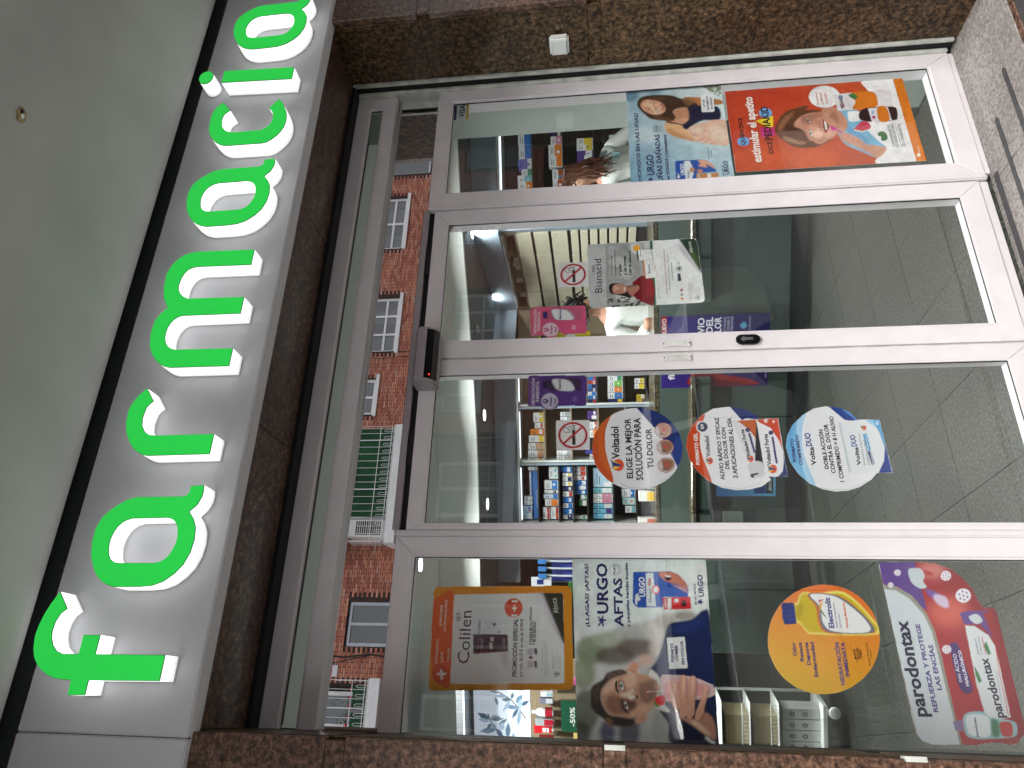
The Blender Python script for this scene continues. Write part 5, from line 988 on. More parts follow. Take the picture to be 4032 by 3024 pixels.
(120,120,50,0,2,.9,2531,964,-2,0,-1,1,-1,2,0,2,0,1,1,2,1,1,1,1,2,0,1,0,1,-1,1,-2,0,-1,0,-2,-1,-2,-1,-1,-1,-1),
(40,58,24,0,2,.9,2541,961,-1,1,-2,1,0,1,-1,2,1,2,0,1,1,2,2,0,1,1,1,-1,1,-1,1,-1,0,-2,0,-2,0,-1,-1,-2,-2,0),
(120,120,50,0,2,.9,2570,961,-2,0,-1,1,-1,2,0,1,0,2,1,2,1,1,1,1,2,0,1,0,1,-1,1,-2,0,-2,0,-1,-1,-2,-1,-1,-1,-1),
(60,80,30,0,2,.9,2548,970,-2,0,-1,1,-1,2,0,1,0,2,1,2,1,1,1,1,2,0,1,0,1,-1,1,-2,0,-2,0,-1,-1,-2,-1,-1,-1,-1),
(40,58,24,0,2,.9,2554,1004,-2,0,-1,1,-1,2,0,1,0,2,1,2,1,1,1,1,2,0,1,0,1,-1,1,-2,0,-1,0,-2,-1,-2,-1,-1,-1,-1),
(96,110,44,0,2,.9,2559,963,-2,0,-1,1,-1,2,0,1,0,2,1,2,1,1,1,1,2,0,1,-1,1,-1,1,-1,0,-2,0,-1,-1,-2,-1,-1,-1,-1),
(40,58,24,0,2,.9,2565,1000,-1,0,-1,1,-1,2,0,1,0,2,1,2,1,1,1,1,1,0,2,-1,1,-1,1,-1,0,-2,0,-1,-1,-2,-1,-1,-1,-1),
(96,110,44,0,2,.9,2580,1020,-2,1,-1,1,-1,1,0,2,0,2,1,1,1,2,1,1,2,0,1,-1,1,-1,1,-1,0,-2,0,-2,-1,-1,-1,-2,-1,0),
(40,58,24,0,2,.9,2554,958,-1,1,-1,1,-1,1,0,2,0,1,1,2,1,1,1,1,1,0,2,0,1,-1,1,-2,0,-1,0,-2,-1,-2,-1,-1,-1,-1),
(120,120,50,0,2,.9,2576,1006,-1,0,-1,1,-1,2,0,1,0,2,0,2,2,1,1,1,1,0,2,-1,1,-1,0,-1,1,-2,0,-1,-1,-2,-1,-1,-1,-1),
(120,120,50,0,2,.9,2578,1003,-2,1,-1,1,0,1,-1,2,0,1,1,2,1,1,1,1,2,0,1,0,1,-1,1,-2,0,-1,0,-2,0,-2,-2,-1,-1,-1),
(96,110,44,0,2,.9,2549,998,-2,0,-1,1,-1,2,0,2,0,1,1,2,1,1,1,1,2,0,1,0,1,-1,1,-2,0,-1,0,-2,-1,-2,-1,-1,-1,-1),
(60,80,30,0,2,.9,2565,961,-1,1,-1,1,-1,1,0,2,0,2,1,1,1,2,1,0,1,1,2,-1,1,-1,1,-1,0,-2,0,-2,-1,-1,-1,-2,-1,0),
(40,58,24,0,2,.9,2572,967,-1,1,-1,1,-1,1,0,2,0,2,1,1,1,2,1,0,1,1,2,-1,1,-1,1,-1,0,-2,0,-2,-1,-1,-1,-2,-1,0),
(120,120,50,0,2,.9,2558,966,-1,1,-2,1,0,1,-1,2,1,2,0,1,1,2,2,0,1,1,1,-1,1,-1,1,-1,0,-2,0,-2,0,-1,-1,-2,-2,0),
(120,120,50,0,2,.9,2564,1014,-1,1,-1,1,-1,1,0,2,0,1,1,2,1,1,1,1,2,0,1,0,1,-1,1,-2,0,-1,0,-2,-1,-2,-1,-1,-1,-1),
(120,120,50,0,2,.9,2576,1016,-1,0,-1,1,-1,1,0,2,0,2,1,1,1,2,1,1,1,0,2,-1,1,-1,1,-1,0,-2,0,-2,-1,-1,-1,-1,-1,-1),
(60,80,30,0,2,.9,2580,1020,-1,0,-1,1,-1,2,0,1,0,2,1,2,1,1,1,1,1,0,2,0,1,-1,1,-2,0,-2,0,-1,-1,-2,-1,-1,-1,-1),
(60,80,30,0,2,.9,2573,1019,-1,1,-1,1,-1,1,0,2,0,1,1,2,1,1,1,1,2,0,1,0,1,-1,1,-1,0,-2,0,-2,-1,-2,-1,-1,-1,-1),
(40,58,24,0,2,.9,2570,968,-1,0,-1,1,-1,2,0,1,0,2,0,2,1,1,2,1,1,0,1,0,2,-1,0,-2,1,-2,-1,-1,0,-2,-1,-1,-2,-1),
(120,120,50,0,2,.9,2528,958,-1,1,-1,1,-1,1,-1,2,1,2,0,1,1,2,2,0,1,1,1,-1,1,-1,1,-1,0,-2,0,-2,0,-1,-1,-2,-2,0),
(60,80,30,0,2,.9,2564,952,-2,0,-1,1,-1,2,0,1,0,2,1,2,1,1,1,1,2,0,1,0,1,-1,1,-2,0,-2,0,-1,-1,-2,-1,-1,-1,-1),
(40,58,24,0,2,.9,2551,958,-1,1,-1,1,-1,1,0,2,0,1,1,2,1,1,1,1,1,0,2,0,1,-1,1,-2,0,-1,0,-2,-1,-2,-1,-1,-1,-1),
(40,58,24,0,2,.9,2564,983,-1,0,-1,1,-1,2,0,2,0,1,0,2,1,1,2,1,1,0,1,0,2,-1,0,-2,1,-1,-1,-2,0,-2,-1,-1,-2,-1),
(60,80,30,0,2,.9,2531,956,-1,0,-2,1,0,2,-1,1,1,2,0,2,1,1,2,1,1,0,1,0,1,-1,1,-2,0,-1,0,-2,0,-2,-1,-1,-2,-1),
(60,80,30,0,2,.9,2544,991,-1,0,-1,1,-1,1,0,2,0,2,0,1,1,2,2,0,1,1,1,-1,2,-1,0,-1,1,-2,-1,-2,0,-1,-1,-2,-2,0),
(96,110,44,0,2,.9,2583,1023,-1,1,-2,1,0,1,-1,2,1,2,0,1,1,1,2,1,1,0,1,0,1,-1,1,-1,0,-2,0,-2,0,-2,-1,-1,-2,-1),
(120,120,50,0,2,.9,2569,952,-2,1,-1,1,0,1,-1,2,0,1,1,2,1,1,1,1,2,0,1,0,1,-1,1,-2,0,-1,0,-2,-1,-2,-1,-1,-1,-1),
(96,110,44,0,2,.9,2572,1011,-1,1,-1,1,-1,1,0,2,0,1,0,2,1,1,2,1,1,0,1,0,2,-1,0,-1,1,-2,-1,-2,0,-2,-1,-1,-2,-1),
(96,110,44,0,2,.9,2566,991,-1,0,-2,1,0,1,-1,2,1,2,0,2,1,1,2,1,1,0,1,-1,1,-1,1,-1,0,-2,0,-2,0,-1,-1,-1,-2,-1),
(120,120,50,0,2,.9,2573,1018,-1,1,-1,1,-1,1,0,2,0,1,0,2,1,1,2,1,1,0,1,0,2,-1,0,-1,1,-2,-1,-2,0,-2,-1,-1,-2,-1),
(60,80,30,0,2,.9,2539,974,-1,0,-1,1,-1,2,0,2,0,1,0,2,1,1,2,1,1,0,1,0,2,-1,0,-2,1,-1,-1,-2,0,-2,-1,-1,-2,-1),
(120,120,50,0,2,.9,2548,992,-1,1,-1,1,-1,1,0,2,0,2,1,1,1,1,1,1,1,0,2,0,1,-1,0,-1,1,-2,0,-2,-1,-1,-1,-2,-1,-1),
(60,80,30,0,2,.9,2574,991,-2,1,-1,1,0,1,-1,2,1,2,0,1,1,2,2,0,1,1,1,-1,1,-1,1,-1,0,-2,0,-2,0,-1,-1,-2,-2,-1),
(60,80,30,0,2,.9,2573,992,-1,0,-1,1,-1,2,0,2,0,1,1,2,1,1,1,1,2,0,1,0,1,-1,1,-2,0,-1,0,-2,-1,-2,-1,-1,-1,-1),
(60,80,30,0,2,.9,2578,1026,-1,0,-1,1,-1,2,0,1,0,2,0,2,2,1,1,1,1,0,2,0,1,-1,0,-2,1,-2,0,-1,-1,-2,-1,-1,-1,-1),
(60,80,30,0,2,.9,2517,968,-2,0,-1,1,-1,1,0,2,0,2,1,2,1,1,1,1,2,0,1,-1,1,-1,1,-1,0,-2,0,-2,-1,-1,-1,-1,-1,-1),
(96,110,44,0,2,.9,2550,971,-1,0,-2,1,0,2,-1,1,1,2,0,2,1,1,2,1,1,0,1,0,1,-1,1,-2,0,-2,0,-1,0,-2,-1,-1,-2,-1),
(120,120,50,0,2,.9,2559,1003,-1,0,-1,1,-1,2,0,1,0,2,1,2,1,1,1,1,1,0,2,-1,1,-1,1,-1,0,-2,0,-1,-1,-2,-1,-1,-1,-1),
(60,80,30,0,2,.9,2565,977,-1,1,-1,1,-1,1,0,2,0,2,0,1,1,1,2,1,1,0,1,0,2,-1,0,-1,1,-2,-1,-2,0,-1,-1,-2,-2,-1),
(60,80,30,0,2,.9,2561,1005,-1,0,-2,1,0,2,-1,1,1,2,0,2,1,1,2,1,1,0,1,-1,1,-1,1,-1,0,-2,0,-1,0,-2,-1,-1,-2,-1),
(120,120,50,0,2,.9,2562,956,-1,0,-1,1,-1,2,0,2,0,1,1,2,1,1,1,1,1,0,2,0,1,-1,0,-2,1,-1,0,-2,-1,-2,-1,-1,-1,-1),
(120,120,50,0,2,.9,2554,1005,-1,1,-1,1,-1,1,-1,2,1,2,0,1,1,1,2,1,1,0,1,0,1,-1,1,-1,1,-2,-1,-2,0,-1,-1,-2,-2,-1),
(40,58,24,0,2,.9,2565,999,-2,0,-1,1,-1,2,0,1,0,2,1,2,1,1,1,1,2,0,1,0,1,-1,1,-2,0,-2,0,-1,-1,-2,-1,-1,-1,-1),
(40,58,24,0,2,.9,2541,981,-2,1,-1,1,-1,1,0,2,0,1,1,2,1,1,1,1,2,0,1,0,1,-1,1,-2,0,-1,0,-2,-1,-2,-1,-1,-1,-1),
(60,80,30,0,2,.9,2577,1003,-1,1,-1,1,-1,1,0,2,0,2,1,1,1,2,1,0,1,1,2,-1,1,-1,1,-1,0,-2,0,-2,-1,-1,-1,-2,-1,0),
(206,160,120,1,3,1,2375,1212,14,-29,-4,-47,-61,-15,-54,-40,-12,7,21,55,30,54,32,21),
(170,112,70,1,10,.7,2348,1204,-28,-32,-39,-60,-21,-24,17,55,32,51),
(176,124,96,1,3,1,2426,1209,36,-79,-11,-25,-86,7,-5,32,14,56),
(196,150,124,1,7,.7,2388,1167,12,-48,-34,2,-5,35),
(160,104,60,1,3,1,2519,1120,-7,-70,-22,-82,-27,-7,0,89,-7,61,15,18),
(22,26,56,1,2,1,2456,1111,13,-29,-6,-35,-16,-68,-73,0,2,69,-21,42,-25,34,25,17,28,-28,42,-6),
(22,26,56,0,1,1,2380,1212,-12,-43,-14,-31,6,-1,13,31,13,43),
(58,38,28,1,2,1,2500,1330,30,-9,15,-27,2,-53,-8,-61,-17,-31,-22,-41,-26,-43,-15,33,0,45,-18,33,-36,-10,-20,20,9,44,13,45,37,30,29,18),
(110,76,52,1,8,.7,2512,1315,22,-47,-7,-65,-15,21,1,58,-24,31),
(104,70,46,1,6,.7,2423,1261,-13,-44,-13,-38,-5,32,8,38),
('h',.5,20,5,2500,1330,30,-9,15,-27,2,-53,-8,-61,-17,-31,-22,-41,-26,-43,-15,33,0,45,-18,33,-36,-10,-20,20,9,44,13,45,37,30,29,18),
(196,144,118,1,1,1,2492,1315,22,-9,9,-20,-5,-23,-12,-32,-15,-16,-28,-9,-21,6,-12,17,-2,22,7,23,20,25,19,12),
(226,182,156,1,6,.8,2500,1300,11,-24,-11,-15,-22,4,-2,23),
(230,180,154,1,6,.8,2455,1253,-7,-25,-10,-6,-8,23,8,16),
(150,98,78,1,6,.8,2502,1231,-11,-16,-27,-8,-13,11,27,5),
(214,164,140,1,5,.8,2494,1244,-8,-12,-15,1,5,12),
(60,38,30,0,1,1,2467,1296,6,-7,6,-5,2,1,-6,5,-5,7),
(60,38,30,0,2,.8,2494,1276,10,-10,4,-13,3,1,-4,13,-11,10),
(40,24,20,0,1,1,2457,1285,7,-4,4,-6,3,1,-4,7,-8,4),
(40,24,20,0,1,1,2490,1259,8,-4,4,-6,3,1,-4,6,-9,5),
(236,194,170,1,3,.8,2481,1275,-8,-13,-11,-8,-12,-2,5,8,15,9),
(120,70,56,0,1,.8,2477,1257,-10,-5,-17,-1,0,-2,17,1,11,6),
(244,238,232,1,1,1,2450,1248,10,-10,17,-10,-7,0,-14,5,-9,10),
(160,66,66,0,1,1,2447,1250,-2,-8,9,-11,20,-5,1,1,-19,6,-9,9,2,8),
(140,60,60,0,0,1,2450,1248,11,-10,17,-10,1,1,-17,10,-11,9),
(60,40,30,1,5,.8,2500,1218,11,-27,-8,-32,-17,-44,-22,8,8,32,7,25,-2,26),
(120,84,56,1,5,.8,2514,1132,-3,-32,-20,-21,-24,25,15,18),
(206,166,148,1,3,1,2323,1119,20,-12,18,-39,12,-58,-1,-34,-13,-24,-126,1,-4,39,7,36,16,42,19,24,17,5,9,8,9,12),
(224,190,174,1,10,.8,2330,1102,13,-45,-26,-4,-14,32),
(226,192,176,1,16,.7,2332,1029,3,-62,-72,-3,-8,41),
(150,96,84,0,4,.8,2260,1085,13,-36,4,1,-13,35),
(150,96,84,0,4,.8,2249,1054,14,-26,4,1,-14,26),
(150,96,84,0,4,.8,2238,1031,11,-23,4,1,-11,22),
(150,96,84,0,4,.8,2295,1104,-2,-18,4,-1,2,19),
(160,104,92,0,3,1,2304,1056,16,-11,2,2,-16,11),
(214,218,222,0,0,1,2525,1048,3,-51,-9,-3,-92,2,-5,5,1,48,6,3),
('Nº1 EN',32,30,95,2455,1034,2496,1033,9,1),
('TRATAMIENTOS',32,30,95,2432,1019,2519,1013,7,1),
('DE HONGOS*',32,30,95,2438,1002,2511,998,8,1),
('¿HONGOS EN LAS UÑAS?',32,30,95,2050,1330,2447,1330,16,1),
('URGO',32,30,95,2088,1275,2200,1273,31,1),
('UÑAS DAÑADAS',32,30,95,2050,1242,2313,1241,21,1),
('por HONGOS y traumatismos',32,30,95,2052,1213,2307,1216,10,1),
(32,30,95,0,0,1,2064,1301,10,-5,-2,-4,7,-4,-3,-2,-7,2,-2,-8,-4,0,0,8,-11,-1,0,3,9,2,-7,7),
(32,30,95,0,0,1,2071,1298,-1,0,0,0,-1,1,0,1,0,0,0,1,1,1,1,0,1,0,1,0,0,-1,1,0,0,-1,0,-1,0,0,-1,-1,-1,0),
(150,166,176,0,3,1,2344,1227,-8,2,-6,4,-5,6,-2,8,1,7,3,7,6,6,7,3,8,1,8,-1,6,-5,5,-6,2,-7,-1,-8,-3,-7,-6,-6,-7,-3),
('FILMO',70,80,90,2329,1250,2367,1250,6,0),
(26,72,150,0,0,1,2153,1185,5,-8,-1,-93,-9,-33,-30,-25,-32,-9,-2,82,-33,5,2,76,10,7),
('URGO',236,240,244,2078,1148,2140,1148,18,1),
(200,204,214,0,0,1,2154,1147,0,-23,-33,-10,-36,-2,-31,10,0,26),
('Filmogel',60,56,70,2061,1131,2099,1130,9,0),
(170,120,90,0,1,1,2103,1105,-5,2,-4,2,-3,3,-1,4,0,4,2,4,4,2,4,2,4,0,5,-1,4,-2,3,-3,1,-4,0,-4,-2,-4,-4,-2,-4,-2),
(206,150,120,1,2,1,2151,1090,2,-27,-26,-31,-25,-10,31,39,-21,-7,11,36,13,-11),
(200,130,100,0,2,1,2094,1074,-3,1,-3,2,-2,3,0,4,0,5,1,3,3,3,3,2,3,1,3,-1,3,-3,2,-3,1,-4,-1,-4,-1,-4,-3,-3,-3,-2),
(176,120,70,0,0,1,2081,1102,0,-91,-29,-1,0,91),
(214,206,200,0,0,1,2079,1057,0,-15,-21,0,-1,15),
('URGO',236,230,220,2055,1090,2079,1089,6,1),
('1 APLICACIÓN/DÍA',90,96,104,2151,1040,2220,1039,6,0),
('SIN LIMAS',90,96,104,2165,1029,2205,1028,5,0),
('MI PIEL MERECE',32,30,95,2050,990,2117,989,5,0),
('URGO',32,30,95,2068,968,2141,967,20,1),
(236,238,240,1,0,1,2067,1182,12,-4,10,1,-1,-4,-10,-3,-10,-2,-5,4),],
'visa': [(2588,2176,-3,-71,-102,-3,1,70),
('g',190,196,190,190,196,190,180,186,180,180,186,180),
(30,30,90,0,0,1,2587,2173,0,-12,-104,-1,0,12),
(190,150,30,0,0,1,2585,2116,0,-11,-103,-3,1,11),
('VISA',34,34,90,2498,2123,2575,2125,26,1),],
}
def unsteps(w):
    o = []; x = z = 0
    for a, c in zip(w[::2], w[1::2]): x += a; z += c; o.append((x, z))
    return o
POSTERS = {}
for key, rows in PRINTS.items():
    ops = []
    for r in rows[1:]:
        if r[0] == 'g': ops.append(('g', r[1:4], r[4:7], r[7:10], r[10:13]))
        elif r[0] == 'h': ops.append(('h', r[1], r[2], r[3], unsteps(r[4:])))
        elif isinstance(r[0], str): ops.append(('t', r[0], r[1:4], r[4:6], r[6:8], r[8], r[9]))
        else: ops.append(('p', r[:3], r[3], r[4], r[5], unsteps(r[6:])))
    POSTERS[key] = (unsteps(rows[0]), ops)

ROWS=(
('A','top',7.2,-1.143,-0.894,2.244,2.272,(230,232,234),(40,120,200),1),
('A','top',7.2,-0.886,-0.847,2.19,2.283,(230,232,234),(120,190,200),0),
('A','top',7.2,-1.383,-0.892,2.2,2.238,(40,120,200),(230,232,234),2),
('A','top',7.2,-1.195,-1.152,2.246,2.332,(230,232,234),(160,165,170),0),
('A','top',7.2,-1.239,-1.195,2.247,2.333,(230,232,234),(160,165,170),0),
('A','top',7.2,-1.314,-1.248,2.25,2.36,(190,214,230),(40,120,200),0),
('A','top',7.2,-1.383,-1.316,2.252,2.36,(190,214,230),(230,232,234),0),
('A','second',7.2,-0.975,-0.852,1.981,2.072,(230,232,234),(120,190,200),0),
('A','second',7.2,-1.08,-0.988,1.984,2.122,(230,232,234),(40,120,200),1),
('A','second',7.2,-1.124,-1.085,1.985,2.124,(230,232,234),(30,40,90),0),
('A','second',7.2,-1.175,-1.13,1.986,2.134,(200,210,230),(40,120,200),1),
('A','second',7.2,-1.25,-1.181,1.988,2.119,(230,232,234),(230,130,40),1),
('A','second',7.2,-1.384,-1.261,2.072,2.146,(230,232,234),(190,60,50),1),
('A','second',7.2,-1.384,-1.261,1.992,2.064,(230,232,234),(190,60,50),1),
('A','third',7.2,-0.91,-0.85,1.837,1.967,(40,120,200),(230,232,234),0),
('A','third',7.2,-0.953,-0.914,1.84,1.939,(230,232,234),(230,200,60),0),
('A','third',7.2,-1.0,-0.956,1.841,1.94,(230,232,234),(30,40,90),1),
('A','third',7.2,-1.048,-1.003,1.842,1.941,(230,232,234),(230,200,60),0),
('A','third',7.2,-1.096,-1.054,1.844,1.937,(30,40,90),(230,232,234),0),
('A','third',7.2,-1.157,-1.101,1.844,1.937,(230,232,234),(190,60,50),1),
('A','third',7.2,-1.217,-1.162,1.846,1.938,(40,120,200),(230,232,234),0),
('A','third',7.2,-1.273,-1.222,1.847,1.94,(230,232,234),(40,120,200),1),
('A','third',7.2,-1.332,-1.278,1.848,1.941,(40,120,200),(230,232,234),0),
('A','third',7.2,-1.384,-1.336,1.85,1.943,(230,232,234),(30,40,90),1),
('A','fourth',7.2,-0.898,-0.851,1.695,1.824,(230,232,234),(190,60,50),1),
('A','fourth',7.2,-0.944,-0.9,1.696,1.825,(230,232,234),(190,60,50),1),
('A','fourth',7.2,-0.991,-0.947,1.697,1.826,(230,232,234),(190,60,50),0),
('A','fourth',7.2,-1.039,-0.994,1.699,1.825,(40,120,200),(230,232,234),1),
('A','fourth',7.2,-1.087,-1.042,1.7,1.826,(40,120,200),(230,232,234),1),
('A','fourth',7.2,-1.135,-1.09,1.701,1.827,(40,120,200),(230,232,234),0),
('A','fourth',7.2,-1.187,-1.14,1.698,1.759,(230,232,234),(70,150,90),1),
('A','fourth',7.2,-1.251,-1.192,1.699,1.774,(70,150,90),(230,232,234),1),
('A','fourth',7.2,-1.384,-1.349,1.703,1.818,(230,232,234),(70,150,90),0),
('A','fifth',7.2,-1.062,-0.868,1.435,1.625,(170,200,220),(230,232,234),1),
('A','fifth',7.2,-1.122,-1.068,1.436,1.628,(120,190,200),(230,232,234),1),
('A','fifth',7.2,-1.173,-1.126,1.438,1.629,(230,232,234),(220,140,170),1),
('A','fifth',7.2,-1.223,-1.176,1.439,1.631,(230,232,234),(220,140,170),1),
('A','fifth',7.2,-1.275,-1.228,1.44,1.632,(120,190,220),(230,232,234),1),
('A','fifth',7.2,-1.326,-1.279,1.442,1.633,(120,190,220),(90,60,140),1),
('A','fifth',7.2,-1.379,-1.33,1.443,1.635,(120,190,220),(230,232,234),1),
('A','lowest',7.2,-1.163,-1.079,1.21,1.344,(230,232,234),(40,120,200),1),
('A','lowest',7.2,-1.241,-1.167,1.212,1.339,(190,220,220),(230,232,234),0),
('A','lowest',7.2,-1.321,-1.252,1.214,1.314,(230,232,234),(120,190,200),1),
('B','top',7.2,-0.396,-0.297,2.108,2.218,(230,232,234),(230,200,60),1),
('B','top',7.2,-0.46,-0.399,2.11,2.204,(230,232,234),(190,60,50),0),
('B','top',7.2,-0.524,-0.463,2.111,2.25,(230,130,40),(230,232,234),0),
('B','top',7.2,-0.601,-0.528,2.113,2.269,(230,232,234),(230,200,60),1),
('B','top',7.2,-0.676,-0.607,2.115,2.277,(230,232,234),(200,160,130),1),
('B','top',7.2,-0.753,-0.681,2.117,2.279,(230,232,234),(200,160,130),1),
('B','top',7.2,-0.786,-0.756,2.118,2.281,(230,232,234),(230,130,40),0),
('B','second',7.2,-0.34,-0.296,1.838,1.941,(230,232,234),(160,165,170),1),
('B','second',7.2,-0.383,-0.342,1.84,1.942,(230,232,234),(160,165,170),1),
('B','second',7.2,-0.735,-0.685,1.848,1.989,(230,232,234),(160,165,170),1),
('B','second',7.2,-0.785,-0.736,1.85,1.99,(230,232,234),(160,165,170),1),
('B','third',7.2,-0.334,-0.29,1.571,1.668,(90,60,140),(230,232,234),0),
('B','third',7.2,-0.377,-0.335,1.573,1.669,(90,60,140),(230,232,234),1),
('B','third',7.2,-0.473,-0.401,1.575,1.648,(230,232,234),(190,60,50),1),
('B','third',7.2,-0.562,-0.48,1.577,1.65,(230,232,234),(230,130,40),1),
('B','third',7.2,-0.724,-0.688,1.581,1.696,(70,70,160),(230,232,234),0),
('B','third',7.2,-0.788,-0.727,1.583,1.656,(230,232,234),(70,150,90),0),
('C','upper',7.2,0.054,0.092,1.572,1.653,(30,40,90),(230,232,234),0),
('C','upper',7.2,0.016,0.054,1.573,1.654,(40,120,200),(190,60,50),1),
('C','upper',7.2,-0.022,0.016,1.574,1.655,(190,60,50),(230,232,234),0),
('C','upper',7.2,-0.061,-0.023,1.575,1.656,(40,120,200),(30,40,90),1),
('C','upper',7.2,-0.099,-0.061,1.576,1.657,(60,90,140),(230,232,234),0),
('C','upper',7.2,-0.137,-0.099,1.577,1.658,(230,232,234),(40,120,200),1),
('C','upper',7.2,-0.175,-0.137,1.578,1.659,(40,120,200),(230,232,234),0),
('C','upper',7.2,-0.213,-0.176,1.579,1.66,(30,40,90),(190,60,50),1),
('C','middle',7.2,0.004,0.063,1.308,1.456,(230,232,234),(70,150,90),1),
('C','middle',7.2,-0.053,0.005,1.309,1.457,(230,232,234),(120,190,80),1),
('C','middle',7.2,-0.111,-0.054,1.311,1.459,(230,232,234),(230,130,40),1),
('C','middle',7.2,-0.175,-0.112,1.312,1.46,(230,232,234),(40,120,200),1),
('C','middle',7.2,-0.226,-0.177,1.313,1.462,(30,40,90),(230,200,60),1),
('C','low',7.2,-0.026,0.028,1.093,1.191,(230,232,234),(230,200,60),1),
('C','low',7.2,-0.081,-0.028,1.094,1.193,(230,232,234),(230,200,60),1),
('C','low',7.2,-0.18,-0.135,1.097,1.173,(230,200,60),(230,232,234),1),
('C','low',7.2,-0.224,-0.182,1.098,1.174,(230,200,60),(30,40,90),1),
('D','top',6.3,2.222,2.277,2.085,2.204,(230,232,234),(40,120,200),1),
('D','top',6.3,2.128,2.227,2.086,2.205,(230,232,234),(40,120,200),1),
('D','top',6.3,2.002,2.132,2.085,2.201,(230,232,234),(40,120,200),1),
('D','top',6.3,1.912,2.006,2.084,2.209,(110,110,190),(230,232,234),1),
('D','top',6.3,1.855,1.915,2.081,2.181,(230,232,234),(70,150,90),1),
('D','top',6.3,1.798,1.861,2.081,2.217,(230,232,234),(120,190,200),1),
('D','top',6.3,1.738,1.803,2.08,2.216,(230,232,234),(230,130,40),1),
('D','top',6.3,1.681,1.739,2.085,2.156,(230,232,234),(230,200,60),0),
('D','second',6.3,2.185,2.228,1.811,1.918,(30,40,90),(230,232,234),0),
('D','second',6.3,2.113,2.189,1.811,1.914,(230,232,234),(220,140,170),1),
('D','second',6.3,2.013,2.117,1.814,1.936,(230,232,234),(230,130,40),1),
('D','second',6.3,1.916,2.018,1.812,1.935,(230,232,234),(230,130,40),1),
('D','second',6.3,1.796,1.895,1.813,1.906,(230,232,234),(170,80,30),1),
('D','second',6.3,1.72,1.799,1.813,1.904,(230,232,234),(170,80,30),1),
('D','second',6.3,1.388,1.429,1.813,1.92,(230,232,234),(230,130,40),1),
('D','third',6.3,2.098,2.156,1.543,1.684,(230,232,234),(230,200,60),1),
('D','third',6.3,2.043,2.104,1.544,1.685,(230,232,234),(230,200,60),1),
('D','third',6.3,1.998,2.047,1.542,1.684,(90,60,140),(230,232,234),1),
('D','third',6.3,1.955,2.004,1.543,1.685,(90,60,140),(230,232,234),1),
('D','third',6.3,1.89,1.959,1.545,1.684,(90,60,140),(230,232,234),1),
('D','fourth',6.3,2.104,2.169,1.268,1.4,(230,232,234),(30,40,90),1),
('D','fourth',6.3,2.045,2.11,1.27,1.402,(30,40,90),(230,200,60),1),
)

# ================================================================== THE SHOP FRONT
XL, XR = -0.075, 2.665           # recess between the piers
ZL = 2.655                       # underside of the lintel
YF = -0.40                       # granite front
# ---- canopy ceiling above the sign
b = MB()
yq = [(-1.8, 3.143), (-0.525, 3.143), (-0.50, 3.146), (-0.475, 3.154), (-0.455, 3.166), (-0.435, 3.182), (-0.415, 3.205), (-0.395, 3.24), (-0.372, 3.30), (-0.372, 3.5), (-1.8, 3.5)]
b.v += [(-5, y, z) for y, z in yq]+[(8, y, z) for y, z in yq]; n = len(yq)
for k in range(n): b.f.append((k, (k+1) % n, n+(k+1) % n, n+k)); b.c.append(None)
b.build('canopy_ceiling', M_PLAST, smooth=True, kind='structure')
# a patched hole in the plaster
HX, HY = 1.5, -1.075
pt = thing('plaster_patch', 'small chipped hole with brown rim in the grey ceiling plaster', 'plaster damage')
rg = random.Random(4)
b = MB(); n = 22; o1 = [((0.022+rg.uniform(-.004, .005))*math.cos(i*6.283/n)+HX, (0.016+rg.uniform(-.003, .004))*math.sin(i*6.283/n)+HY) for i in range(n)]
b.prism(o1, 3.1395, 3.1435, T=lambda x, y, z: (x, z, y)); b.build('rim', plain('old_filler', (150, 132, 92), 0.9, var=0.4, vscale=60), pt)
b = MB(); b.prism([(HX+0.008+0.009*math.cos(i*.7)+rg.uniform(-.002, .002), HY-0.004+0.006*math.sin(i*.7)) for i in range(9)], 3.1385, 3.1398, T=lambda x, y, z: (x, z, y)); b.build('hole', M_DARK, pt)
b = MB(); b.prism([(HX-0.004+0.008*math.cos(i*.7)+rg.uniform(-.002, .002), HY+0.003+0.006*math.sin(i*.7)) for i in range(9)], 3.1383, 3.1398, T=lambda x, y, z: (x, z, y)); b.build('filler_blob', M_WHITE, pt)
box('upper_wall', M_KICK, -5, 8, -0.37, 0.3, 3.16, 3.6, kind='structure')
# ---- granite piers: slab courses with recessed bands
BANDS = [(0.08, 0.13), (0.78, 0.83), (1.485, 1.54), (2.21, 2.262)]
def pier(name, label, cat, x0, x1, edge, mf, mr):
    t = thing(name, label, cat)
    lo = -0.05
    for z0, z1 in BANDS+[(3.16, 3.16)]:
        # front slabs
        if lo < z0-0.002:
            n = max(1, int((x1-x0)/0.95)); w_ = (x1-x0)/n
            for k in range(n):
                bb = MB(); bb.box(x0+k*w_+0.0015, x0+(k+1)*w_-0.0015, YF, YF+0.03, lo+0.0015, z0-0.0015); bb.build('granite_slab', mf, t, 0.002)
            if edge is not None:
                a, c = (edge, edge+0.03) if edge > 1 else (edge-0.03, edge)
                bb = MB(); bb.box(a, c, YF+0.0315, -0.062, lo+0.0015, min(z0, ZL+0.1)-0.0015); bb.build('granite_slab', mr, t, 0.002)
        if z1 > z0:
            bb = MB(); bb.box(x0+(0.018 if x0 > 1 else 0), x1-(0 if x0 > 1 else 0.009), YF+0.004, YF+0.028, z0, z1); bb.build('granite_band', mf, t)
            if edge is not None:
                a, c = (edge+0.003, edge+0.03) if edge > 1 else (edge-0.03, edge-0.003)
                bb = MB(); bb.box(a, c, YF+0.03, -0.062, z0, z1); bb.build('granite_band', mr, t)
        lo = z1
    core = MB(); core.box(x0+0.012 if x0 > 1 else x0, x1 if x0 > 1 else x1-0.012, YF+0.0285, 0.10, -0.05, 3.155)
    return t, core
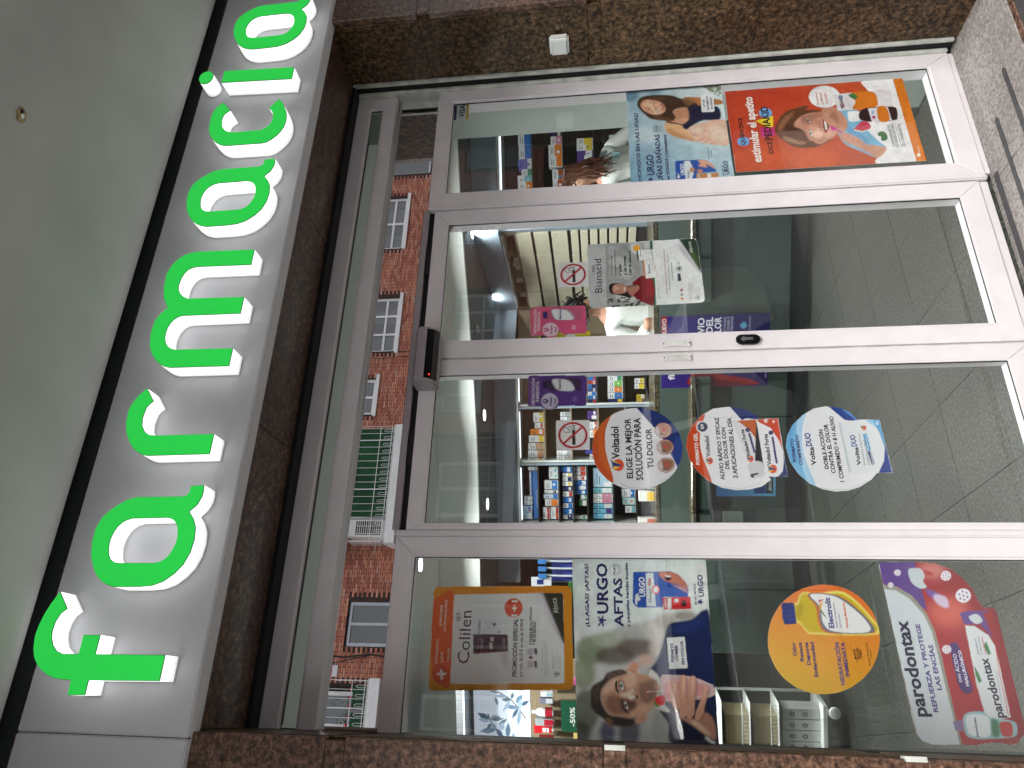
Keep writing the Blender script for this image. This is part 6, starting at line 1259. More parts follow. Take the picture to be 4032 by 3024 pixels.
t, core = pier('granite_pier', 'pink and brown granite pier right of the shop door with a white switch', 'pier', XR+0.001, 5.6, XR, M_PINK, M_PIER)
cc = MB(); cc.box(XR+0.031, 5.6, YF+0.031, 0.3, -0.05, 3.155); cc.build('core', M_LINT, t)
t, core = pier('granite_pier', 'pinkish brown granite pier left of the glass front, seen at a glancing angle', 'pier', -2.6, XL-0.001, XL, M_PINK, M_PIER)
cc = MB(); cc.box(-2.6, XL-0.031, YF+0.031, 0.3, -0.05, 3.155); cc.build('core', M_LINT, t)
LP = t
for z in (0.805, 1.512):   # white end pieces of the frame showing in the recessed bands
    box('end_clip', M_FRAME2, XL-0.009, XL+0.003, -0.395, -0.372, z-0.026, z+0.026, LP, label='small white metal clip in the granite joint')
# lintel: front face behind the sign, soffit slabs
lt = thing('granite_lintel', 'dark brown granite lintel slabs over the doorway under the sign', 'lintel')
n = 3; w_ = (XR-XL)/n
for k in range(n):
    bb = MB(); bb.box(XL+k*w_+0.001, XL+(k+1)*w_-0.001, -0.372, -0.06, ZL, ZL+0.03); bb.build('soffit_slab', M_LINT, lt, 0.002)
box('front_slab', M_LINT, XL, XR, YF, -0.374, ZL, 3.155, lt)
box('core', M_DARK, XL+0.002, XR-0.002, -0.37, 0.3, ZL+0.031, 3.155, lt)
# rebate behind the granite, dark and grimy
g = thing('rebate', 'black gap and grey metal trim between the granite and the door frames', 'frame trim')
box('gap', M_DARK, XL, XR+0.02, -0.0585, 0.02, 2.640, ZL+0.03, g)
box('trim_strip', M_FRAME2, XR-0.012, XR+0.03, -0.0595, -0.046, -0.01, ZL-0.002, g, 0.001, label='thin dirty metal strip along the right granite edge')
box('gap', M_DARK, XR-0.002, XR+0.03, -0.0455, 0.10, -0.01, ZL-0.002, g)
box('jamb_post', M_FRAME2, 2.6445, 2.662, -0.012, 0.08, 0.0, 2.638, g, 0.002, label='pale greenish jamb post stained with dirt')
box('gap', M_DARK, XL-0.03, XL-0.0005, -0.06, 0.1, -0.01, ZL, g)
# ---- white light switch box on the reveal
t = thing('wall_switch', 'white square switch box fixed to the right granite reveal', 'switch')
bb = MB(); bb.prism([(-0.248+0.0, 1.625), (-0.159, 1.625), (-0.159, 1.709), (-0.248, 1.709)], XR-0.034, XR+0.001, T=lambda x, y, z: (y, x, z)); bb.build('switch_box', M_WHITE, t, 0.008, seg=3, smooth=True)
bb = MB(); bb.prism([(-0.240, 1.634), (-0.167, 1.634), (-0.167, 1.700), (-0.240, 1.700)], XR-0.0385, XR-0.0335, T=lambda x, y, z: (y, x, z)); bb.build('rocker', M_WHITE, t, 0.003, seg=2)

# ---- metal frames
def bar(p, name, mt, loop, y0, y1, bv=0.0015, **k):
    b = MB(); b.prism(loop, y0, y1); return b.build(name, mt, p, bv, **k)
def framed(t, X0, X1, Z0, Z1, x0, x1, z0, z1, y0=0.0, y1=0.075, left=True, glassname='glass_pane', gy=0.014):
    """four mitred bars (outer rectangle X,Z, opening x,z), a glazing bead and the pane"""
    e = 0.0005
    bar(t, 'top_rail', M_FRAME, [(X0+e, Z1), (X1-e, Z1), (x1-e, z1), (x0+e, z1)], y0, y1)
    bar(t, 'bottom_rail', M_FRAME, [(X0+e, Z0), (X1-e, Z0), (x1-e, z0), (x0+e, z0)], y0, y1)
    bar(t, 'stile', M_FRAME, [(X1, Z0+e), (X1, Z1-e), (x1, z1-e), (x1, z0+e)], y0, y1)
    if left: bar(t, 'stile', M_FRAME, [(X0, Z0+e), (X0, Z1-e), (x0, z1-e), (x0, z0+e)], y0, y1)
    q = 0.007; gl = gy
    b = MB()   # rubber seal + bead
    b.box(x0, x1, gl-0.010, gl-0.0005, z0, z0+q); b.box(x0, x1, gl-0.010, gl-0.0005, z1-q, z1); b.box(x1-q, x1, gl-0.010, gl-0.0005, z0+q, z1-q); b.box(x0, x0+q, gl-0.010, gl-0.0005, z0+q, z1-q)
    b.build('glazing_bead', M_FRAME, t)
    b = MB(); s_ = 0.0018
    b.box(x0+q, x1-q, gl-0.006, gl-0.0008, z0+q, z0+q+s_); b.box(x0+q, x1-q, gl-0.006, gl-0.0008, z1-q-s_, z1-q); b.box(x1-q-s_, x1-q, gl-0.006, gl-0.0008, z0+q, z1-q); b.box(x0+q, x0+q+s_, gl-0.006, gl-0.0008, z0+q, z1-q)
    b.build('rubber_seal', M_RUBBER, t)
    b = MB(); b.box(x0+0.001, x1-0.001, gl, gl+0.005, z0+0.001, z1-0.001); b.build(glassname, M_GLASS, t)
    # thin groove line near the outer edge
# right fixed panel
t = thing('fixed_glass_panel', 'tall fixed glass panel with white frame at the right, holding two posters', 'window')
framed(t, 1.971, 2.643, 0.0, 2.246, 2.034, 2.575, 0.088, 2.181)
box('sill_strip', M_FRAME, 1.98, 2.642, 0.004, 0.06, -0.022, -0.001, t, 0.001)
box('edge_profile', M_FRAME, 1.9485, 1.9705, -0.006, 0.07, -0.004, 2.244, t, 0.005, seg=2)
# left fixed panel
t = thing('fixed_glass_panel', 'wide fixed glass panel with white frame at the left, covered with advert stickers', 'window')
framed(t, -0.11, 0.539, 0.0, 2.246, -0.095, 0.477, 0.088, 2.181, left=False)
box('sill_strip', M_FRAME, -0.1, 0.539, 0.004, 0.06, -0.022, -0.001, t, 0.001)
box('edge_profile', M_FRAME, 0.5395, 0.561, -0.006, 0.07, -0.004, 2.250, t, 0.005, seg=2)
# sliding leaves
def pull(t, x):
    h = thing('x', None, None); bpy.data.objects.remove(h)
    b = MB(); b.box(x-0.013, x+0.013, -0.004, 0.001, 1.188, 1.294); o = b.build('pull_handle', M_FRAME, t, 0.002, seg=2, label='slim white recessed pull plate')
    b = MB(); b.box(x-0.009, x+0.009, -0.0055, -0.0035, 1.203, 1.279); b.build('grip', M_FRAME2, o, 0.001)
    for z in (1.194, 1.288):
        b = MB(); b.lathe([(0.0025, 0), (0.003, 0.001), (0.0025, 0.002)], (x, -0.0065, z), 10, axis='y'); b.build('screw', M_STEEL, o)
t = thing('sliding_door_leaf', 'right leaf of the glass sliding door, with black lock on its stile', 'door')
framed(t, 1.2345, 1.945, 0.03, 2.215, 1.301, 1.877, 0.107, 2.157, 0.004, 0.066)
box('bottom_strip', M_FRAME, 1.236, 1.944, 0.010, 0.06, -0.004, 0.0295, t, 0.001)
pull(t, 1.263)
b = MB(); b.prism([(1.248, 0.957), (1.254, 0.942), (1.270, 0.936), (1.284, 0.943), (1.288, 0.957), (1.288, 1.006), (1.284, 1.02), (1.268, 1.026), (1.254, 1.020), (1.248, 1.006)], -0.012, 0.003); o = b.build('lock', M_BLKP, t, 0.004, seg=2, smooth=True, label='black oval lock plate with a keyhole')
b = MB(); b.prism([(1.262, 0.965), (1.273, 0.965), (1.273, 0.990), (1.277, 1.0), (1.268, 1.008), (1.258, 1.0), (1.262, 0.990)], -0.016, -0.010); b.build('cylinder', M_STEEL, o, 0.001)
t = thing('sliding_door_leaf', 'left leaf of the glass sliding door, with three round stickers in a column', 'door')
framed(t, 0.5625, 1.2255, 0.03, 2.215, 0.580, 1.166, 0.107, 2.157, 0.004, 0.066)
box('bottom_strip', M_FRAME, 0.564, 1.224, 0.010, 0.06, -0.004, 0.0295, t, 0.001)
pull(t, 1.204)
box('brush_seal', M_FRAME2, 1.2262, 1.2338, 0.014, 0.05, 0.03, 2.213, t)
# door header: track, cover bars
t = thing('door_header', 'black track gap and dark cover bar above the sliding doors', 'door track')
box('track_gap', M_DARK, 0.562, 1.947, 0.02, 0.09, 2.2155, 2.26, t)
box('cover_bar', M_PLAS, 0.562, 1.947, -0.004, 0.018, 2.238, 2.2625, t, 0.002)
box('bracket', M_DARK, 0.80, 0.93, 0.0, 0.018, 2.2165, 2.232, t)
box('bracket', M_DARK, 1.62, 1.76, 0.0, 0.018, 2.2165, 2.232, t)
# mirror-polished band
t = thing('mirror_band', 'mirror-polished steel band over the doors reflecting a brick building', 'cladding')
box('mirror_sheet', M_MIRROR, -0.1, 2.642, 0.040, 0.044, 2.25, 2.447, t)
box('backing', M_DARK, -0.1, 2.64, 0.0445, 0.1, 2.247, 2.448, t)
# transom window
t = thing('transom_window', 'long narrow transom window above the mirror band', 'window')
framed(t, -0.11, 2.628, 2.449, 2.6385, -0.095, 2.566, 2.508, 2.575, left=False, y1=0.034)
box('cover_strip', M_FRAME2, 2.6283, 2.643, -0.004, 0.07, 2.449, 2.638, t)
# motion sensor over the doors
t = thing('door_sensor', 'grey box-shaped motion sensor over the middle of the sliding doors', 'sensor')
b = MB(); b.v = []
pr = [(0.0, 2.222), (-0.075, 2.222), (-0.098, 2.205), (-0.098, 2.176), (-0.085, 2.150), (-0.060, 2.134), (0.0, 2.134)]
b.prism([(y, z) for y, z in pr], 1.092, 1.322, T=lambda x, y, z: (y, x, z)); b.build('casing', M_PLAS, t, 0.005, seg=2, smooth=True)
b = MB(); b.prism([(-0.0995, 2.172), (-0.0865, 2.1475), (-0.063, 2.1315), (-0.060, 2.134), (-0.084, 2.150), (-0.0965, 2.174)], 1.105, 1.31, T=lambda x, y, z: (y, x, z)); b.build('lens_window', M_BLKP, t)
b = MB(); b.box(1.118, 1.121, -0.0935, -0.090, 2.152, 2.155); b.build('indicator_light', emis('red_indicator', (255, 40, 30), 3), t)
for z in (2.183, 2.188, 2.193): box('rib', M_PLAS, 1.10, 1.315, -0.0990, -0.0975, z, z+0.0025, t)

# ---- step and paving
st = thing('door_step', 'speckled grey granite step with dark anti-slip strips before the doors', 'step')
xs_ = [-2.0, -0.9, 0.1, 1.05, 1.93, 2.72]
for k in range(5): box('step_slab', M_STEP, xs_[k]+0.001, xs_[k+1]-0.001, -0.372, 0.0188, -0.09, -0.0223, st, 0.003)
for k, xe in ((0, 2.27), (1, 2.142)):
    y0 = (-0.257, -0.135)[k]
    b = MB(); b.prism([(-1.0, y0), (xe-0.012, y0), (xe, y0+0.008), (xe, y0+0.013), (xe-0.012, y0+0.021), (-1.0, y0+0.021)], -0.0215, -0.0195, T=lambda x, y, z: (x, z, y)); b.build('grip_strip', M_TAPE, st, label='dark grey anti-slip strip')
b = MB(); b.prism([(0.3, -0.038), (1.955, -0.038), (1.955, -0.012), (1.9, -0.012), (0.3, -0.010)], -0.0215, -0.0195, T=lambda x, y, z: (x, z, y)); b.build('grip_strip', M_TAPE, st, label='dark strip along the door sill')
box('riser', M_PINK, -2.0, 2.72, -0.3995, -0.373, -0.12, -0.024, st, 0.002)
box('riser_tape', M_TAPE, -2.0, 2.72, -0.4025, -0.40, -0.10, -0.03, st)
# sloping pavement and road outside
SL = 0.035
def g(x, z): return z+SL*(x-2.6)
def slab(name, mt, y0, y1, z, **k):
    b = MB(); p = [(-14, y0), (26, y0), (26, y1), (-14, y1)]
    b.hexa([(x, y, g(x, z)-0.3) for x, y in p]+[(x, y, g(x, z)) for x, y in p]); return b.build(name, mt, kind='structure', **k)
slab('pavement', M_PAVE, -2.35, -0.4, -0.11)
slab('road', M_ROAD, -14.0, -2.36, -0.24)
b = slab('kerb', M_STEP, -2.50, -2.352, -0.12)
slab('far_pavement', M_PAVE, -16.6, -14.001, -0.11)

# ================================================================== THE SIGN
sg = thing('pharmacy_sign', 'long silver sign box reading farmacia in lit green letters above the door', 'sign')
SZ0, SZ1, SY = 2.635, 3.137, -0.42
for x0, x1 in ((-2.4, -0.0945), (-0.0925, 4.2)):
    b = MB(); b.box(x0, x1, SY, YF-0.001, SZ0, SZ1); b.build('sign_panel', M_SIGN, sg, 0.004, seg=2)
    b = MB(); b.box(x0, x1, SY+0.012, -0.366, SZ0-0.0015, SZ0-0.0005); b.build('bottom_lip', M_SIGN, sg)
A_OUT = [(.577,2.741),(.58,2.7),(.562,2.697),(.545,2.698),(.521,2.707),(.5,2.727),(.478,2.709),(.453,2.697),(.418,2.693),(.382,2.697),(.348,2.71),(.322,2.731),(.3,2.759),(.288,2.791),(.2845,2.83),(.2835,2.905),(.289,2.928),(.298,2.947),(.313,2.966),(.33,2.98),(.368,3.001),(.408,3.010),(.449,3.011),(.481,3.001),(.503,2.982),(.522,2.958),(.537,2.933),(.5445,2.904),(.546,2.757),(.549,2.748),(.556,2.742),(.566,2.741)]
A_IN = [(.353,2.924),(.3505,2.907),(.3515,2.80),(.3545,2.785),(.363,2.77),(.375,2.760),(.391,2.753),(.407,2.748),(.424,2.747),(.449,2.752),(.462,2.758),(.472,2.767),(.479,2.779),(.482,2.795),(.4795,2.903),(.475,2.919),(.467,2.932),(.455,2.943),(.44,2.950),(.424,2.954),(.408,2.955),(.386,2.951),(.372,2.946),(.361,2.938)]
GL = {
 'f': [(.269,3.067),(.237,3.084),(.208,3.095),(.179,3.102),(.15,3.105),(.118,3.099),(.094,3.089),(.077,3.075),(.061,3.056),(.050,3.035),(.042,3.012),(.039,2.985),(.0385,2.961),(.001,2.9585),(.003,2.909),(.039,2.909),(.0425,2.705),(.1075,2.705),(.1055,2.909),(.155,2.909),(.154,2.9585),(.105,2.9585),(.104,3.005),(.111,3.026),(.125,3.042),(.143,3.052),(.163,3.057),(.188,3.055),(.209,3.046),(.223,3.03)],
 'r': [(.902,2.966),(.857,2.932),(.847,2.943),(.835,2.951),(.8,2.955),(.774,2.95),(.753,2.935),(.743,2.918),(.74,2.9),(.742,2.7035),(.677,2.7035),(.674,2.905),(.677,2.923),(.687,2.943),(.699,2.960),(.715,2.974),(.749,2.996),(.785,3.007),(.827,3.01),(.847,3.005),(.868,2.995),(.887,2.981)],
 'm': [(1.038,2.703),(.974,2.703),(.974,2.905),(.978,2.925),(.986,2.942),(.998,2.958),(1.012,2.971),(1.03,2.985),(1.053,2.997),(1.1,3.007),(1.147,3.005),(1.163,2.999),(1.178,2.990),(1.202,2.97),(1.221,2.983),(1.243,2.995),(1.287,3.006),(1.337,3.009),(1.369,2.999),(1.387,2.989),(1.403,2.975),(1.414,2.962),(1.421,2.945),(1.4265,2.915),(1.424,2.703),(1.361,2.703),(1.363,2.9),(1.36,2.918),(1.352,2.932),(1.338,2.942),(1.322,2.948),(1.303,2.951),(1.284,2.951),(1.270,2.947),(1.257,2.938),(1.243,2.923),(1.235,2.905),(1.232,2.703),(1.168,2.703),(1.168,2.905),(1.165,2.921),(1.156,2.935),(1.14,2.946),(1.121,2.952),(1.103,2.953),(1.086,2.951),(1.071,2.946),(1.059,2.938),(1.046,2.923),(1.04,2.905)],
 'c': [(2.136,2.966),(2.122,2.982),(2.106,2.993),(2.082,3.001),(2.055,3.004),(1.999,2.999),(1.973,2.990),(1.95,2.975),(1.930,2.956),(1.916,2.933),(1.9105,2.914),(1.91,2.894),(1.91,2.765),(1.915,2.747),(1.927,2.731),(1.944,2.714),(1.964,2.701),(1.987,2.692),(2.009,2.689),(2.038,2.690),(2.065,2.697),(2.1,2.713),(2.132,2.735),(2.088,2.77),(2.075,2.758),(2.059,2.75),(2.041,2.746),(2.023,2.746),(2.008,2.749),(1.995,2.757),(1.984,2.769),(1.9765,2.785),(1.975,2.889),(1.977,2.904),(1.981,2.917),(1.988,2.929),(1.999,2.939),(2.011,2.947),(2.026,2.951),(2.042,2.954),(2.058,2.954),(2.071,2.951),(2.082,2.942),(2.092,2.931)],
 'i': [(2.31,3.0),(2.299,2.703),(2.236,2.703),(2.247,3.0)],
}
def glyph_mesh(name, loops, y0, y1, mt, parent, bevel=0, label=None, off=0):
    cu = bpy.data.curves.new('g', 'CURVE'); cu.dimensions = '2D'; cu.fill_mode = 'BOTH'
    for lp in loops:
        sp = cu.splines.new('POLY'); sp.points.add(len(lp)-1); sp.use_cyclic_u = True
        for p, q in zip(sp.points, lp): p.co = (q[0], q[1], 0, 1)
    cu.extrude = abs(y1-y0)/2; cu.bevel_depth = bevel; cu.bevel_resolution = 2; cu.offset = off
    ob = bpy.data.objects.new('g', cu); COL.objects.link(ob)
    me = bpy.data.meshes.new_from_object(ob); bpy.data.objects.remove(ob); bpy.data.curves.remove(cu)
    ym = (y0+y1)/2
    me.transform(Matrix(((1, 0, 0, 0), (0, 0, 1, ym), (0, 1, 0, 0), (0, 0, 0, 1))))
    me.flip_normals()
    me.shade_smooth()
    try: me.set_sharp_from_angle(angle=R_(35))
    except Exception: pass
    me.name = name; me.materials.clear(); me.materials.append(mt)
    o = bpy.data.objects.new(name, me); COL.objects.link(o); o.parent = parent
    if label: o['label'] = label
    return o
def letter(loops, label):
    o = glyph_mesh('letter', loops, SY-0.007, SY-0.070, M_LSIDE, sg, label=label)
    glyph_mesh('back_tray', loops, SY-0.0005, SY-0.0068, M_WHITE, o)
    glyph_mesh('face_edge', loops, SY-0.0702, SY-0.0726, M_LRIM, o)
    glyph_mesh('letter_face', loops, SY-0.0728, SY-0.0742, M_LFACE, o, off=-0.0011)
letter([GL['f']], 'green lit letter f of the sign')
dx2, dx3 = 1.2505, 2.140
for dx, lb in ((0, 'green lit letter a after the f'), (dx2, 'green lit letter a after the m'), (dx3, 'green lit last letter a of the sign')):
    letter([[(x+dx, z) for x, z in A_OUT], [(x+dx, z) for x, z in A_IN]], lb)
letter([GL['r']], 'green lit letter r of the sign'); letter([GL['m']], 'green lit letter m of the sign'); letter([GL['c']], 'green lit letter c of the sign')
letter([GL['i']], 'green lit stem of the letter i')
dot = [(2.282+0.0345*math.cos(t), 3.073+0.030*math.sin(t)) for t in [i*math.pi/14 for i in range(28)]]
letter([dot], 'green lit dot of the letter i')
# ================================================================== PRINTED ART
def inside(px, pz, poly):
    m_ = np.zeros(px.shape, bool); n = len(poly)
    for i in range(n):
        x0, z0 = poly[i]; x1, z1 = poly[(i+1) % n]
        if z0 == z1: continue
        c = ((z0 > pz) != (z1 > pz)) & (px < (x1-x0)*(pz-z0)/(z1-z0)+x0); m_ ^= c
    return m_
def catmull(p, k=4):
    o = []; n = len(p)
    for i in range(n):
        a, b, c, d = (np.array(p[(i+j-1) % n], float) for j in range(4))
        for t in [q/k for q in range(k)]:
            o.append(tuple(0.5*((2*b)+(-a+c)*t+(2*a-5*b+4*c-d)*t*t+(-a+3*b-3*c+d)*t**3)))
    return o
def boxblur(a, r):
    r = int(round(r))
    if r < 1: return a
    for ax in (0, 1):
        for _ in range(2):
            pad = [(0, 0), (0, 0)]; pad[ax] = (r+1, r)
            c = np.cumsum(np.pad(a, pad, 'edge'), axis=ax); L_ = a.shape[ax]
            hi = np.take(c, range(2*r+1, 2*r+1+L_), axis=ax); lo = np.take(c, range(0, L_), axis=ax); a = (hi-lo)/(2*r+1)
    return a
FONTOB = None
def textmesh(txt, bold, h=20):
    cu = bpy.data.curves.new('t', 'FONT'); cu.body = txt; cu.size = 1; cu.resolution_u = 2; cu.offset = (0.03 if h > 13 else 0.034) if bold else (0.012 if h < 12 else 0); cu.align_x = 'LEFT'
    ob = bpy.data.objects.new('t', cu); COL.objects.link(ob)
    bpy.context.view_layer.update()
    dg = bpy.context.evaluated_depsgraph_get()
    me = ob.evaluated_get(dg).to_mesh()
    v = [tuple(q.co[:2]) for q in me.vertices]; f = [tuple(q.vertices) for q in me.polygons]
    bpy.data.objects.remove(ob); bpy.data.curves.remove(cu)
    return v, f
def lettering(ops, T, parent, name='lettering', mt=None):
    b = MB()
    for txt, col, a, e, h, bold in ops:
        v, f = textmesh(txt, bold, abs(h))
        if not v: continue
        xs = [q[0] for q in v]; x0, x1 = min(xs), max(xs)
        hn = 0.53 if txt[0] in 'acegmnopqrsuvwxyz' else (0.36 if txt[0] in '-+' else 0.72)
        W_ = max(math.hypot(e[0]-a[0], e[1]-a[1]), 1); sx = W_/max(x1-x0, 1e-3); sz_ = abs(h)/hn
        if txt[0] in '¿¡"': hn = 0.72
        ux, uz = (e[0]-a[0])/W_, (e[1]-a[1])/W_; i = len(b.v)
        for x, y in v:
            p, q = (x-x0)*sx, y*sz_
            b.v.append(T((a[0]+ux*p-uz*q)/1000, 0, (a[1]+uz*p+ux*q)/1000))
        for k in f: b.f.append(tuple(i+j for j in k)); b.c.append(col)
    if b.v: return b.build(name, mt or M_PRINT, parent, fix=False, kind='stuff')
ct_photo = False
def paint(name, outline, ops, T, label, cat='poster', group=None, cell=2.5, mt=None, Tt=None):
    P = outline; xs = [p[0] for p in P]; zs = [p[1] for p in P]
    x0, x1, z0, z1 = min(xs), max(xs), min(zs), max(zs)
    nx = int((x1-x0)/cell)+2; nz = int((z1-z0)/cell)+2
    X, Z = np.meshgrid(x0+np.arange(nx)*cell, z0+np.arange(nz)*cell)
    C_ = np.zeros((nz, nx, 3)); texts = []
    for op in ops:
        if op[0] == 'g':
            c = [np.array(lin(q)) for q in op[1:5]]
            u = ((X-x0)/(x1-x0))[..., None]; v = ((Z-z0)/(z1-z0))[..., None]
            C_ = v*((1-u)*c[0]+u*c[1])+(1-v)*((1-u)*c[2]+u*c[3])
        elif op[0] == 't': texts.append(op[1:])
        elif op[0] == 'h':      # combed strands inside an outline
            _, amp, ang, mm, pts = op
            mk = boxblur(inside(X+.01, Z+.01, catmull(pts)).astype(float), 1); ca_, sa_ = math.cos(R_(ang)), math.sin(R_(ang))
            q_ = (X*sa_-Z*ca_)/mm+1.6*np.sin((X*ca_+Z*sa_)/mm/6)+0.8*np.sin(X/mm/3.1)
            s_ = 0.5*np.sin(q_*2.1)+0.3*np.sin(q_*4.7+1.3*np.sin((X*ca_+Z*sa_)/mm/9))+0.2*np.sin(q_*9.1)
            C_ = C_*(1+amp*s_*mk)[..., None]
        elif op[0] == 'p':
            _, col, sm, bl, al, pts = op
            if sm: pts = catmull(pts)
            r = bl*1.1; mrg = r*2+cell*2   # blur radius given in zoom pixels, about half a millimetre each
            r = r*0.55/cell
            ax = [p[0] for p in pts]; az = [p[1] for p in pts]
            i0 = max(0, int((min(ax)-mrg-x0)/cell)); i1 = min(nx, int((max(ax)+mrg-x0)/cell)+2)
            j0 = max(0, int((min(az)-mrg-z0)/cell)); j1 = min(nz, int((max(az)+mrg-z0)/cell)+2)
            if i1 <= i0 or j1 <= j0: continue
            px = X[j0:j1, i0:i1]; pz = Z[j0:j1, i0:i1]; mk = 0
            for du in (-0.3, 0.3):
                for dv in (-0.3, 0.3): mk = mk+inside(px+du*cell+0.013, pz+dv*cell+0.017, pts)*0.25
            mk = boxblur(mk, r)[..., None]*al
            C_[j0:j1, i0:i1] = C_[j0:j1, i0:i1]*(1-mk)+np.array(lin(col))*mk
    if name == 'poster' and ct_photo:      # soft print tone variation of a photograph
        rs = np.random.RandomState(7); nn = 0
        for r_, a_ in ((1, .035), (4, .05), (12, .06)):
            q_ = boxblur(rs.randn(nz, nx), r_); nn = nn+a_*q_/(q_.std()+1e-9)
        C_ = np.clip(C_*(1+nn[..., None]*0.7), 0, 1)
    cx = X[:-1, :-1]+cell/2; cz = Z[:-1, :-1]+cell/2
    keep = inside(cx+0.01, cz+0.01, outline)
    idx = np.arange(nx*nz).reshape(nz, nx)
    a = idx[:-1, :-1][keep]; b_ = idx[:-1, 1:][keep]; c = idx[1:, 1:][keep]; d = idx[1:, :-1][keep]
    used = np.zeros(nx*nz, bool)
    for q in (a, b_, c, d): used[q] = True
    rm = np.cumsum(used)-1
    XX = X.ravel()[used]/1000; ZZ = Z.ravel()[used]/1000; CC = C_.reshape(-1, 3)[used]
    me = bpy.data.meshes.new(name)
    me.from_pydata([T(x, 0, z) for x, z in zip(XX.tolist(), ZZ.tolist())], [], np.stack([rm[a], rm[b_], rm[c], rm[d]], 1).tolist())
    at = me.color_attributes.new('Col', 'FLOAT_COLOR', 'POINT')
    at.data.foreach_set('color', np.concatenate([CC, np.ones((len(CC), 1))], 1).astype(np.float32).ravel())
    me.materials.append(mt or M_PRINT)
    root = thing(name, label, cat, group=group)
    sheet = bpy.data.objects.new('printed_sheet', me); COL.objects.link(sheet); sheet.parent = root
    # paper thickness behind the print
    bk = MB(); bk.v = [T(x/1000, 0.0006, z/1000) for x, z in outline]+[T(x/1000, 0.0016, z/1000) for x, z in outline]; n = len(outline)
    bk.f.append(tuple(range(n))); bk.c.append((226, 226, 226)); bk.f.append(tuple(range(2*n-1, n-1, -1))); bk.c.append((226, 226, 226))
    for k in range(n): bk.f.append((k, n+k, n+(k+1) % n, (k+1) % n)); bk.c.append((226, 226, 226))
    bk.build('backing_card', M_CARD, root)
    if texts: lettering(texts, Tt or (lambda x, y, z: T(x, -0.0006, z)), root)
    return root
TG = lambda x, y, z: (x, 0.0225+y, z)
LAB = {
 'aftas': ('large advert of a bearded man in a blue suit drinking, on the left pane', 'poster'),
 'colilen': ('orange-bordered promotion poster with a dark red box, top of the left pane', 'poster'),
 'electro': ('round yellow-orange sticker of a drink bottle with blue cap', 'sticker'),
 'paro': ('red and purple toothpaste sticker with curved corner at the bottom left pane', 'sticker'),
 'volta1': ('round sticker with three small circular photos, topmost of the column of three', 'sticker'),
 'volta2': ('round sticker with orange top and a gel tube, middle of the column', 'sticker'),
 'volta3': ('round sticker with light blue top and pill box, lowest of the column', 'sticker'),
 'nosmoke_left': ('square no smoking sign above the orange-topped round sticker', 'sign'),
 'nosmoke_right': ('square no smoking sign above the poster of a woman in red', 'sign'),
 'bian': ('white poster of a smiling woman in red on the right door leaf', 'poster'),
 'hid_pink': ('pink drink bottle sticker on the right door leaf', 'sticker'),
 'hid_purple': ('purple drink bottle sticker on the left door leaf', 'sticker'),
 'kid': ('orange poster of a child eating with a pink fork', 'poster'),
 'hongos': ('sky blue advert of a woman showing the sole of her foot', 'poster'),
 'visa': ('small card payment sticker in the top corner of the right panel', 'sticker'),
}
GRP = {'volta1': 'round stickers in a column', 'volta2': 'round stickers in a column', 'volta3': 'round stickers in a column', 'nosmoke_left': 'no smoking signs', 'nosmoke_right': 'no smoking signs', 'hid_pink': 'drink stickers', 'hid_purple': 'drink stickers'}
GAIN = {'aftas': 1.5, 'colilen': 1.3, 'hongos': 1.3, 'bian': 1.25, 'visa': 1.4, 'hid_pink': 1.3, 'hid_purple': 1.3, 'nosmoke_left': 1.05, 'nosmoke_right': 1.05}
def brighter(ops, gn):   # printed inks are lighter than they look in the shaded upper panes
    f = lambda c: tuple(min(236, v*gn**0.45) for v in c)
    o = []
    for op in ops:
        if op[0] == 'g': o.append(('g', *[f(c) for c in op[1:5]]))
        elif op[0] == 'p': o.append(('p', f(op[1]), *op[2:]))
        elif op[0] == 'h': o.append(op)
        else:
            a, e = op[3], op[4]
            if gn is not None and abs(e[1]-a[1]) < 0.12*abs(e[0]-a[0]): e = (e[0], a[1])   # level baselines
            o.append((op[0], op[1], op[2], a, e, *op[5:]))
    return o
NAME = {'poster': 'poster', 'sticker': 'window_sticker', 'sign': 'no_smoking_sign'}
for kname, (outl, ops) in POSTERS.items():
    lb, ct = LAB[kname]
    ct_photo = kname in ('aftas', 'hongos', 'kid', 'bian')
    ops = brighter(ops, GAIN.get(kname, 1.0)) if kname != 'paro' else ops
    paint(NAME[ct], outl, ops, TG, lb, ct, GRP.get(kname), cell=1.7 if kname[:5] in ('volta', 'elect') else 2.0 if kname in ('paro', 'aftas', 'hongos', 'kid', 'bian', 'visa') or 'nosm' in kname else 2.5)

ct_photo = False
# ================================================================== INTERIOR
def IB(b, s0, s1, w0, w1, z0, z1, col=None): b.box(s0, s1, w0, w1, z0, z1, col, T=I)
def ibox(name, mt, s0, s1, w0, w1, z0, z1, parent=None, bevel=0, **k):
    b = MB(); IB(b, s0, s1, w0, w1, z0, z1, k.pop('col', None)); return b.build(name, mt, parent, bevel, **k)
fl = box('floor', M_FLOOR, -3.0, 8, 0.02, 9.4, -0.08, -0.006, kind='structure')
box('interior_wall', M_WALL, 7.9, 8.0, 0.1, 9.4, -0.05, 3.0, kind='structure')
box('interior_wall', M_WALL, -3.0, -2.95, 0.1, 9.4, -0.05, 3.0, kind='structure')
box('interior_wall', M_WALL, -3.0, 8, 9.3, 9.4, -0.05, 3.0, kind='structure')
box('interior_wall', M_WALL, 2.647, 8.0, 0.101, 0.31, -0.004, 2.96, kind='structure')
box('interior_wall', M_WALL, -3.0, -0.10, 0.101, 0.2, -0.004, 2.96, kind='structure')
box('interior_wall', M_WALL, -0.10, 2.647, 0.101, 0.2, 2.66, 2.96, kind='structure')
box('interior_ceiling', M_CEIL, -3.0, 8, 0.1, 9.4, 2.95, 3.0, kind='structure')
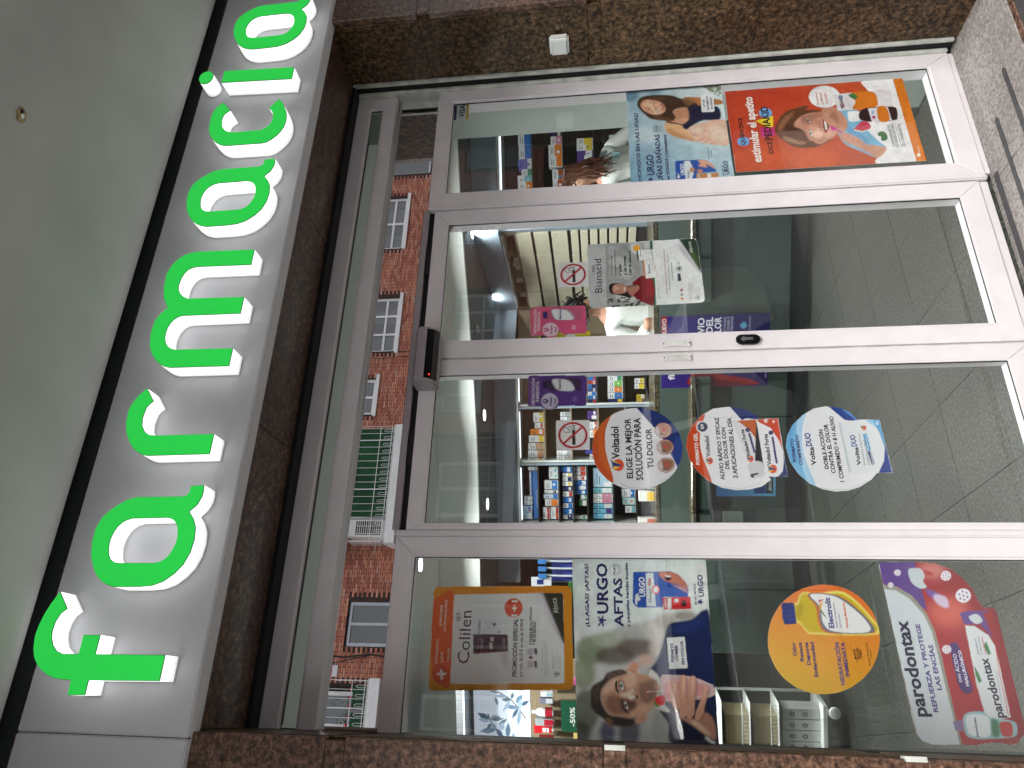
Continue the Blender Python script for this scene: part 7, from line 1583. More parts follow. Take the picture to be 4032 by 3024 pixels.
ed = [(7.9, -1.2+0.4), (5.0, 1.1), (4.35, 1.55), (3.5, 2.15), (2.8, 2.75), (2.56, 2.96), (2.1, 3.27), (1.55, 3.55), (0.8, 3.85), (0.05, 4.03), (-0.8, 4.12), (-2.95, 4.2)]
b = MB()
for (xa, ya), (xb, yb) in zip(ed, ed[1:]):
    ya, yb = max(ya, 0.32), max(yb, 0.32)
    b.hexa([(xa, ya, 2.6), (xb, yb, 2.6), (xb, yb+0.06, 2.6), (xa, ya+0.06, 2.6), (xa, ya, 2.949), (xb, yb, 2.949), (xb, yb+0.06, 2.949), (xa, ya+0.06, 2.949)])
b.build('bulkhead', M_WHITE, kind='structure')
b = MB()
for (xa, ya), (xb, yb) in zip(ed, ed[1:]):
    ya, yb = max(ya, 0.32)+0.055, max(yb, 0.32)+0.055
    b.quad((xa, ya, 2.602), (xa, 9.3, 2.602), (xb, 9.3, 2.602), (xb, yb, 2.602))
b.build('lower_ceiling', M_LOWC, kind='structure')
# granite floor tiles, laid slightly askew
an = R_(2.7); ca, sa = math.cos(an), math.sin(an); P_ = 0.435; k_ = 0
tb = MB(); tb.box(0.0015, P_-0.0015, 0.0015, P_-0.0015, -0.005, 0.0); first = tb.build('floor_tile', M_FLOOR, fl, 0.0008)
for i in range(-6, 13):
    for j in range(-1, 12):
        x = 0.46+i*P_*ca-(j*P_-0.1)*sa; y = 0.31+i*P_*sa+(j*P_)*ca-0.0
        if y < -0.4 or y > 5.2: continue
        cor = [(x+u*ca*P_*.997-v*sa*P_*.997, y+u*sa*P_*.997+v*ca*P_*.997) for u, v in ((0, 0), (1, 0), (1, 1), (0, 1))]
        if min(q[1] for q in cor) < 0.03:      # tiles cut at the threshold
            cut = []
            for (xa, ya), (xb, yb) in zip(cor, cor[1:]+cor[:1]):
                if ya >= 0.03: cut.append((xa, ya))
                if (ya >= 0.03) != (yb >= 0.03): t_ = (0.03-ya)/(yb-ya); cut.append((xa+(xb-xa)*t_, 0.03))
            if len(cut) > 2: tb = MB(); tb.prism(cut, -0.005, 0.0, T=lambda x, y, z: (x, z, y)); tb.build('floor_tile', M_FLOOR, fl)
            continue
        o = first if k_ == 0 else first.copy()
        if k_: COL.objects.link(o); o.parent = fl
        o.location = (x, y, 0); o.rotation_euler = (0, 0, an); k_ += 1
def lampfix(x, y, z, label):
    t = thing('downlight', label, 'ceiling light', group='recessed downlights')
    b = MB(); b.lathe([(0.062, 0), (0.07, -0.006), (0.07, -0.001)], (x, y, z), 20); b.build('trim_ring', M_STEEL, t, smooth=True)
    b = MB(); b.lathe([(0.05, -0.0065), (0.05, -0.0095)], (x, y, z), 20); b.build('lens', M_LAMP, t)
wd = ['above the medicine shelves', 'over the drawer cabinet', 'behind the bulkhead edge', 'deep over the shelf bays', 'over the left door leaf', 'near the right panel top', 'by the leaf pattern light panel', 'over the far right shelves', 'beside the promotion poster']
for (x, y), q in zip(LOW_LAMPS, wd): lampfix(x, y, 2.602, 'round recessed downlight in the grey ceiling ' + q)
for (x, y), q in zip(HIGH_AND_FILL_LAMPS, ['above the promotion poster', 'before the bulkhead, right leaf, added fill', 'far left inside, added fill', 'before the bulkhead, right panel, added fill', 'just inside the left leaf, added fill']): lampfix(x, y, 2.95, 'round bright downlight in the white front ceiling ' + q)
for (x, y), q in (((3.01, 2.95), 'over the right leaf'), ((2.8, 4.68), 'before the middle shelves'), ((4.1, 3.0), 'in the right fixed panel view')):
    t = thing('smoke_detector', 'small round ceiling fitting ' + q, 'ceiling fitting')
    b = MB(); b.lathe([(0.05, 0), (0.055, -0.012), (0.03, -0.032), (0.01, -0.036)], (x, y, 2.602), 18); b.build('fitting_body', M_STEEL, t, smooth=True)

# ---- counter
ct = thing('shop_counter', 'long grey-green counter with granite tops across the shop', 'counter')
pl = [(2.3, 5.1), (1.6, 5.25), (0.88, 5.38), (0.34, 5.47), (-0.03, 5.58), (-1.02, 5.74), (-1.3, 5.60), (-1.54, 5.51), (-2.05, 5.45)]
def ribbon(name, mt, P, w_off, dep, z0, z1, bevel=0, label=None):
    b = MB()
    for (sa_, wa), (sb, wb) in zip(P, P[1:]):
        b.hexa([I(sb, wb+w_off, z0), I(sa_, wa+w_off, z0), I(sa_, wa+w_off+dep, z0), I(sb, wb+w_off+dep, z0), I(sb, wb+w_off, z1), I(sa_, wa+w_off, z1), I(sa_, wa+w_off+dep, z1), I(sb, wb+w_off+dep, z1)])
    return b.build(name, mt, ct, bevel, label=label)
ribbon('front_panel', M_COUNTER, pl, 0, 0.05, 0.13, 1.075)
ribbon('kick_board', M_KICK, pl, 0.05, 0.03, 0.0, 0.13)
ribbon('counter_top', M_CTOP, pl, 0.02, 0.6, 1.076, 1.115, 0.004)
for P2 in ([(1.9, 5.18), (1.6, 5.25), (0.88, 5.38), (0.56, 5.43)], [(0.02, 5.56), (-0.03, 5.58), (-1.02, 5.74), (-1.28, 5.61)]):
    ribbon('bag_shelf', M_CTOP, P2, -0.2, 0.19, 0.825, 0.862, 0.006)
    ribbon('shelf_apron', M_COUNTER, P2, -0.16, 0.15, 0.70, 0.8245, 0.02)
# low desk at the left end with a white edge
ribbon('desk_edge', M_WHITE, [(-1.3, 5.2), (-1.7, 5.1), (-2.1, 5.0)], -0.1, 0.3, 0.86, 0.90, 0.01)
# counter posters
def TI(w_, slope=0.0, s_ref=0.0): return lambda s, y, z: I(s, w_+y+slope*(s-s_ref), z)
T1 = TI(5.40, -0.27, 0.2)
paint('poster', [(-62, 292), (468, 292), (468, 1072), (-62, 1072)], [
    ('g', (60, 40, 130), (48, 36, 120), (38, 28, 90), (34, 26, 84)),
    ('p', (170, 40, 50), 0, 0, 1, [(200, 1028), (468, 1028), (468, 1072), (200, 1072)]),
    ('p', (150, 30, 40), 1, 4, 1, [(-50, 380), (-10, 420), (20, 560), (60, 800), (20, 860), (-50, 840)]),
    ('p', (90, 20, 34), 1, 8, .8, [(-50, 420), (-20, 560), (10, 760), (-50, 760)]),
    ('p', (90, 160, 200), 1, 0, 1, [(360, 480), (385, 505), (410, 480), (385, 455)]),
    ('t', 'NUEVO', (236, 226, 230), (320, 1034), (452, 1034), 30, 1),
    ('t', 'ALIVIO', (232, 230, 240), (240, 760), (450, 760), 48, 1), ('t', 'DEL', (232, 230, 240), (340, 700), (452, 700), 48, 1), ('t', 'DOLOR', (232, 230, 240), (250, 640), (452, 640), 48, 1),
    ('t', 'MÚSCULOS,', (220, 220, 236), (290, 606), (452, 606), 17, 0), ('t', 'ARTICULACIONES Y', (220, 220, 236), (230, 580), (452, 580), 17, 0), ('t', 'LIGAMENTOS', (220, 220, 236), (290, 554), (452, 554), 17, 0),
    ('t', 'EFECTO FRÍO TESTADO', (200, 200, 230), (330, 430), (450, 430), 12, 0),
    ('t', 'fis', (236, 234, 240), (0, 975), (75, 975), 46, 1), ('t', 'Uriach', (226, 226, 236), (0, 306), (70, 306), 14, 0)],
    T1, 'purple pain relief poster with red banner on the counter front', 'poster', cell=5)
paint('poster', [(-900, 232), (-600, 232), (-600, 668), (-900, 668)], [
    ('g', (40, 90, 150), (60, 130, 180), (90, 160, 200), (120, 180, 210)), ('p', (20, 24, 40), 0, 0, 1, [(-880, 250), (-640, 250), (-640, 300), (-880, 300)]), ('p', (24, 50, 110), 0, 0, 1, [(-880, 305), (-640, 305), (-640, 390), (-880, 390)]),
    ('t', 'almirall', (220, 224, 230), (-860, 262), (-760, 262), 22, 0)], TI(5.56, -0.15, -0.75), 'blue poster on the counter front half hidden by a round sticker', 'poster', cell=6)
paint('poster', [(-1280, 470), (-1020, 470), (-1020, 620), (-1280, 620)], [('g', (126, 138, 134), (126, 138, 134), (120, 132, 128), (120, 132, 128)), ('t', 'Cuida tu salud', (60, 66, 66), (-1250, 580), (-1060, 580), 16, 0)] +
    [('p', (84, 92, 90), 0, 0, .8, [(-1250, 500+i*12), (-1070, 500+i*12), (-1070, 504+i*12), (-1250, 504+i*12)]) for i in range(5)], TI(5.60, 0.1, -1.15), 'pale small print notice on the counter front, left of the middle', 'notice', cell=4)

# ---- shelf bays
LV = {'A': [2.187, 1.978, 1.834, 1.694, 1.434, 1.208], 'B': [2.108, 1.840, 1.571, 1.30], 'C': [1.571, 1.306, 1.091]}
bays = {'A': (-1.425, -0.80, M_DSHELF), 'B': (-0.796, -0.234, M_WOOD), 'C': (-0.23, 0.392, M_WOOD)}
for k, (s0, s1, mt) in bays.items():
    lb = {'A': 'left wall shelf bay crowded with small medicine boxes', 'B': 'middle wall shelf bay with beige back and few boxes', 'C': 'wall shelf bay behind the purple bottle sticker'}[k]
    t = thing('wall_shelf', lb, 'shelf', group='wall shelf bays')
    ibox('back_panel', mt, s0, s1, 7.5, 7.52, 0.9, 2.352, t)
    ibox('side_panel', M_WHITE, s0, s0+0.02, 7.1, 7.5, 0.9, 2.352, t); ibox('side_panel', M_FASC, s1-0.022, s1, 7.08, 7.5, 0.9, 2.352, t)
    for z in LV[k]: ibox('shelf_board', M_DSHELF if k != 'B' else M_WOOD, s0+0.021, s1-0.023, 7.14, 7.499, z-0.016, z-0.001, t)
    ibox('light_strip', M_STRIP, s0+0.05, s1-0.05, 7.12, 7.14, 2.345, 2.352, t)
    ibox('top_panel', M_WHITE, s0, s1, 7.06, 7.5, 2.3525, 2.372, t)
t = thing('wall_shelf', 'dark shelf bay with white and orange cartons behind the right panel', 'shelf', group='wall shelf bays')
ibox('back_panel', M_DSHELF, 1.40, 2.5, 6.55, 6.57, 0.9, 2.36, t); ibox('side_panel', M_WHITE, 1.375, 1.40, 6.15, 6.57, 0.9, 2.36, t); ibox('upright', M_FASC, 1.335, 1.3745, 6.13, 6.3, 0.9, 2.4, t)
for z in (2.080, 1.811, 1.542, 1.268): ibox('shelf_board', M_DSHELF, 1.401, 2.5, 6.2, 6.549, z-0.012, z-0.001, t)
ibox('light_strip', M_STRIP, 1.43, 2.45, 6.17, 6.19, 2.345, 2.353, t)
ibox('top_panel', M_WHITE, 1.375, 2.5, 6.12, 6.55, 2.3605, 2.378, t)
fa = thing('fascia', 'blue-grey fascia panel above the shelves', 'cladding')
fp = [(-2.0, 7.1), (0.42, 7.1), (0.78, 7.42), (1.32, 6.1), (2.7, 6.1)]
b = MB()
for (sa_, wa), (sb, wb) in zip(fp, fp[1:]):
    b.hexa([I(sa_, wa, 2.379), I(sb, wb, 2.379), I(sb, wb+0.05, 2.379), I(sa_, wa+0.05, 2.379), I(sa_, wa, 2.601), I(sb, wb, 2.601), I(sb, wb+0.05, 2.601), I(sa_, wa+0.05, 2.601)])
b.build('fascia_board', M_FASC, fa)
# cartons
def cname(c):
    r, g_, b_ = c
    if min(c) > 175: return 'white' if r > 215 else 'pale blue'
    if max(c)-min(c) < 25: return 'grey'
    if b_ > r and b_ > g_: return 'purple' if r > 75 else ('navy' if b_ < 110 else 'blue')
    if r > 200 and g_ > 180: return 'yellow'
    if r > 200 and g_ > 110 and b_ < 80: return 'orange'
    if g_ > r: return 'green'
    return 'red' if g_ < 75 else ('tan' if b_ > 100 else 'brown')
BL = {'A': 'left shelf bay', 'B': 'middle shelf bay', 'C': 'bay behind purple sticker', 'D': 'dark right-hand shelves'}
ORD = ['first', 'second', 'third', 'fourth', 'fifth', 'sixth', 'seventh', 'eighth', 'ninth', 'tenth']
rowsby = {}
for r in ROWS: rowsby.setdefault((r[0], r[1]), []).append(r)
for (u, sh), rs in rowsby.items():
    rs.sort(key=lambda r: r[3]); base = min(r[5] for r in rs)
    for q, (u_, s_, w_, s0, s1, z0, z1, c1, c2, md) in enumerate(rs):
        up = z0 > base+0.03
        t = thing('medicine_carton', f"{cname(c1)} and {cname(c2)} carton, {ORD[q]} from left, {sh} row, {BL[u]}", 'carton', group='medicine cartons on the shelves')
        d = random.uniform(0.07, 0.12); z0 = z0 if up else base
        s0 += 0.0015; s1 -= 0.0015
        ibox('carton_body', M_CARD, s0, s1, w_, w_+d, z0, z1-0.001, t, 0.0012, col=c1)
        h = z1-z0; wd_ = s1-s0
        b = MB()
        if md == 1: IB(b, s0+0.0015, s1-0.0015, w_-0.0008, w_-0.0002, z0+h*0.06, z0+h*random.choice([0.35, 0.45, 0.55]), c2)
        elif md == 2: pass
        else: IB(b, s0+wd_*0.1, s1-wd_*0.1, w_-0.0008, w_-0.0002, z0+h*0.15, z0+h*0.38, c2)
        if random.random() < 0.6: b.lathe([(min(h, wd_)*0.16, 0), (min(h, wd_)*0.16, 0.0006)], (s0+wd_*random.uniform(0.3, 0.7), w_-0.001, z0+h*0.3), 10, random.choice([(230, 120, 60), (240, 240, 240), (70, 140, 190), c1]), T=I, axis='y')
        for n_ in range(2): IB(b, s0+wd_*0.15, s0+wd_*random.uniform(0.5, 0.85), w_-0.0008, w_-0.0002, z0+h*(0.78-0.13*n_), z0+h*(0.82-0.13*n_), (70, 74, 90))
        if b.v and md != 2: b.build('carton_print', M_CARD, t)
        if md == 2: lettering([('SALUD OCULAR', (230, 236, 244), (s0*1000+110, z0*1000+6), (s1*1000-20-0.35*(s1-s0)*1000, z0*1000+6), 9, 1)], lambda x, y, z, W=w_: I(x, W-0.001, z), t)
# stuff on the counter
k_ = 0
for s0, s1, z1, col, c2, lb in [(0.86, 0.93, 1.22, (226, 230, 226), (90, 170, 90), 'green and white carton, leftmost of three by the drawers'), (0.94, 1.0, 1.22, (226, 230, 226), (90, 170, 90), 'green and white carton, middle of three by the drawers'), (1.01, 1.07, 1.22, (226, 230, 226), (90, 170, 90), 'green and white carton, rightmost of three by the drawers'),
    (-0.62, -0.54, 1.2, (200, 210, 220), (60, 90, 160), 'grey-blue carton on the counter under the round sticker'), (-0.98, -0.9, 1.24, (226, 226, 222), (230, 190, 60), 'white carton with yellow flower print on the counter'), (-0.88, -0.80, 1.21, (226, 226, 222), (90, 160, 150), 'white carton with teal print on the counter'), (-1.20, -1.12, 1.25, (224, 222, 216), (190, 90, 60), 'white carton with brown print near the counter end')]:
    t = thing('counter_carton', lb, 'carton', group='cartons on the counter')
    ibox('carton_body', M_CARD, s0, s1, 5.85, 5.93, 1.1155, z1, t, 0.0015, col=col); ibox('carton_print', M_CARD, s0+0.004, s1-0.004, 5.849, 5.8497, 1.12, 1.12+(z1-1.12)*0.45, t, col=c2)
t = thing('display_stand', 'clear acrylic stand with cosmetic tubes on the counter', 'display stand')
ibox('stand_back', M_WHITE, 0.26, 0.40, 6.05, 6.06, 1.1155, 1.38, t); ibox('stand_base', M_WHITE, 0.26, 0.40, 5.93, 6.05, 1.1155, 1.15, t)
for s in (0.29, 0.33, 0.37):
    b = MB(); b.lathe([(0.012, 0.0), (0.014, 0.01), (0.013, 0.09), (0.005, 0.12)], (s, 5.99, 1.151), 10, (210, 214, 220), T=I); b.build('cosmetic_tube', M_CARD, t, smooth=True)
# ---- drawer cabinet, turned towards the left
P0 = (1.325, 6.22); P1 = (0.79, 7.40); Lc = math.hypot(P1[0]-P0[0], P1[1]-P0[1])
du = ((P1[0]-P0[0])/Lc, (P1[1]-P0[1])/Lc); dn = (du[1], -du[0])
def TC(a, d, z): return I(P0[0]+du[0]*a+dn[0]*d, P0[1]+du[1]*a+dn[1]*d, z)
t = thing('drawer_cabinet', 'tall cream cabinet of medicine drawers at an angle behind the counter', 'cabinet')
b = MB(); b.box(0, Lc, 0.02, 0.4, 0.9, 2.1, T=TC); b.build('carcass', M_DSHELF, t)
zr = [2.36, 2.26]+[2.235, 2.10, 1.935, 1.775]+[1.675-0.086*i for i in range(8)]
rowsz = [(2.105, 2.235), (1.95, 2.08), (1.785, 1.925)]+[(1.775-0.021-0.084*(i+1)+0.02, 1.775-0.021-0.084*i) for i in range(7)]
for z0, z1 in rowsz:
    for c in range(4):
        a0 = c*Lc/4+0.004; a1 = (c+1)*Lc/4-0.004
        b = MB(); b.box(a0, a1, -0.006, 0.019, z0, z1, T=TC); o = b.build('drawer', M_CREAM, t, 0.002)
        b = MB(); b.box(a0+0.01, a0+0.04, -0.009, -0.0065, z1-0.012, z1-0.004, T=TC); b.build('drawer_label', M_WHITE, o)
b = MB(); b.box(0, Lc, 0.0, 0.3, 2.24, 2.255, T=TC); b.build('top_board', M_WOOD, t)
b = MB(); b.box(0, Lc, 0.25, 0.3, 2.255, 2.36, T=TC); b.build('shelf_back', M_DSHELF, t)
b = MB(); b.box(0, Lc, -0.01, 0.3, 2.362, 2.378, T=TC); b.build('top_panel', M_WHITE, t)
for a in (0.0, 0.33, 0.66, 0.98, Lc-0.012):
    b = MB(); b.box(a, a+0.012, 0.0, 0.25, 2.2555, 2.3615, T=TC); b.build('divider', M_WOOD, t)
for i, a in enumerate([0.42, 0.47, 0.52, 0.57, 0.75, 0.8, 1.02, 1.07]):
    bt = MB(); bt.box(a, a+0.042, 0.03, 0.2, 2.2557, 2.31+0.03*((i*7) % 3)/3, (206, 200, 190), T=TC)
    bt.build('paper_stack', M_CARD, None, label=f"stack of papers, {ORD[i]} on the shelf above the drawers", cat='papers', group='papers above the drawers')
ibox('wall_panel', M_WOOD, 0.394, 0.80, 7.43, 7.45, 0.9, 2.378, None, label='beige wall panel between the shelf bays and the drawers', cat='cladding')
t = thing('poster', 'yellow poster on the beige panel beside the pink sticker', 'poster'); ibox('printed_sheet', M_CARD, 0.415, 0.53, 7.42, 7.4295, 1.62, 2.16, t, col=(214, 190, 30)); ibox('printed_band', M_CARD, 0.42, 0.525, 7.415, 7.4195, 2.06, 2.14, t, col=(30, 28, 20)); ibox('printed_band', M_CARD, 0.42, 0.50, 7.415, 7.4195, 1.78, 1.87, t, col=(230, 230, 230))

# ---- left corner: leaf light panel, glass shelf with products, price sign
def zl(x): return 2.483-(x-410)/495*0.405
def sl_(y): return -2.194-(y-1155)/430*0.345
ops = [('g', (206, 216, 232), (216, 224, 238), (222, 230, 242), (214, 222, 236))]
def leaf(x, y, x2, y2, wd_, c):
    dx, dy = x2-x, y2-y; L_ = math.hypot(dx, dy); nx_, ny_ = -dy/L_*wd_, dx/L_*wd_
    pts = [(x, y), (x+dx*.25+nx_*.8, y+dy*.25+ny_*.8), (x+dx*.55+nx_, y+dy*.55+ny_), (x2, y2), (x+dx*.55-nx_, y+dy*.55-ny_), (x+dx*.25-nx_*.8, y+dy*.25-ny_*.8)]
    ops.append(('p', c, 0, 0, 1, [(sl_(b_)*1000, zl(a_)*1000) for a_, b_ in pts]))
def stem(pts, w_=5):
    for (a_, b_), (c_, d_) in zip(pts, pts[1:]):
        L_ = math.hypot(c_-a_, d_-b_); n1, n2 = -(d_-b_)/L_*w_, (c_-a_)/L_*w_
        ops.append(('p', (50, 52, 60), 0, 0, 1, [(sl_(q)*1000, zl(p)*1000) for p, q in ((a_+n1, b_+n2), (c_+n1, d_+n2), (c_-n1, d_-n2), (a_-n1, b_-n2))]))
BG = [(96, 122, 146), (64, 88, 112), (126, 150, 172), (84, 106, 116), (150, 172, 196)]
stem([(862, 1385), (800, 1290), (740, 1220), (640, 1160), (560, 1150)]); stem([(830, 1583), (740, 1575), (660, 1545), (600, 1490), (545, 1400), (530, 1350)])
for i, (x, y, x2, y2, w_) in enumerate([(800, 1290, 680, 1280, 22), (800, 1290, 740, 1390, 18), (815, 1300, 790, 1465, 18), (740, 1220, 650, 1220, 18), (740, 1220, 660, 1330, 16), (780, 1250, 840, 1170, 24), (820, 1270, 900, 1220, 18), (700, 1190, 600, 1190, 16), (740, 1215, 760, 1150, 16), (810, 1310, 820, 1200, 20), (600, 1200, 620, 1280, 14),
    (545, 1400, 435, 1345, 26), (545, 1400, 640, 1370, 26), (560, 1400, 670, 1390, 18), (545, 1420, 440, 1400, 18), (600, 1490, 450, 1510, 26), (600, 1480, 660, 1560, 22), (600, 1480, 560, 1440, 20), (620, 1450, 700, 1390, 16), (640, 1500, 660, 1420, 26), (700, 1560, 710, 1420, 24), (690, 1570, 580, 1560, 26), (740, 1575, 760, 1500, 14), (560, 1440, 520, 1480, 16)]):
    leaf(x, y, x2, y2, w_, BG[i % 5])
TL = TI(5.0)
pn = paint('light_panel', [(-2900, 2078), (-1950, 2078), (-1950, 2486), (-2900, 2486)], ops, TL, 'glowing panel with blue-grey watercolour leaf sprigs above the glass shelf', 'light panel', cell=3, mt=M_BACKLIT)
ibox('lamp_housing', M_STRIP, -2.88, -1.97, 4.72, 4.74, 2.50, 2.505, pn)
ibox('top_box', M_STEEL, -2.9, -1.95, 4.75, 5.3, 2.508, 2.56, pn)
t = thing('glass_shelf', 'narrow glass shelf of red and white dental products under the leaf panel', 'shelf')
ibox('shelf_back', M_WOOD, -2.9, -1.95, 5.0, 5.02, 1.55, 2.0745, t); ibox('shelf_plate', M_GLASS, -2.9, -1.95, 4.8, 4.99, 1.893, 1.903, t); ibox('shelf_plate', M_GLASS, -2.9, -1.95, 4.8, 4.99, 1.66, 1.668, t)
def bottle(s, w_, z, prof, col, lb, band=None, txt=None):
    t = thing('product_bottle', lb, 'bottle'); b = MB(); b.lathe(prof, (s, w_, z), 16, col, T=I); b.build('bottle_body', M_CARD, t, smooth=True)
    if band:
        b = MB(); b.lathe([(prof[1][0]+0.001, band[0]), (prof[1][0]+0.001, band[1])], (s, w_, z), 16, band[2], T=I); b.build('label_band', M_CARD, t, smooth=True)
    return t
bottle(-2.278, 4.9, 1.904, [(0.028, 0), (0.030, 0.004), (0.030, 0.09), (0.022, 0.115), (0.013, 0.122), (0.013, 0.155)], (232, 234, 236), 'white round-capped mouthwash bottle with dark red label', (0.01, 0.06, (176, 30, 50)))
for s0, s1, z1, c1, c2, lb in [(-2.361, -2.315, 2.031, (170, 174, 180), (176, 30, 50), 'red and grey upright carton beside the mouthwash bottle'), (-2.478, -2.444, 2.01, (176, 30, 44), (220, 220, 224), 'small red toothpaste box at the pane edge'), (-2.208, -2.17, 2.0, (120, 120, 140), (200, 200, 206), 'small grey-violet box right of the mouthwash bottle'), (-2.16, -2.13, 1.99, (226, 226, 230), (150, 180, 190), 'small white box beside the grey-violet one')]:
    t = thing('product_box', lb, 'box'); ibox('box_body', M_CARD, s0, s1, 4.87, 4.92, 1.904, z1, t, 0.001, col=c1); ibox('box_print', M_CARD, s0+0.003, s1-0.003, 4.869, 4.8697, 1.91, 1.91+(z1-1.91)*0.5, t, col=c2)
t = thing('toothpaste_tube', 'bright red toothpaste tube standing on its white cap', 'tube')
b = MB(); b.hexa([I(-2.418, 4.885, 1.92), I(-2.375, 4.885, 1.92), I(-2.375, 4.915, 1.92), I(-2.418, 4.915, 1.92), I(-2.428, 4.898, 2.045), I(-2.367, 4.898, 2.045), I(-2.367, 4.901, 2.045), I(-2.428, 4.901, 2.045)], (206, 24, 36)); b.build('tube_body', M_CARD, t, 0.002)
b = MB(); b.lathe([(0.014, 0), (0.016, 0.018)], (-2.397, 4.9, 1.904), 12, (230, 230, 232), T=I); b.build('tube_cap', M_CARD, t, smooth=True)
ibox('tube_print', M_CARD, -2.412, -2.382, 4.884, 4.8847, 1.94, 1.985, t, col=(230, 230, 232))
lettering([('Lacer', (40, 30, 40), (-2410, 1955), (-2386, 1955), 8, 1)], lambda x, y, z: I(x, 4.883, z), t)
for i, (s0, s1, z0, z1, c, lb) in enumerate([(-2.02, -1.99, 1.669, 1.74, (220, 220, 226), 'small white pack beneath the glass shelf'), (-2.07, -2.03, 1.669, 1.76, (200, 90, 150), 'pink pack beneath the glass shelf'), (-2.35, -2.29, 1.669, 1.78, (206, 214, 214), 'pale pack beneath the glass shelf near the price sign'), (-2.46, -2.40, 1.669, 1.77, (222, 200, 120), 'yellowish pack beneath the glass shelf')]):
    ibox('product_box', M_CARD, s0, s1, 4.86, 4.9, z0, z1, None, 0.001, col=c, label=lb, cat='box')
ps = thing('price_sign', 'dark green price sign reading -50% below the glass shelf', 'sign')
ibox('sign_card', M_CARD, -2.262, -2.06, 4.596, 4.599, 1.68, 1.834, ps, col=(30, 92, 66))
lettering([('-50%', (230, 236, 232), (-2225, 1745), (-2100, 1745), 16, 1)], lambda x, y, z: I(x, 4.595, z), ps)
ibox('sign_hanger', M_STEEL, -2.165, -2.16, 4.6, 4.8, 1.83, 1.835, ps)
# toothbrush display and grey column
t = thing('column', 'tall grey shop column beside the bright bulkhead', 'column'); ibox('shaft', M_LOWC, -1.43, -1.285, 5.9, 6.2, 0.0, 2.6, t); ibox('trim', M_FASC, -1.33, -1.285, 5.88, 5.899, 1.2, 2.3, t)
t = thing('toothbrush_display', 'blue display card with packed toothbrushes near the frame', 'display')
ibox('display_card', M_CARD, -1.24, -0.98, 4.45, 4.46, 1.5, 1.86, t, col=(60, 70, 150)); ibox('display_base', M_CARD, -1.3, -0.98, 4.2, 4.44, 1.48, 1.5, t, col=(40, 44, 60))
for i in range(5):
    b = MB(); b.tube([I(-1.2+0.045*i, 4.42, 1.6), I(-1.2+0.045*i, 4.41, 1.8), I(-1.195+0.045*i, 4.40, 1.9)], 0.006, 6, (220, 224, 230)); b.build('toothbrush', M_CARD, t)
    ibox('brush_head', M_CARD, -1.21+0.045*i, -1.185+0.045*i, 4.38, 4.40, 1.89, 1.94, t, col=(70, 130, 200))
t = thing('display_card', 'white header card with a navy logo square by the toothbrushes', 'card'); ibox('card_sheet', M_CARD, -1.262, -1.205, 4.395, 4.398, 1.86, 1.985, t, col=(224, 226, 230)); ibox('printed_logo', M_CARD, -1.25, -1.22, 4.3935, 4.3945, 1.91, 1.95, t, col=(40, 54, 120))
ibox('stand_pole', M_STEEL, -1.236, -1.231, 4.396, 4.399, 1.5, 1.86, t)
for i, c in enumerate([(190, 200, 60), (220, 216, 60), (90, 160, 70)]):
    ibox('product_box', M_CARD, -1.47+0.07*i, -1.41+0.07*i, 4.5, 4.55, 1.5, 1.7+0.03*i, None, 0.001, col=c, label=['lime green box left of the toothbrushes', 'yellow box beside the toothbrushes', 'green box nearest the toothbrushes'][i], cat='box')
t = thing('display_table', 'small white display table carrying the toothbrush stand', 'table')
ibox('table_top', M_WHITE, -1.50, -0.90, 4.15, 4.6, 1.455, 1.479, t, 0.003)
b = MB(); b.lathe([(0.07, 0.0), (0.07, 0.02), (0.025, 0.04), (0.022, 1.4545)], (-0.945, 4.30, 0.0), 20, T=I); b.build('pedestal', M_STEEL, t, smooth=True)
# rolling rack with leaflet boxes
t = thing('rolling_rack', 'white wire rack on round wheels with boxes and card trays', 'rack')
ibox('base_tray', M_WHITE, -2.75, -2.10, 4.72, 5.0, 0.145, 0.175, t, 0.004)
for s in (-2.745, -2.125): ibox('post', M_WHITE, s, s+0.015, 4.98, 4.995, 0.175, 0.98, t)
for z in (0.44, 0.62, 0.80):
    b = MB()
    for i in range(24): b.tube([I(-2.74+0.0272*i, 4.74, z), I(-2.74+0.0272*i, 4.74, z+0.05)], 0.0018, 4)
    for q in (0, 0.05): b.tube([I(-2.75, 4.74, z+q), I(-2.105, 4.74, z+q)], 0.003, 5)
    b.build('wire_basket', M_WHITE, t)
    ibox('basket_floor', M_WHITE, -2.75, -2.105, 4.75, 4.98, z-0.004, z, t)
for s in (-2.14, -2.7):
    b = MB(); b.lathe([(0.03, 0), (0.036, 0.004), (0.036, 0.024), (0.03, 0.028)], (s, 4.70, 0.105), 18, T=I, axis='y'); b.build('wheel', M_WHITE, t, smooth=True)
    ibox('wheel_fork', M_WHITE, s-0.006, s+0.006, 4.73, 4.76, 0.09, 0.144, t)
for i in range(4):
    s0 = -2.183-0.072*i
    tt = thing('leaflet_box', f'white box with grey plant motif, {ORD[i]} from the right on the rack base', 'box', group='white boxes with plant motif')
    ibox('box_body', M_CARD, s0-0.032, s0+0.034, 4.78, 4.9, 0.176, 0.405, tt, 0.0015, col=(206, 210, 206))
    b = MB()
    for (a_, z_) in ((0, 0.27), (0, 0.35)):
        for q in range(5):
            th = q*1.25+z_; b.lathe([(0.007, 0), (0.007, 0.0006)], (s0+0.011*math.cos(th), 4.7792, z_+0.013*math.sin(th)), 8, (112, 126, 114), T=I, axis='y')
    b.build('plant_motif', M_CARD, tt)
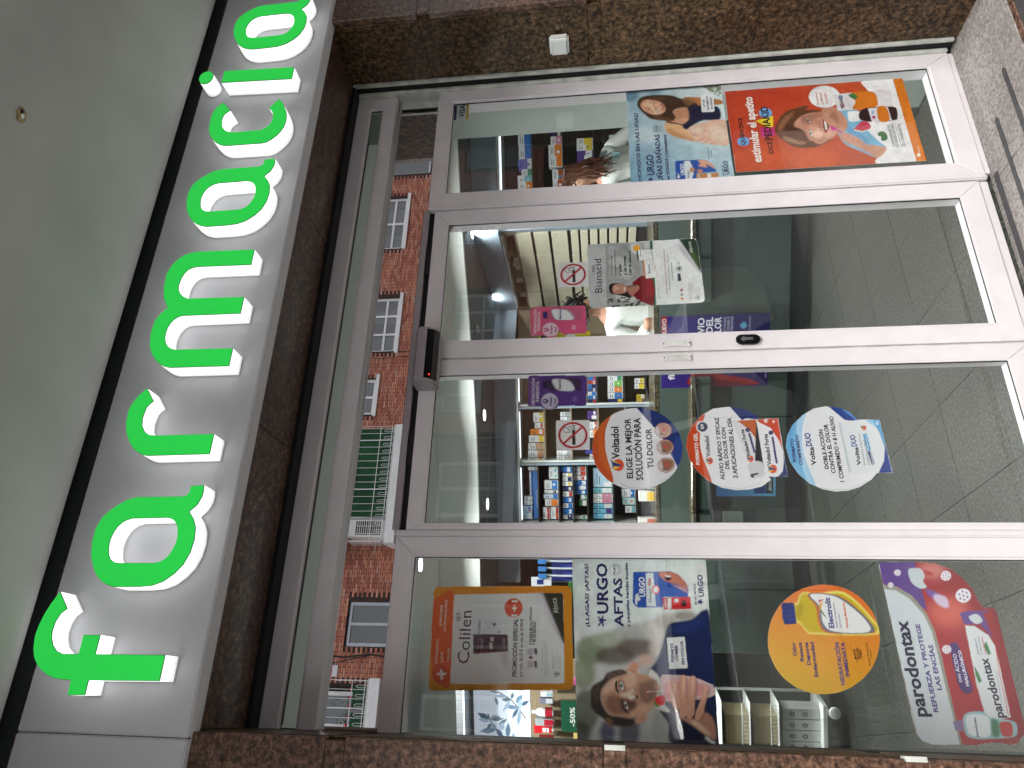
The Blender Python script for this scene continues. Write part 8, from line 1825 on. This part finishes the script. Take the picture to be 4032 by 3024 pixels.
for i, z in enumerate((0.4405, 0.6205)):
    for q in range(2):
        s0 = -2.30-0.2*q
        ibox('card_tray', M_CARD, s0-0.09, s0+0.10, 4.78, 4.96, z, z+0.15, None, 0.002, col=(178, 164, 130), label=f"beige card tray, {['lower', 'middle'][i]} basket {['near the wheel side', 'toward the left pier'][q]}", cat='tray', group='card trays in the rack')
# ================================================================== PEOPLE BEHIND THE COUNTER
def skinned(name, verts, edges, radii, mt, parent, sub=2, root=0):
    me = bpy.data.meshes.new(name); me.from_pydata([I(*v) for v in verts], edges, [])
    o = bpy.data.objects.new(name, me); COL.objects.link(o); o.parent = parent; me.materials.append(mt)
    sk = o.modifiers.new('skin', 'SKIN'); sk.use_smooth_shade = True
    for i, r in enumerate(radii):
        r = r if isinstance(r, tuple) else (r, r); me.skin_vertices[0].data[i].radius = r
        me.skin_vertices[0].data[i].use_root = (i == root)
    su = o.modifiers.new('sub', 'SUBSURF'); su.levels = sub; su.render_levels = sub
    return o
def person(label, s, w_, lean, face, hairmat, curly, group=None):
    """standing behind the counter; lean tips the upper body sideways, face turns the head (+1 looks right)"""
    t = thing('person', label, 'person')
    hx = s+lean; hw = w_-0.10
    V = [(s, w_, 0.95), (s, w_, 1.12), (s+lean*.4, w_-0.02, 1.32), (s+lean*.6, w_-0.03, 1.45), (s+lean*.85, w_-0.05, 1.53), (hx, hw, 1.60), (hx+0.012*face, hw, 1.67), (hx, hw+0.01, 1.74),
         (s+lean*.6-0.17, w_-0.02, 1.41), (s-0.25, w_-0.05, 1.18), (s-0.14, w_-0.28, 1.13), (s-0.10, w_-0.34, 1.13),
         (s+lean*.6+0.17, w_-0.02, 1.41), (s+0.25, w_-0.05, 1.18), (s+0.14, w_-0.28, 1.13), (s+0.10, w_-0.34, 1.13),
         (s-0.10, w_, 0.85), (s-0.10, w_-0.01, 0.46), (s-0.10, w_, 0.06), (s-0.10, w_-0.12, 0.03), (s+0.10, w_, 0.85), (s+0.10, w_-0.01, 0.46), (s+0.10, w_, 0.06), (s+0.10, w_-0.12, 0.03), (hx+0.085*face, hw-0.03, 1.655)]
    E_ = [(0, 1), (1, 2), (2, 3), (3, 4), (4, 5), (5, 6), (6, 7), (3, 8), (8, 9), (9, 10), (10, 11), (3, 12), (12, 13), (13, 14), (14, 15), (0, 16), (16, 17), (17, 18), (18, 19), (0, 20), (20, 21), (21, 22), (22, 23), (6, 24)]
    Rr = [.13, .115, .125, .09, .05, .062, .078, .06, .055, .043, .032, .036, .055, .043, .032, .036, .085, .055, .04, .035, .085, .055, .04, .035, .014]
    skinned('body', V, E_, Rr, M_SKIN, t)
    V = [(s, w_, 0.62), (s, w_, 0.95), (s, w_, 1.12), (s+lean*.4, w_-0.02, 1.32), (s+lean*.6, w_-0.03, 1.44), (s+lean*.75, w_-0.04, 1.49), (s+lean*.6-0.17, w_-0.02, 1.41), (s-0.25, w_-0.05, 1.18), (s-0.15, w_-0.26, 1.13), (s+lean*.6+0.17, w_-0.02, 1.41), (s+0.25, w_-0.05, 1.18), (s+0.15, w_-0.26, 1.13)]
    skinned('white_coat', V, [(0, 1), (1, 2), (2, 3), (3, 4), (4, 5), (4, 6), (6, 7), (7, 8), (4, 9), (9, 10), (10, 11)], [.19, .165, .145, .15, .115, .07, .078, .062, .05, .078, .062, .05], M_CLOTH, t)
    hair = MB()
    rng = random.Random(5)
    hair.lathe([(0.03, -0.095), (0.075, -0.07), (0.092, -0.02), (0.094, 0.02), (0.08, 0.06), (0.045, 0.088), (0.01, 0.095)], (hx-0.022*face, hw+0.022, 1.70), 16, T=I)
    if curly:
        for i in range(260):
            a = rng.uniform(0, 2*math.pi); e_ = rng.uniform(-0.5, 1.5); r = rng.uniform(0.095, 0.125)
            p = (hx+r*math.cos(e_)*math.cos(a)-0.02*face, hw+0.02+r*math.cos(e_)*math.sin(a), 1.70+r*math.sin(e_))
            q = [(p[0]+rng.uniform(-.02, .02)*k, p[1]+rng.uniform(-.02, .02)*k, p[2]+rng.uniform(-.02, .02)*k) for k in range(4)]
            hair.tube([I(*z) for z in q], [0.010, 0.013, 0.011, 0.005], 5)
    else:
        for i in range(150):
            a = rng.uniform(0, 2*math.pi); rr = rng.uniform(0.3, 1.0)
            top = (hx+0.045*math.cos(a)*rr, hw+0.02+0.045*math.sin(a)*rr, 1.79-0.01*rr)
            mid = (hx+0.098*math.cos(a)-0.01*face, hw+0.01+0.098*math.sin(a), 1.69+rng.uniform(-.02, .02))
            if math.cos(a)*face > 0.4: mid = (mid[0]-0.03*face, mid[1], 1.75); end = (mid[0]+0.004, mid[1], 1.73)
            else: end = (hx+rng.uniform(.07, .15)*math.cos(a)+0.05*lean-0.02*face, hw+rng.uniform(.07, .14)*math.sin(a)-0.03, 1.54-rng.uniform(0, .2))
            pts = [top, ((top[0]+mid[0])/2+0.03*math.cos(a), (top[1]+mid[1])/2+0.03*math.sin(a), 1.77), mid]
            ph = rng.uniform(0, 6)
            for k in range(1, 7):
                t_ = k/6; wv = 0.014*math.sin(ph+t_*9)*t_; pts.append((mid[0]+(end[0]-mid[0])*t_+wv, mid[1]+(end[1]-mid[1])*t_-wv*.6, mid[2]+(end[2]-mid[2])*t_))
            hair.tube([I(*q) for q in pts], [0.006, 0.010]+[0.011]*4+[0.008, 0.005, 0.002], 5)
    hair.build('hair', hairmat, t, smooth=True)
    for d in (-0.028, 0.028):
        b = MB(); b.lathe([(0.002, -0.009), (0.008, -0.005), (0.0095, 0), (0.008, 0.005), (0.002, 0.009)], (hx+0.07*face, hw-0.05+d*0.6+0.0, 1.69), 10, (40, 30, 26), T=I); b.build('eye', M_CARD, t, smooth=True)
    return t
M_HAIR1 = plain('brown_hair', (84, 50, 36), 0.45, var=0.35, vscale=40)
M_HAIR2 = plain('black_hair', (30, 27, 27), 0.5, var=0.3, vscale=40)
p1 = person('woman in a white coat with long brown hair bending down behind the right panel', 1.84, 5.95, -0.16, -1, M_HAIR1, False)
b = MB(); b.box(1.80, 1.845, 5.775, 5.780, 1.33, 1.39, (150, 190, 200), T=I); b.build('name_badge', M_CARD, p1)
b = MB(); b.tube([I(1.72, 5.82, 1.50), I(1.76, 5.79, 1.45), I(1.82, 5.785, 1.39)], 0.005, 5, (30, 28, 30)); b.build('lanyard', M_CARD, p1)
p2 = person('woman in a white coat with curly black hair behind the right door leaf', 0.60, 6.2, 0.02, 1, M_HAIR2, True)

# ================================================================== ACROSS THE STREET (seen mirrored in the steel band and the glass)
bd = thing('brick_building', 'red brick apartment building across the street seen reflected over the doors', 'building')
YB = -16.52
wins = [(13.93, 16.08, 7.99, 9.35), (10.03, 12.02, 7.87, 9.25), (7.93, 9.12, 8.34, 9.45), (1.39, 2.52, 6.3, 8.36), (17.1, 18.4, 7.3, 9.2)]
doorsz = [(4.3, 7.2, 7.55, 9.6), (-1.3, 0.45, 7.55, 9.6)]
openings = wins+doorsz
FH = 3.18
allo = openings+[(a, b_, c-FH, d-FH) for a, b_, c, d in openings]+[(a, b_, c+FH, d+FH) for a, b_, c, d in openings if d < 9.3]
box('masonry', M_MORTAR, -5, 24, YB-0.6, YB-0.16, -0.7, 13.0, bd)
b = MB()   # mortar face pieces around openings via strips
zs = sorted(set([-0.7, 13.0]+[q for o in allo for q in o[2:]]))
for za, zb in zip(zs, zs[1:]):
    xs = [(o[0], o[1]) for o in allo if o[2] <= za+1e-6 and o[3] >= zb-1e-6]; xs.sort(); x = -5
    for a, c in xs+[(24, 24)]:
        if a > x: b.box(x, a, YB-0.159, YB-0.006, za, zb)
        x = max(x, c)
b.build('wall', M_MORTAR, bd)
bk = MB(); rng = random.Random(2); row = 0; z = 3.3
BC = [(196, 124, 100), (202, 132, 106), (184, 112, 92), (208, 140, 112), (172, 104, 86), (206, 146, 126)]
while z < 11.2:
    x = -2.5+(0.125 if row % 2 else 0)+rng.uniform(-.01, .01)
    while x < 19.5:
        x0, x1 = x+0.009, x+0.241
        if not any(x1 > o[0] and x0 < o[1] and z+0.055 > o[2] and z < o[3] for o in allo):
            c = rng.choice(BC); k = rng.uniform(0.93, 1.06); c = tuple(min(255, v*k) for v in c)
            if rng.random() < 0.02: c = (206, 160, 140)
            d = rng.uniform(-.003, .003); y1 = YB+0.004+d
            i = len(bk.v); bk.v += [(x0, YB-0.007, z), (x1, YB-0.007, z), (x1, YB-0.007, z+0.053), (x0, YB-0.007, z+0.053), (x0, y1, z), (x1, y1, z), (x1, y1, z+0.053), (x0, y1, z+0.053)]
            for f in ((4, 5, 6, 7), (0, 1, 5, 4), (1, 2, 6, 5), (2, 3, 7, 6), (3, 0, 4, 7)): bk.f.append(tuple(i+q for q in f)); bk.c.append(c)
        x += 0.25
    z += 0.066; row += 1
o = bk.build('bricks', M_BRICK, bd, kind='stuff', fix=False)
def window(x0, x1, z0, z1, nv, sill, style):
    f = MB(); y0, y1 = YB-0.15, YB-0.09; q = 0.09
    f.box(x0, x1, y0, y1, z0, z0+q); f.box(x0, x1, y0, y1, z1-q, z1); f.box(x0, x0+q, y0, y1, z0+q, z1-q); f.box(x1-q, x1, y0, y1, z0+q, z1-q)
    for k in range(1, nv): xm = x0+(x1-x0)*k/nv; f.box(xm-0.035, xm+0.035, y0, y1, z0+q, z1-q)
    if style == 'low': f.box(x0+q, x1-q, y0+0.003, y1-0.003, z0+0.40, z0+0.47)
    fo = f.build('window', M_CONC if style != 'stair' else M_STEEL, bd)
    p = MB(); p.box(x0+q, x1-q, YB-0.125, YB-0.12, z0+q, z1-q); p.build('pane', M_WGLASS, fo)
    if style != 'stair':
        cu = MB(); n = 22
        for k in range(n):
            xa, xb = x0+q+(x1-x0-2*q)*k/n, x0+q+(x1-x0-2*q)*(k+1)/n
            if style == 'low' and (k//6) % 2: continue
            ya, yb = YB-0.145-0.01*(k % 2), YB-0.145-0.01*((k+1) % 2); cu.quad((xa, ya, z0+0.1), (xb, yb, z0+0.1), (xb, yb, z1-0.1), (xa, ya, z1-0.1))
        cu.build('curtain', M_CURT, fo, fix=False)
    if sill: s_ = MB(); s_.box(x0-0.06, x1+0.12, YB-0.1, YB+0.07, z0-0.11, z0-0.002); s_.build('sill', M_CONC, fo, 0.005)
for k, dz in enumerate((0, -FH, FH)):
    window(*[13.93, 16.08, 7.99+dz, 9.35+dz], 2, True, 'low'); window(10.03, 12.02, 7.87+dz, 9.25+dz, 3, True, 'low'); window(7.93, 9.12, 8.34+dz, 9.45+dz, 2, True, 'c'); window(17.1, 18.4, 7.3+dz, 9.2+dz, 1, False, 'stair')
    if dz <= 0: window(1.39, 2.52, 6.3+dz, 8.36+dz, 2, False, 'stair')
def balcony(x0, x1, zs_, kind_):
    d = 0.75; y1 = YB+d
    t = thing('balcony', {0: 'white balcony slab with flower boxes reflected at the left', 1: 'white balcony with green canvas and air conditioner reflected mid band', 2: 'lower balcony reflected in the left pane', 3: 'lower balcony reflected in the door glass'}[kind_], 'balcony')
    b = MB(); b.box(x0, x1, YB+0.006, y1, zs_, zs_+0.27); b.build('slab', M_CONC, t, 0.01)
    b = MB(); b.box(x0+0.02, x1-0.02, YB+0.01, y1-0.02, zs_+0.271, zs_+0.32); b.build('slab_edge', M_FRAME2, t)
    r = MB(); zt = zs_+1.3; zb = zs_+0.38; yr = y1-0.05
    for z in (zb, zb+0.33, zt): r.tube([(x0+0.05, YB+0.03, z), (x0+0.05, yr, z), (x1-0.05, yr, z), (x1-0.05, YB+0.03, z)], 0.012, 5)
    n = int((x1-x0)/0.21)
    for k in range(n+1):
        x = x0+0.05+(x1-x0-0.1)*k/n; r.tube([(x, yr, zb), (x, yr, zt)], 0.016 if k % 7 == 0 else 0.007, 5)
        if k < n:   # loop ornament along the foot
            xm = x+0.07; r.tube([(xm-0.03, yr+0.02, zb-0.10), (xm-0.03, yr+0.02, zb+0.16), (xm-0.02, yr+0.02, zb+0.20), (xm, yr+0.02, zb+0.215), (xm+0.02, yr+0.02, zb+0.20), (xm+0.03, yr+0.02, zb+0.16), (xm+0.03, yr+0.02, zb-0.10)], 0.007, 4)
    for x in (x0+0.05, x1-0.05):
        for k in range(1, 4): r.tube([(x, YB+0.03+k*0.18, zb-0.1), (x, YB+0.03+k*0.18, zt)], 0.007, 4)
    r.build('railing', M_CONC, t)
    dr = MB(); dx = (x0+x1)/2; dr.box(dx-0.8, dx+0.8, YB-0.15, YB-0.09, zs_+0.25, zs_+2.3)
    dr.build('balcony_door', M_CONC, t)
    pn_ = MB(); pn_.box(dx-0.7, dx-0.05, YB-0.085, YB-0.08, zs_+0.5, zs_+2.2); pn_.box(dx+0.05, dx+0.7, YB-0.085, YB-0.08, zs_+0.5, zs_+2.2); pn_.build('door_pane', M_WGLASS, t)
    return t, yr, zb, zt
t0, yr, zb, zt = balcony(-1.6, 0.61, 7.07, 0)
for k in range(3):
    x = -1.35+k*0.62
    pb = thing('flower_box', ['dark green flower box nearest the pier', 'dark green flower box in the middle of the rail', 'dark green flower box at the rail end'][k], 'planter', group='flower boxes on the balcony')
    b = MB(); b.hexa([(x+.03, yr-.2, zb), (x+.53, yr-.2, zb), (x+.53, yr-.04, zb), (x+.03, yr-.04, zb), (x, yr-.22, zb+.3), (x+.56, yr-.22, zb+.3), (x+.56, yr-.03, zb+.3), (x, yr-.03, zb+.3)]); b.build('trough', M_GREENF, pb)
    lf = MB(); rf = MB(); rg = random.Random(k)
    for i in range(70):
        p = Vector((x+rg.uniform(0, .56), yr-.12+rg.uniform(-.1, .08), zb+.3+abs(rg.gauss(0, .3)))); a = Vector((rg.uniform(-1, 1), rg.uniform(-1, 1), rg.uniform(-1, 1))).normalized()*0.03; c = a.cross(Vector((0, 0, 1))).normalized()*0.02
        lf.quad(tuple(p-a), tuple(p+c), tuple(p+a), tuple(p-c))
    for i in range(3):
        p = (x+0.1+i*0.18, yr-0.04, zb+0.36+rg.uniform(-.02, .05)); rf.lathe([(0.01, -.03), (.035, -.01), (.04, .01), (.02, .035)], p, 7)
    lf.build('foliage', M_LEAF, pb, kind='stuff', fix=False); rf.build('flowers', M_RED, pb)
t1, yr, zb, zt = balcony(3.93, 7.30, 7.07, 1)
b = MB(); n = 40
for k in range(n):
    xa, xb = 4.65+2.55*k/n, 4.65+2.55*(k+1)/n; ya, yb = yr-0.05-0.02*math.sin(k*1.3), yr-0.05-0.02*math.sin((k+1)*1.3); b.quad((xa, ya, zb-.05), (xb, yb, zb-.05), (xb, yb, zt+.1), (xa, ya, zt+.1))
b.build('canvas_screen', M_GREENF, t1, smooth=True, fix=False)
ac = thing('air_conditioner', 'white air conditioner behind the balcony rail', 'air conditioner')
box('casing', M_CONC, 4.12, 4.6, yr-0.55, yr-0.12, 7.45, 8.45, ac, 0.01); b = MB()
for k in range(12): b.box(4.17, 4.55, yr-0.119, yr-0.115, 7.52+0.06*k, 7.56+0.06*k)
b.build('grille', M_BLKP, ac)
aw = thing('awning', 'teal canvas awning hanging above the balcony', 'awning')
b = MB(); n = 8
for k in range(n):
    a0, a1 = k/n, (k+1)/n; f_ = lambda q: (YB+0.05+q*0.95, 8.95-0.45*q*q); y0, z0 = f_(a0); y1, z1 = f_(a1); b.quad((3.62, y0, z0), (3.9, y0, z0), (3.9, y1, z1), (3.62, y1, z1)); 
b.box(3.6, 4.3, YB+0.05, YB+0.9, 8.62, 8.64); b.build('canvas', M_AWN, aw, fix=False)
balcony(-1.6, 0.61, 7.07-FH, 2); balcony(3.93, 7.30, 7.07-FH, 3)
cb = thing('facade_cable', 'black cables running down the brick front', 'cable')
b = MB(); b.tube([(10.02, YB+0.03, 3), (10.02, YB+0.03, 12)], 0.012, 5); b.tube([(9.82, YB+0.03, 3), (9.85, YB+0.05, 7), (9.79, YB+0.04, 8.2), (9.83, YB+0.03, 12)], 0.010, 5)
b.tube([(1.25, YB+.04, 5), (1.15, YB+.07, 7.2), (1.2, YB+.09, 7.6), (1.12, YB+.05, 8.3), (1.22, YB+.03, 10)], 0.022, 6); b.tube([(0.9, YB+.04, 8.9), (1.05, YB+.08, 8.2), (1.2, YB+.08, 7.5)], 0.012, 5); b.build('cable_run', M_RUBBER, cb)
for nm, x0, x1, z0, z1, c1, c2, lb in (('wall_sign', 0.65, 0.92, 8.45, 8.82, (222, 222, 224), (190, 40, 50), 'small white sign with red band on the brick front'), ('wall_sign', 3.24, 3.50, 8.62, 8.98, (190, 40, 50), (226, 226, 226), 'small red sign with white squares on the brick front')):
    t = thing(nm, lb, 'sign'); box('board', M_CARD, x0, x1, YB+0.008, YB+0.02, z0, z1, t, col=c1); box('band', M_CARD, x0+0.02, x1-0.02, YB+0.0201, YB+0.023, z0+(z1-z0)*.38, z0+(z1-z0)*.62, t, col=c2)
# ---- parked white car behind the photographer
car = thing('parked_car', 'white parked car reflected faintly in the lower door glass', 'car')
y_in, y_out = -2.78, -4.5
sec = [(-1.75, .42, .62, .62), (-1.6, .30, .84, .86), (-0.9, .26, .93, .98), (-0.35, .24, .97, 1.36), (0.2, .24, 1.0, 1.47), (1.3, .24, 1.02, 1.50), (2.2, .24, 1.03, 1.47), (2.75, .26, 1.04, 1.32), (3.25, .30, 1.02, 1.10), (3.45, .42, .95, .97)]
def gz(x): return g(x, -0.24)
bm_v = MB(); rings = []
for x, zb_, zw, zt_ in sec:
    z0 = gz(x); pts = []
    prof = [(0.10, zb_), (0.0, zb_+0.08), (-0.02, (zb_+zw)/2), (0.02, zw), (0.06 if zt_ <= zw+0.05 else 0.05, zw+0.015)]
    top = [(0.28, zt_-0.05), (0.45, zt_)] if zt_ > zw+0.05 else [(0.2, zt_), (0.45, zt_+0.02)]
    half = prof+top; full = [(y_in-a, z0+z_) for a, z_ in half]+[(y_out+a, z0+z_) for a, z_ in half[::-1]]
    rings.append(len(bm_v.v)); bm_v.v += [(x, y, z_) for y, z_ in full]
n = 14
for r in range(len(sec)-1):
    for k in range(n): bm_v.f.append((rings[r]+k, rings[r]+(k+1) % n, rings[r+1]+(k+1) % n, rings[r+1]+k)); bm_v.c.append(None)
bm_v.f += [tuple(range(n)), tuple(rings[-1]+k for k in range(n))[::-1]]; bm_v.c += [None, None]
o = bm_v.build('body', M_CAR, car, smooth=True)
b = MB()
def yw(z_): return y_in-0.05-0.23*(z_)
for x0, x1, xt0, xt1 in ((-0.55, 0.75, -0.15, 0.72), (0.85, 2.05, 0.85, 2.0), (2.12, 2.75, 2.1, 2.5)):
    zl0, zh0 = gz(x0)+1.04, gz(x0)+1.38; zl1, zh1 = gz(x1)+1.05, gz(x1)+1.38
    b.quad((x0, y_in-0.045, zl0), (x1, y_in-0.045, zl1), (xt1, y_in-0.225, zh1), (xt0, y_in-0.225, zh0))
b.build('side_window', M_CARG, car)
for x in (0.55, 1.85):
    b = MB(); b.box(x, x+0.2, y_in+0.02, y_in+0.055, gz(x)+0.86, gz(x)+0.89); b.build('door_handle', M_CAR, car, 0.01, seg=2, smooth=True)
b = MB()
for x in (-0.62, 0.80, 2.08): b.box(x, x+0.006, y_in+0.008, y_in+0.023, gz(x)+0.35, gz(x)+0.97)
b.build('door_gap', M_RUBBER, car)
b = MB(); b.box(-1.0, 3.0, y_in-0.02, y_in+0.035, gz(1)+0.20, gz(1)+0.28); b.build('sill_trim', M_BLKP, car, 0.01)
for x in (-1.05, 2.62):
    z0 = gz(x)+0.31
    for yy in (y_in+0.03, y_out+0.17):
        b = MB(); b.lathe([(0.20, -0.2), (0.29, -0.2), (0.315, -0.17), (0.315, -0.03), (0.29, 0.0), (0.20, 0.0)], (x, yy, z0), 28, axis='y'); wh = b.build('wheel', M_RUBBER, car, smooth=True)
        b = MB(); b.lathe([(0.205, -0.03), (0.205, -0.012), (0.185, -0.008), (0.18, -0.03)], (x, yy, z0), 28, axis='y')
        for q in range(5):
            a = q*2*math.pi/5+0.3; c_, s_ = math.cos(a), math.sin(a); p = lambda u, v, y: (x+c_*u-s_*v, y, z0+s_*u+c_*v)
            b.hexa([p(0.02, -.03, yy-.03), p(0.19, -.022, yy-.03), p(0.19, .022, yy-.03), p(0.02, .03, yy-.03), p(0.02, -.03, yy-.004), p(0.19, -.022, yy-.012), p(0.19, .022, yy-.012), p(0.02, .03, yy-.004)])
        b.lathe([(0.05, -.03), (0.05, -.002), (0.03, 0.0)], (x, yy, z0), 16, axis='y'); b.build('rim', M_STEEL, wh)
b = MB(); b.lathe([(0.03, -0.1), (0.09, -0.08), (0.1, 0.0), (0.08, 0.05), (0.03, 0.06)], (-0.35, y_in+0.08, gz(-0.35)+1.08), 14, axis='y'); b.build('side_mirror', M_CAR, car, smooth=True)
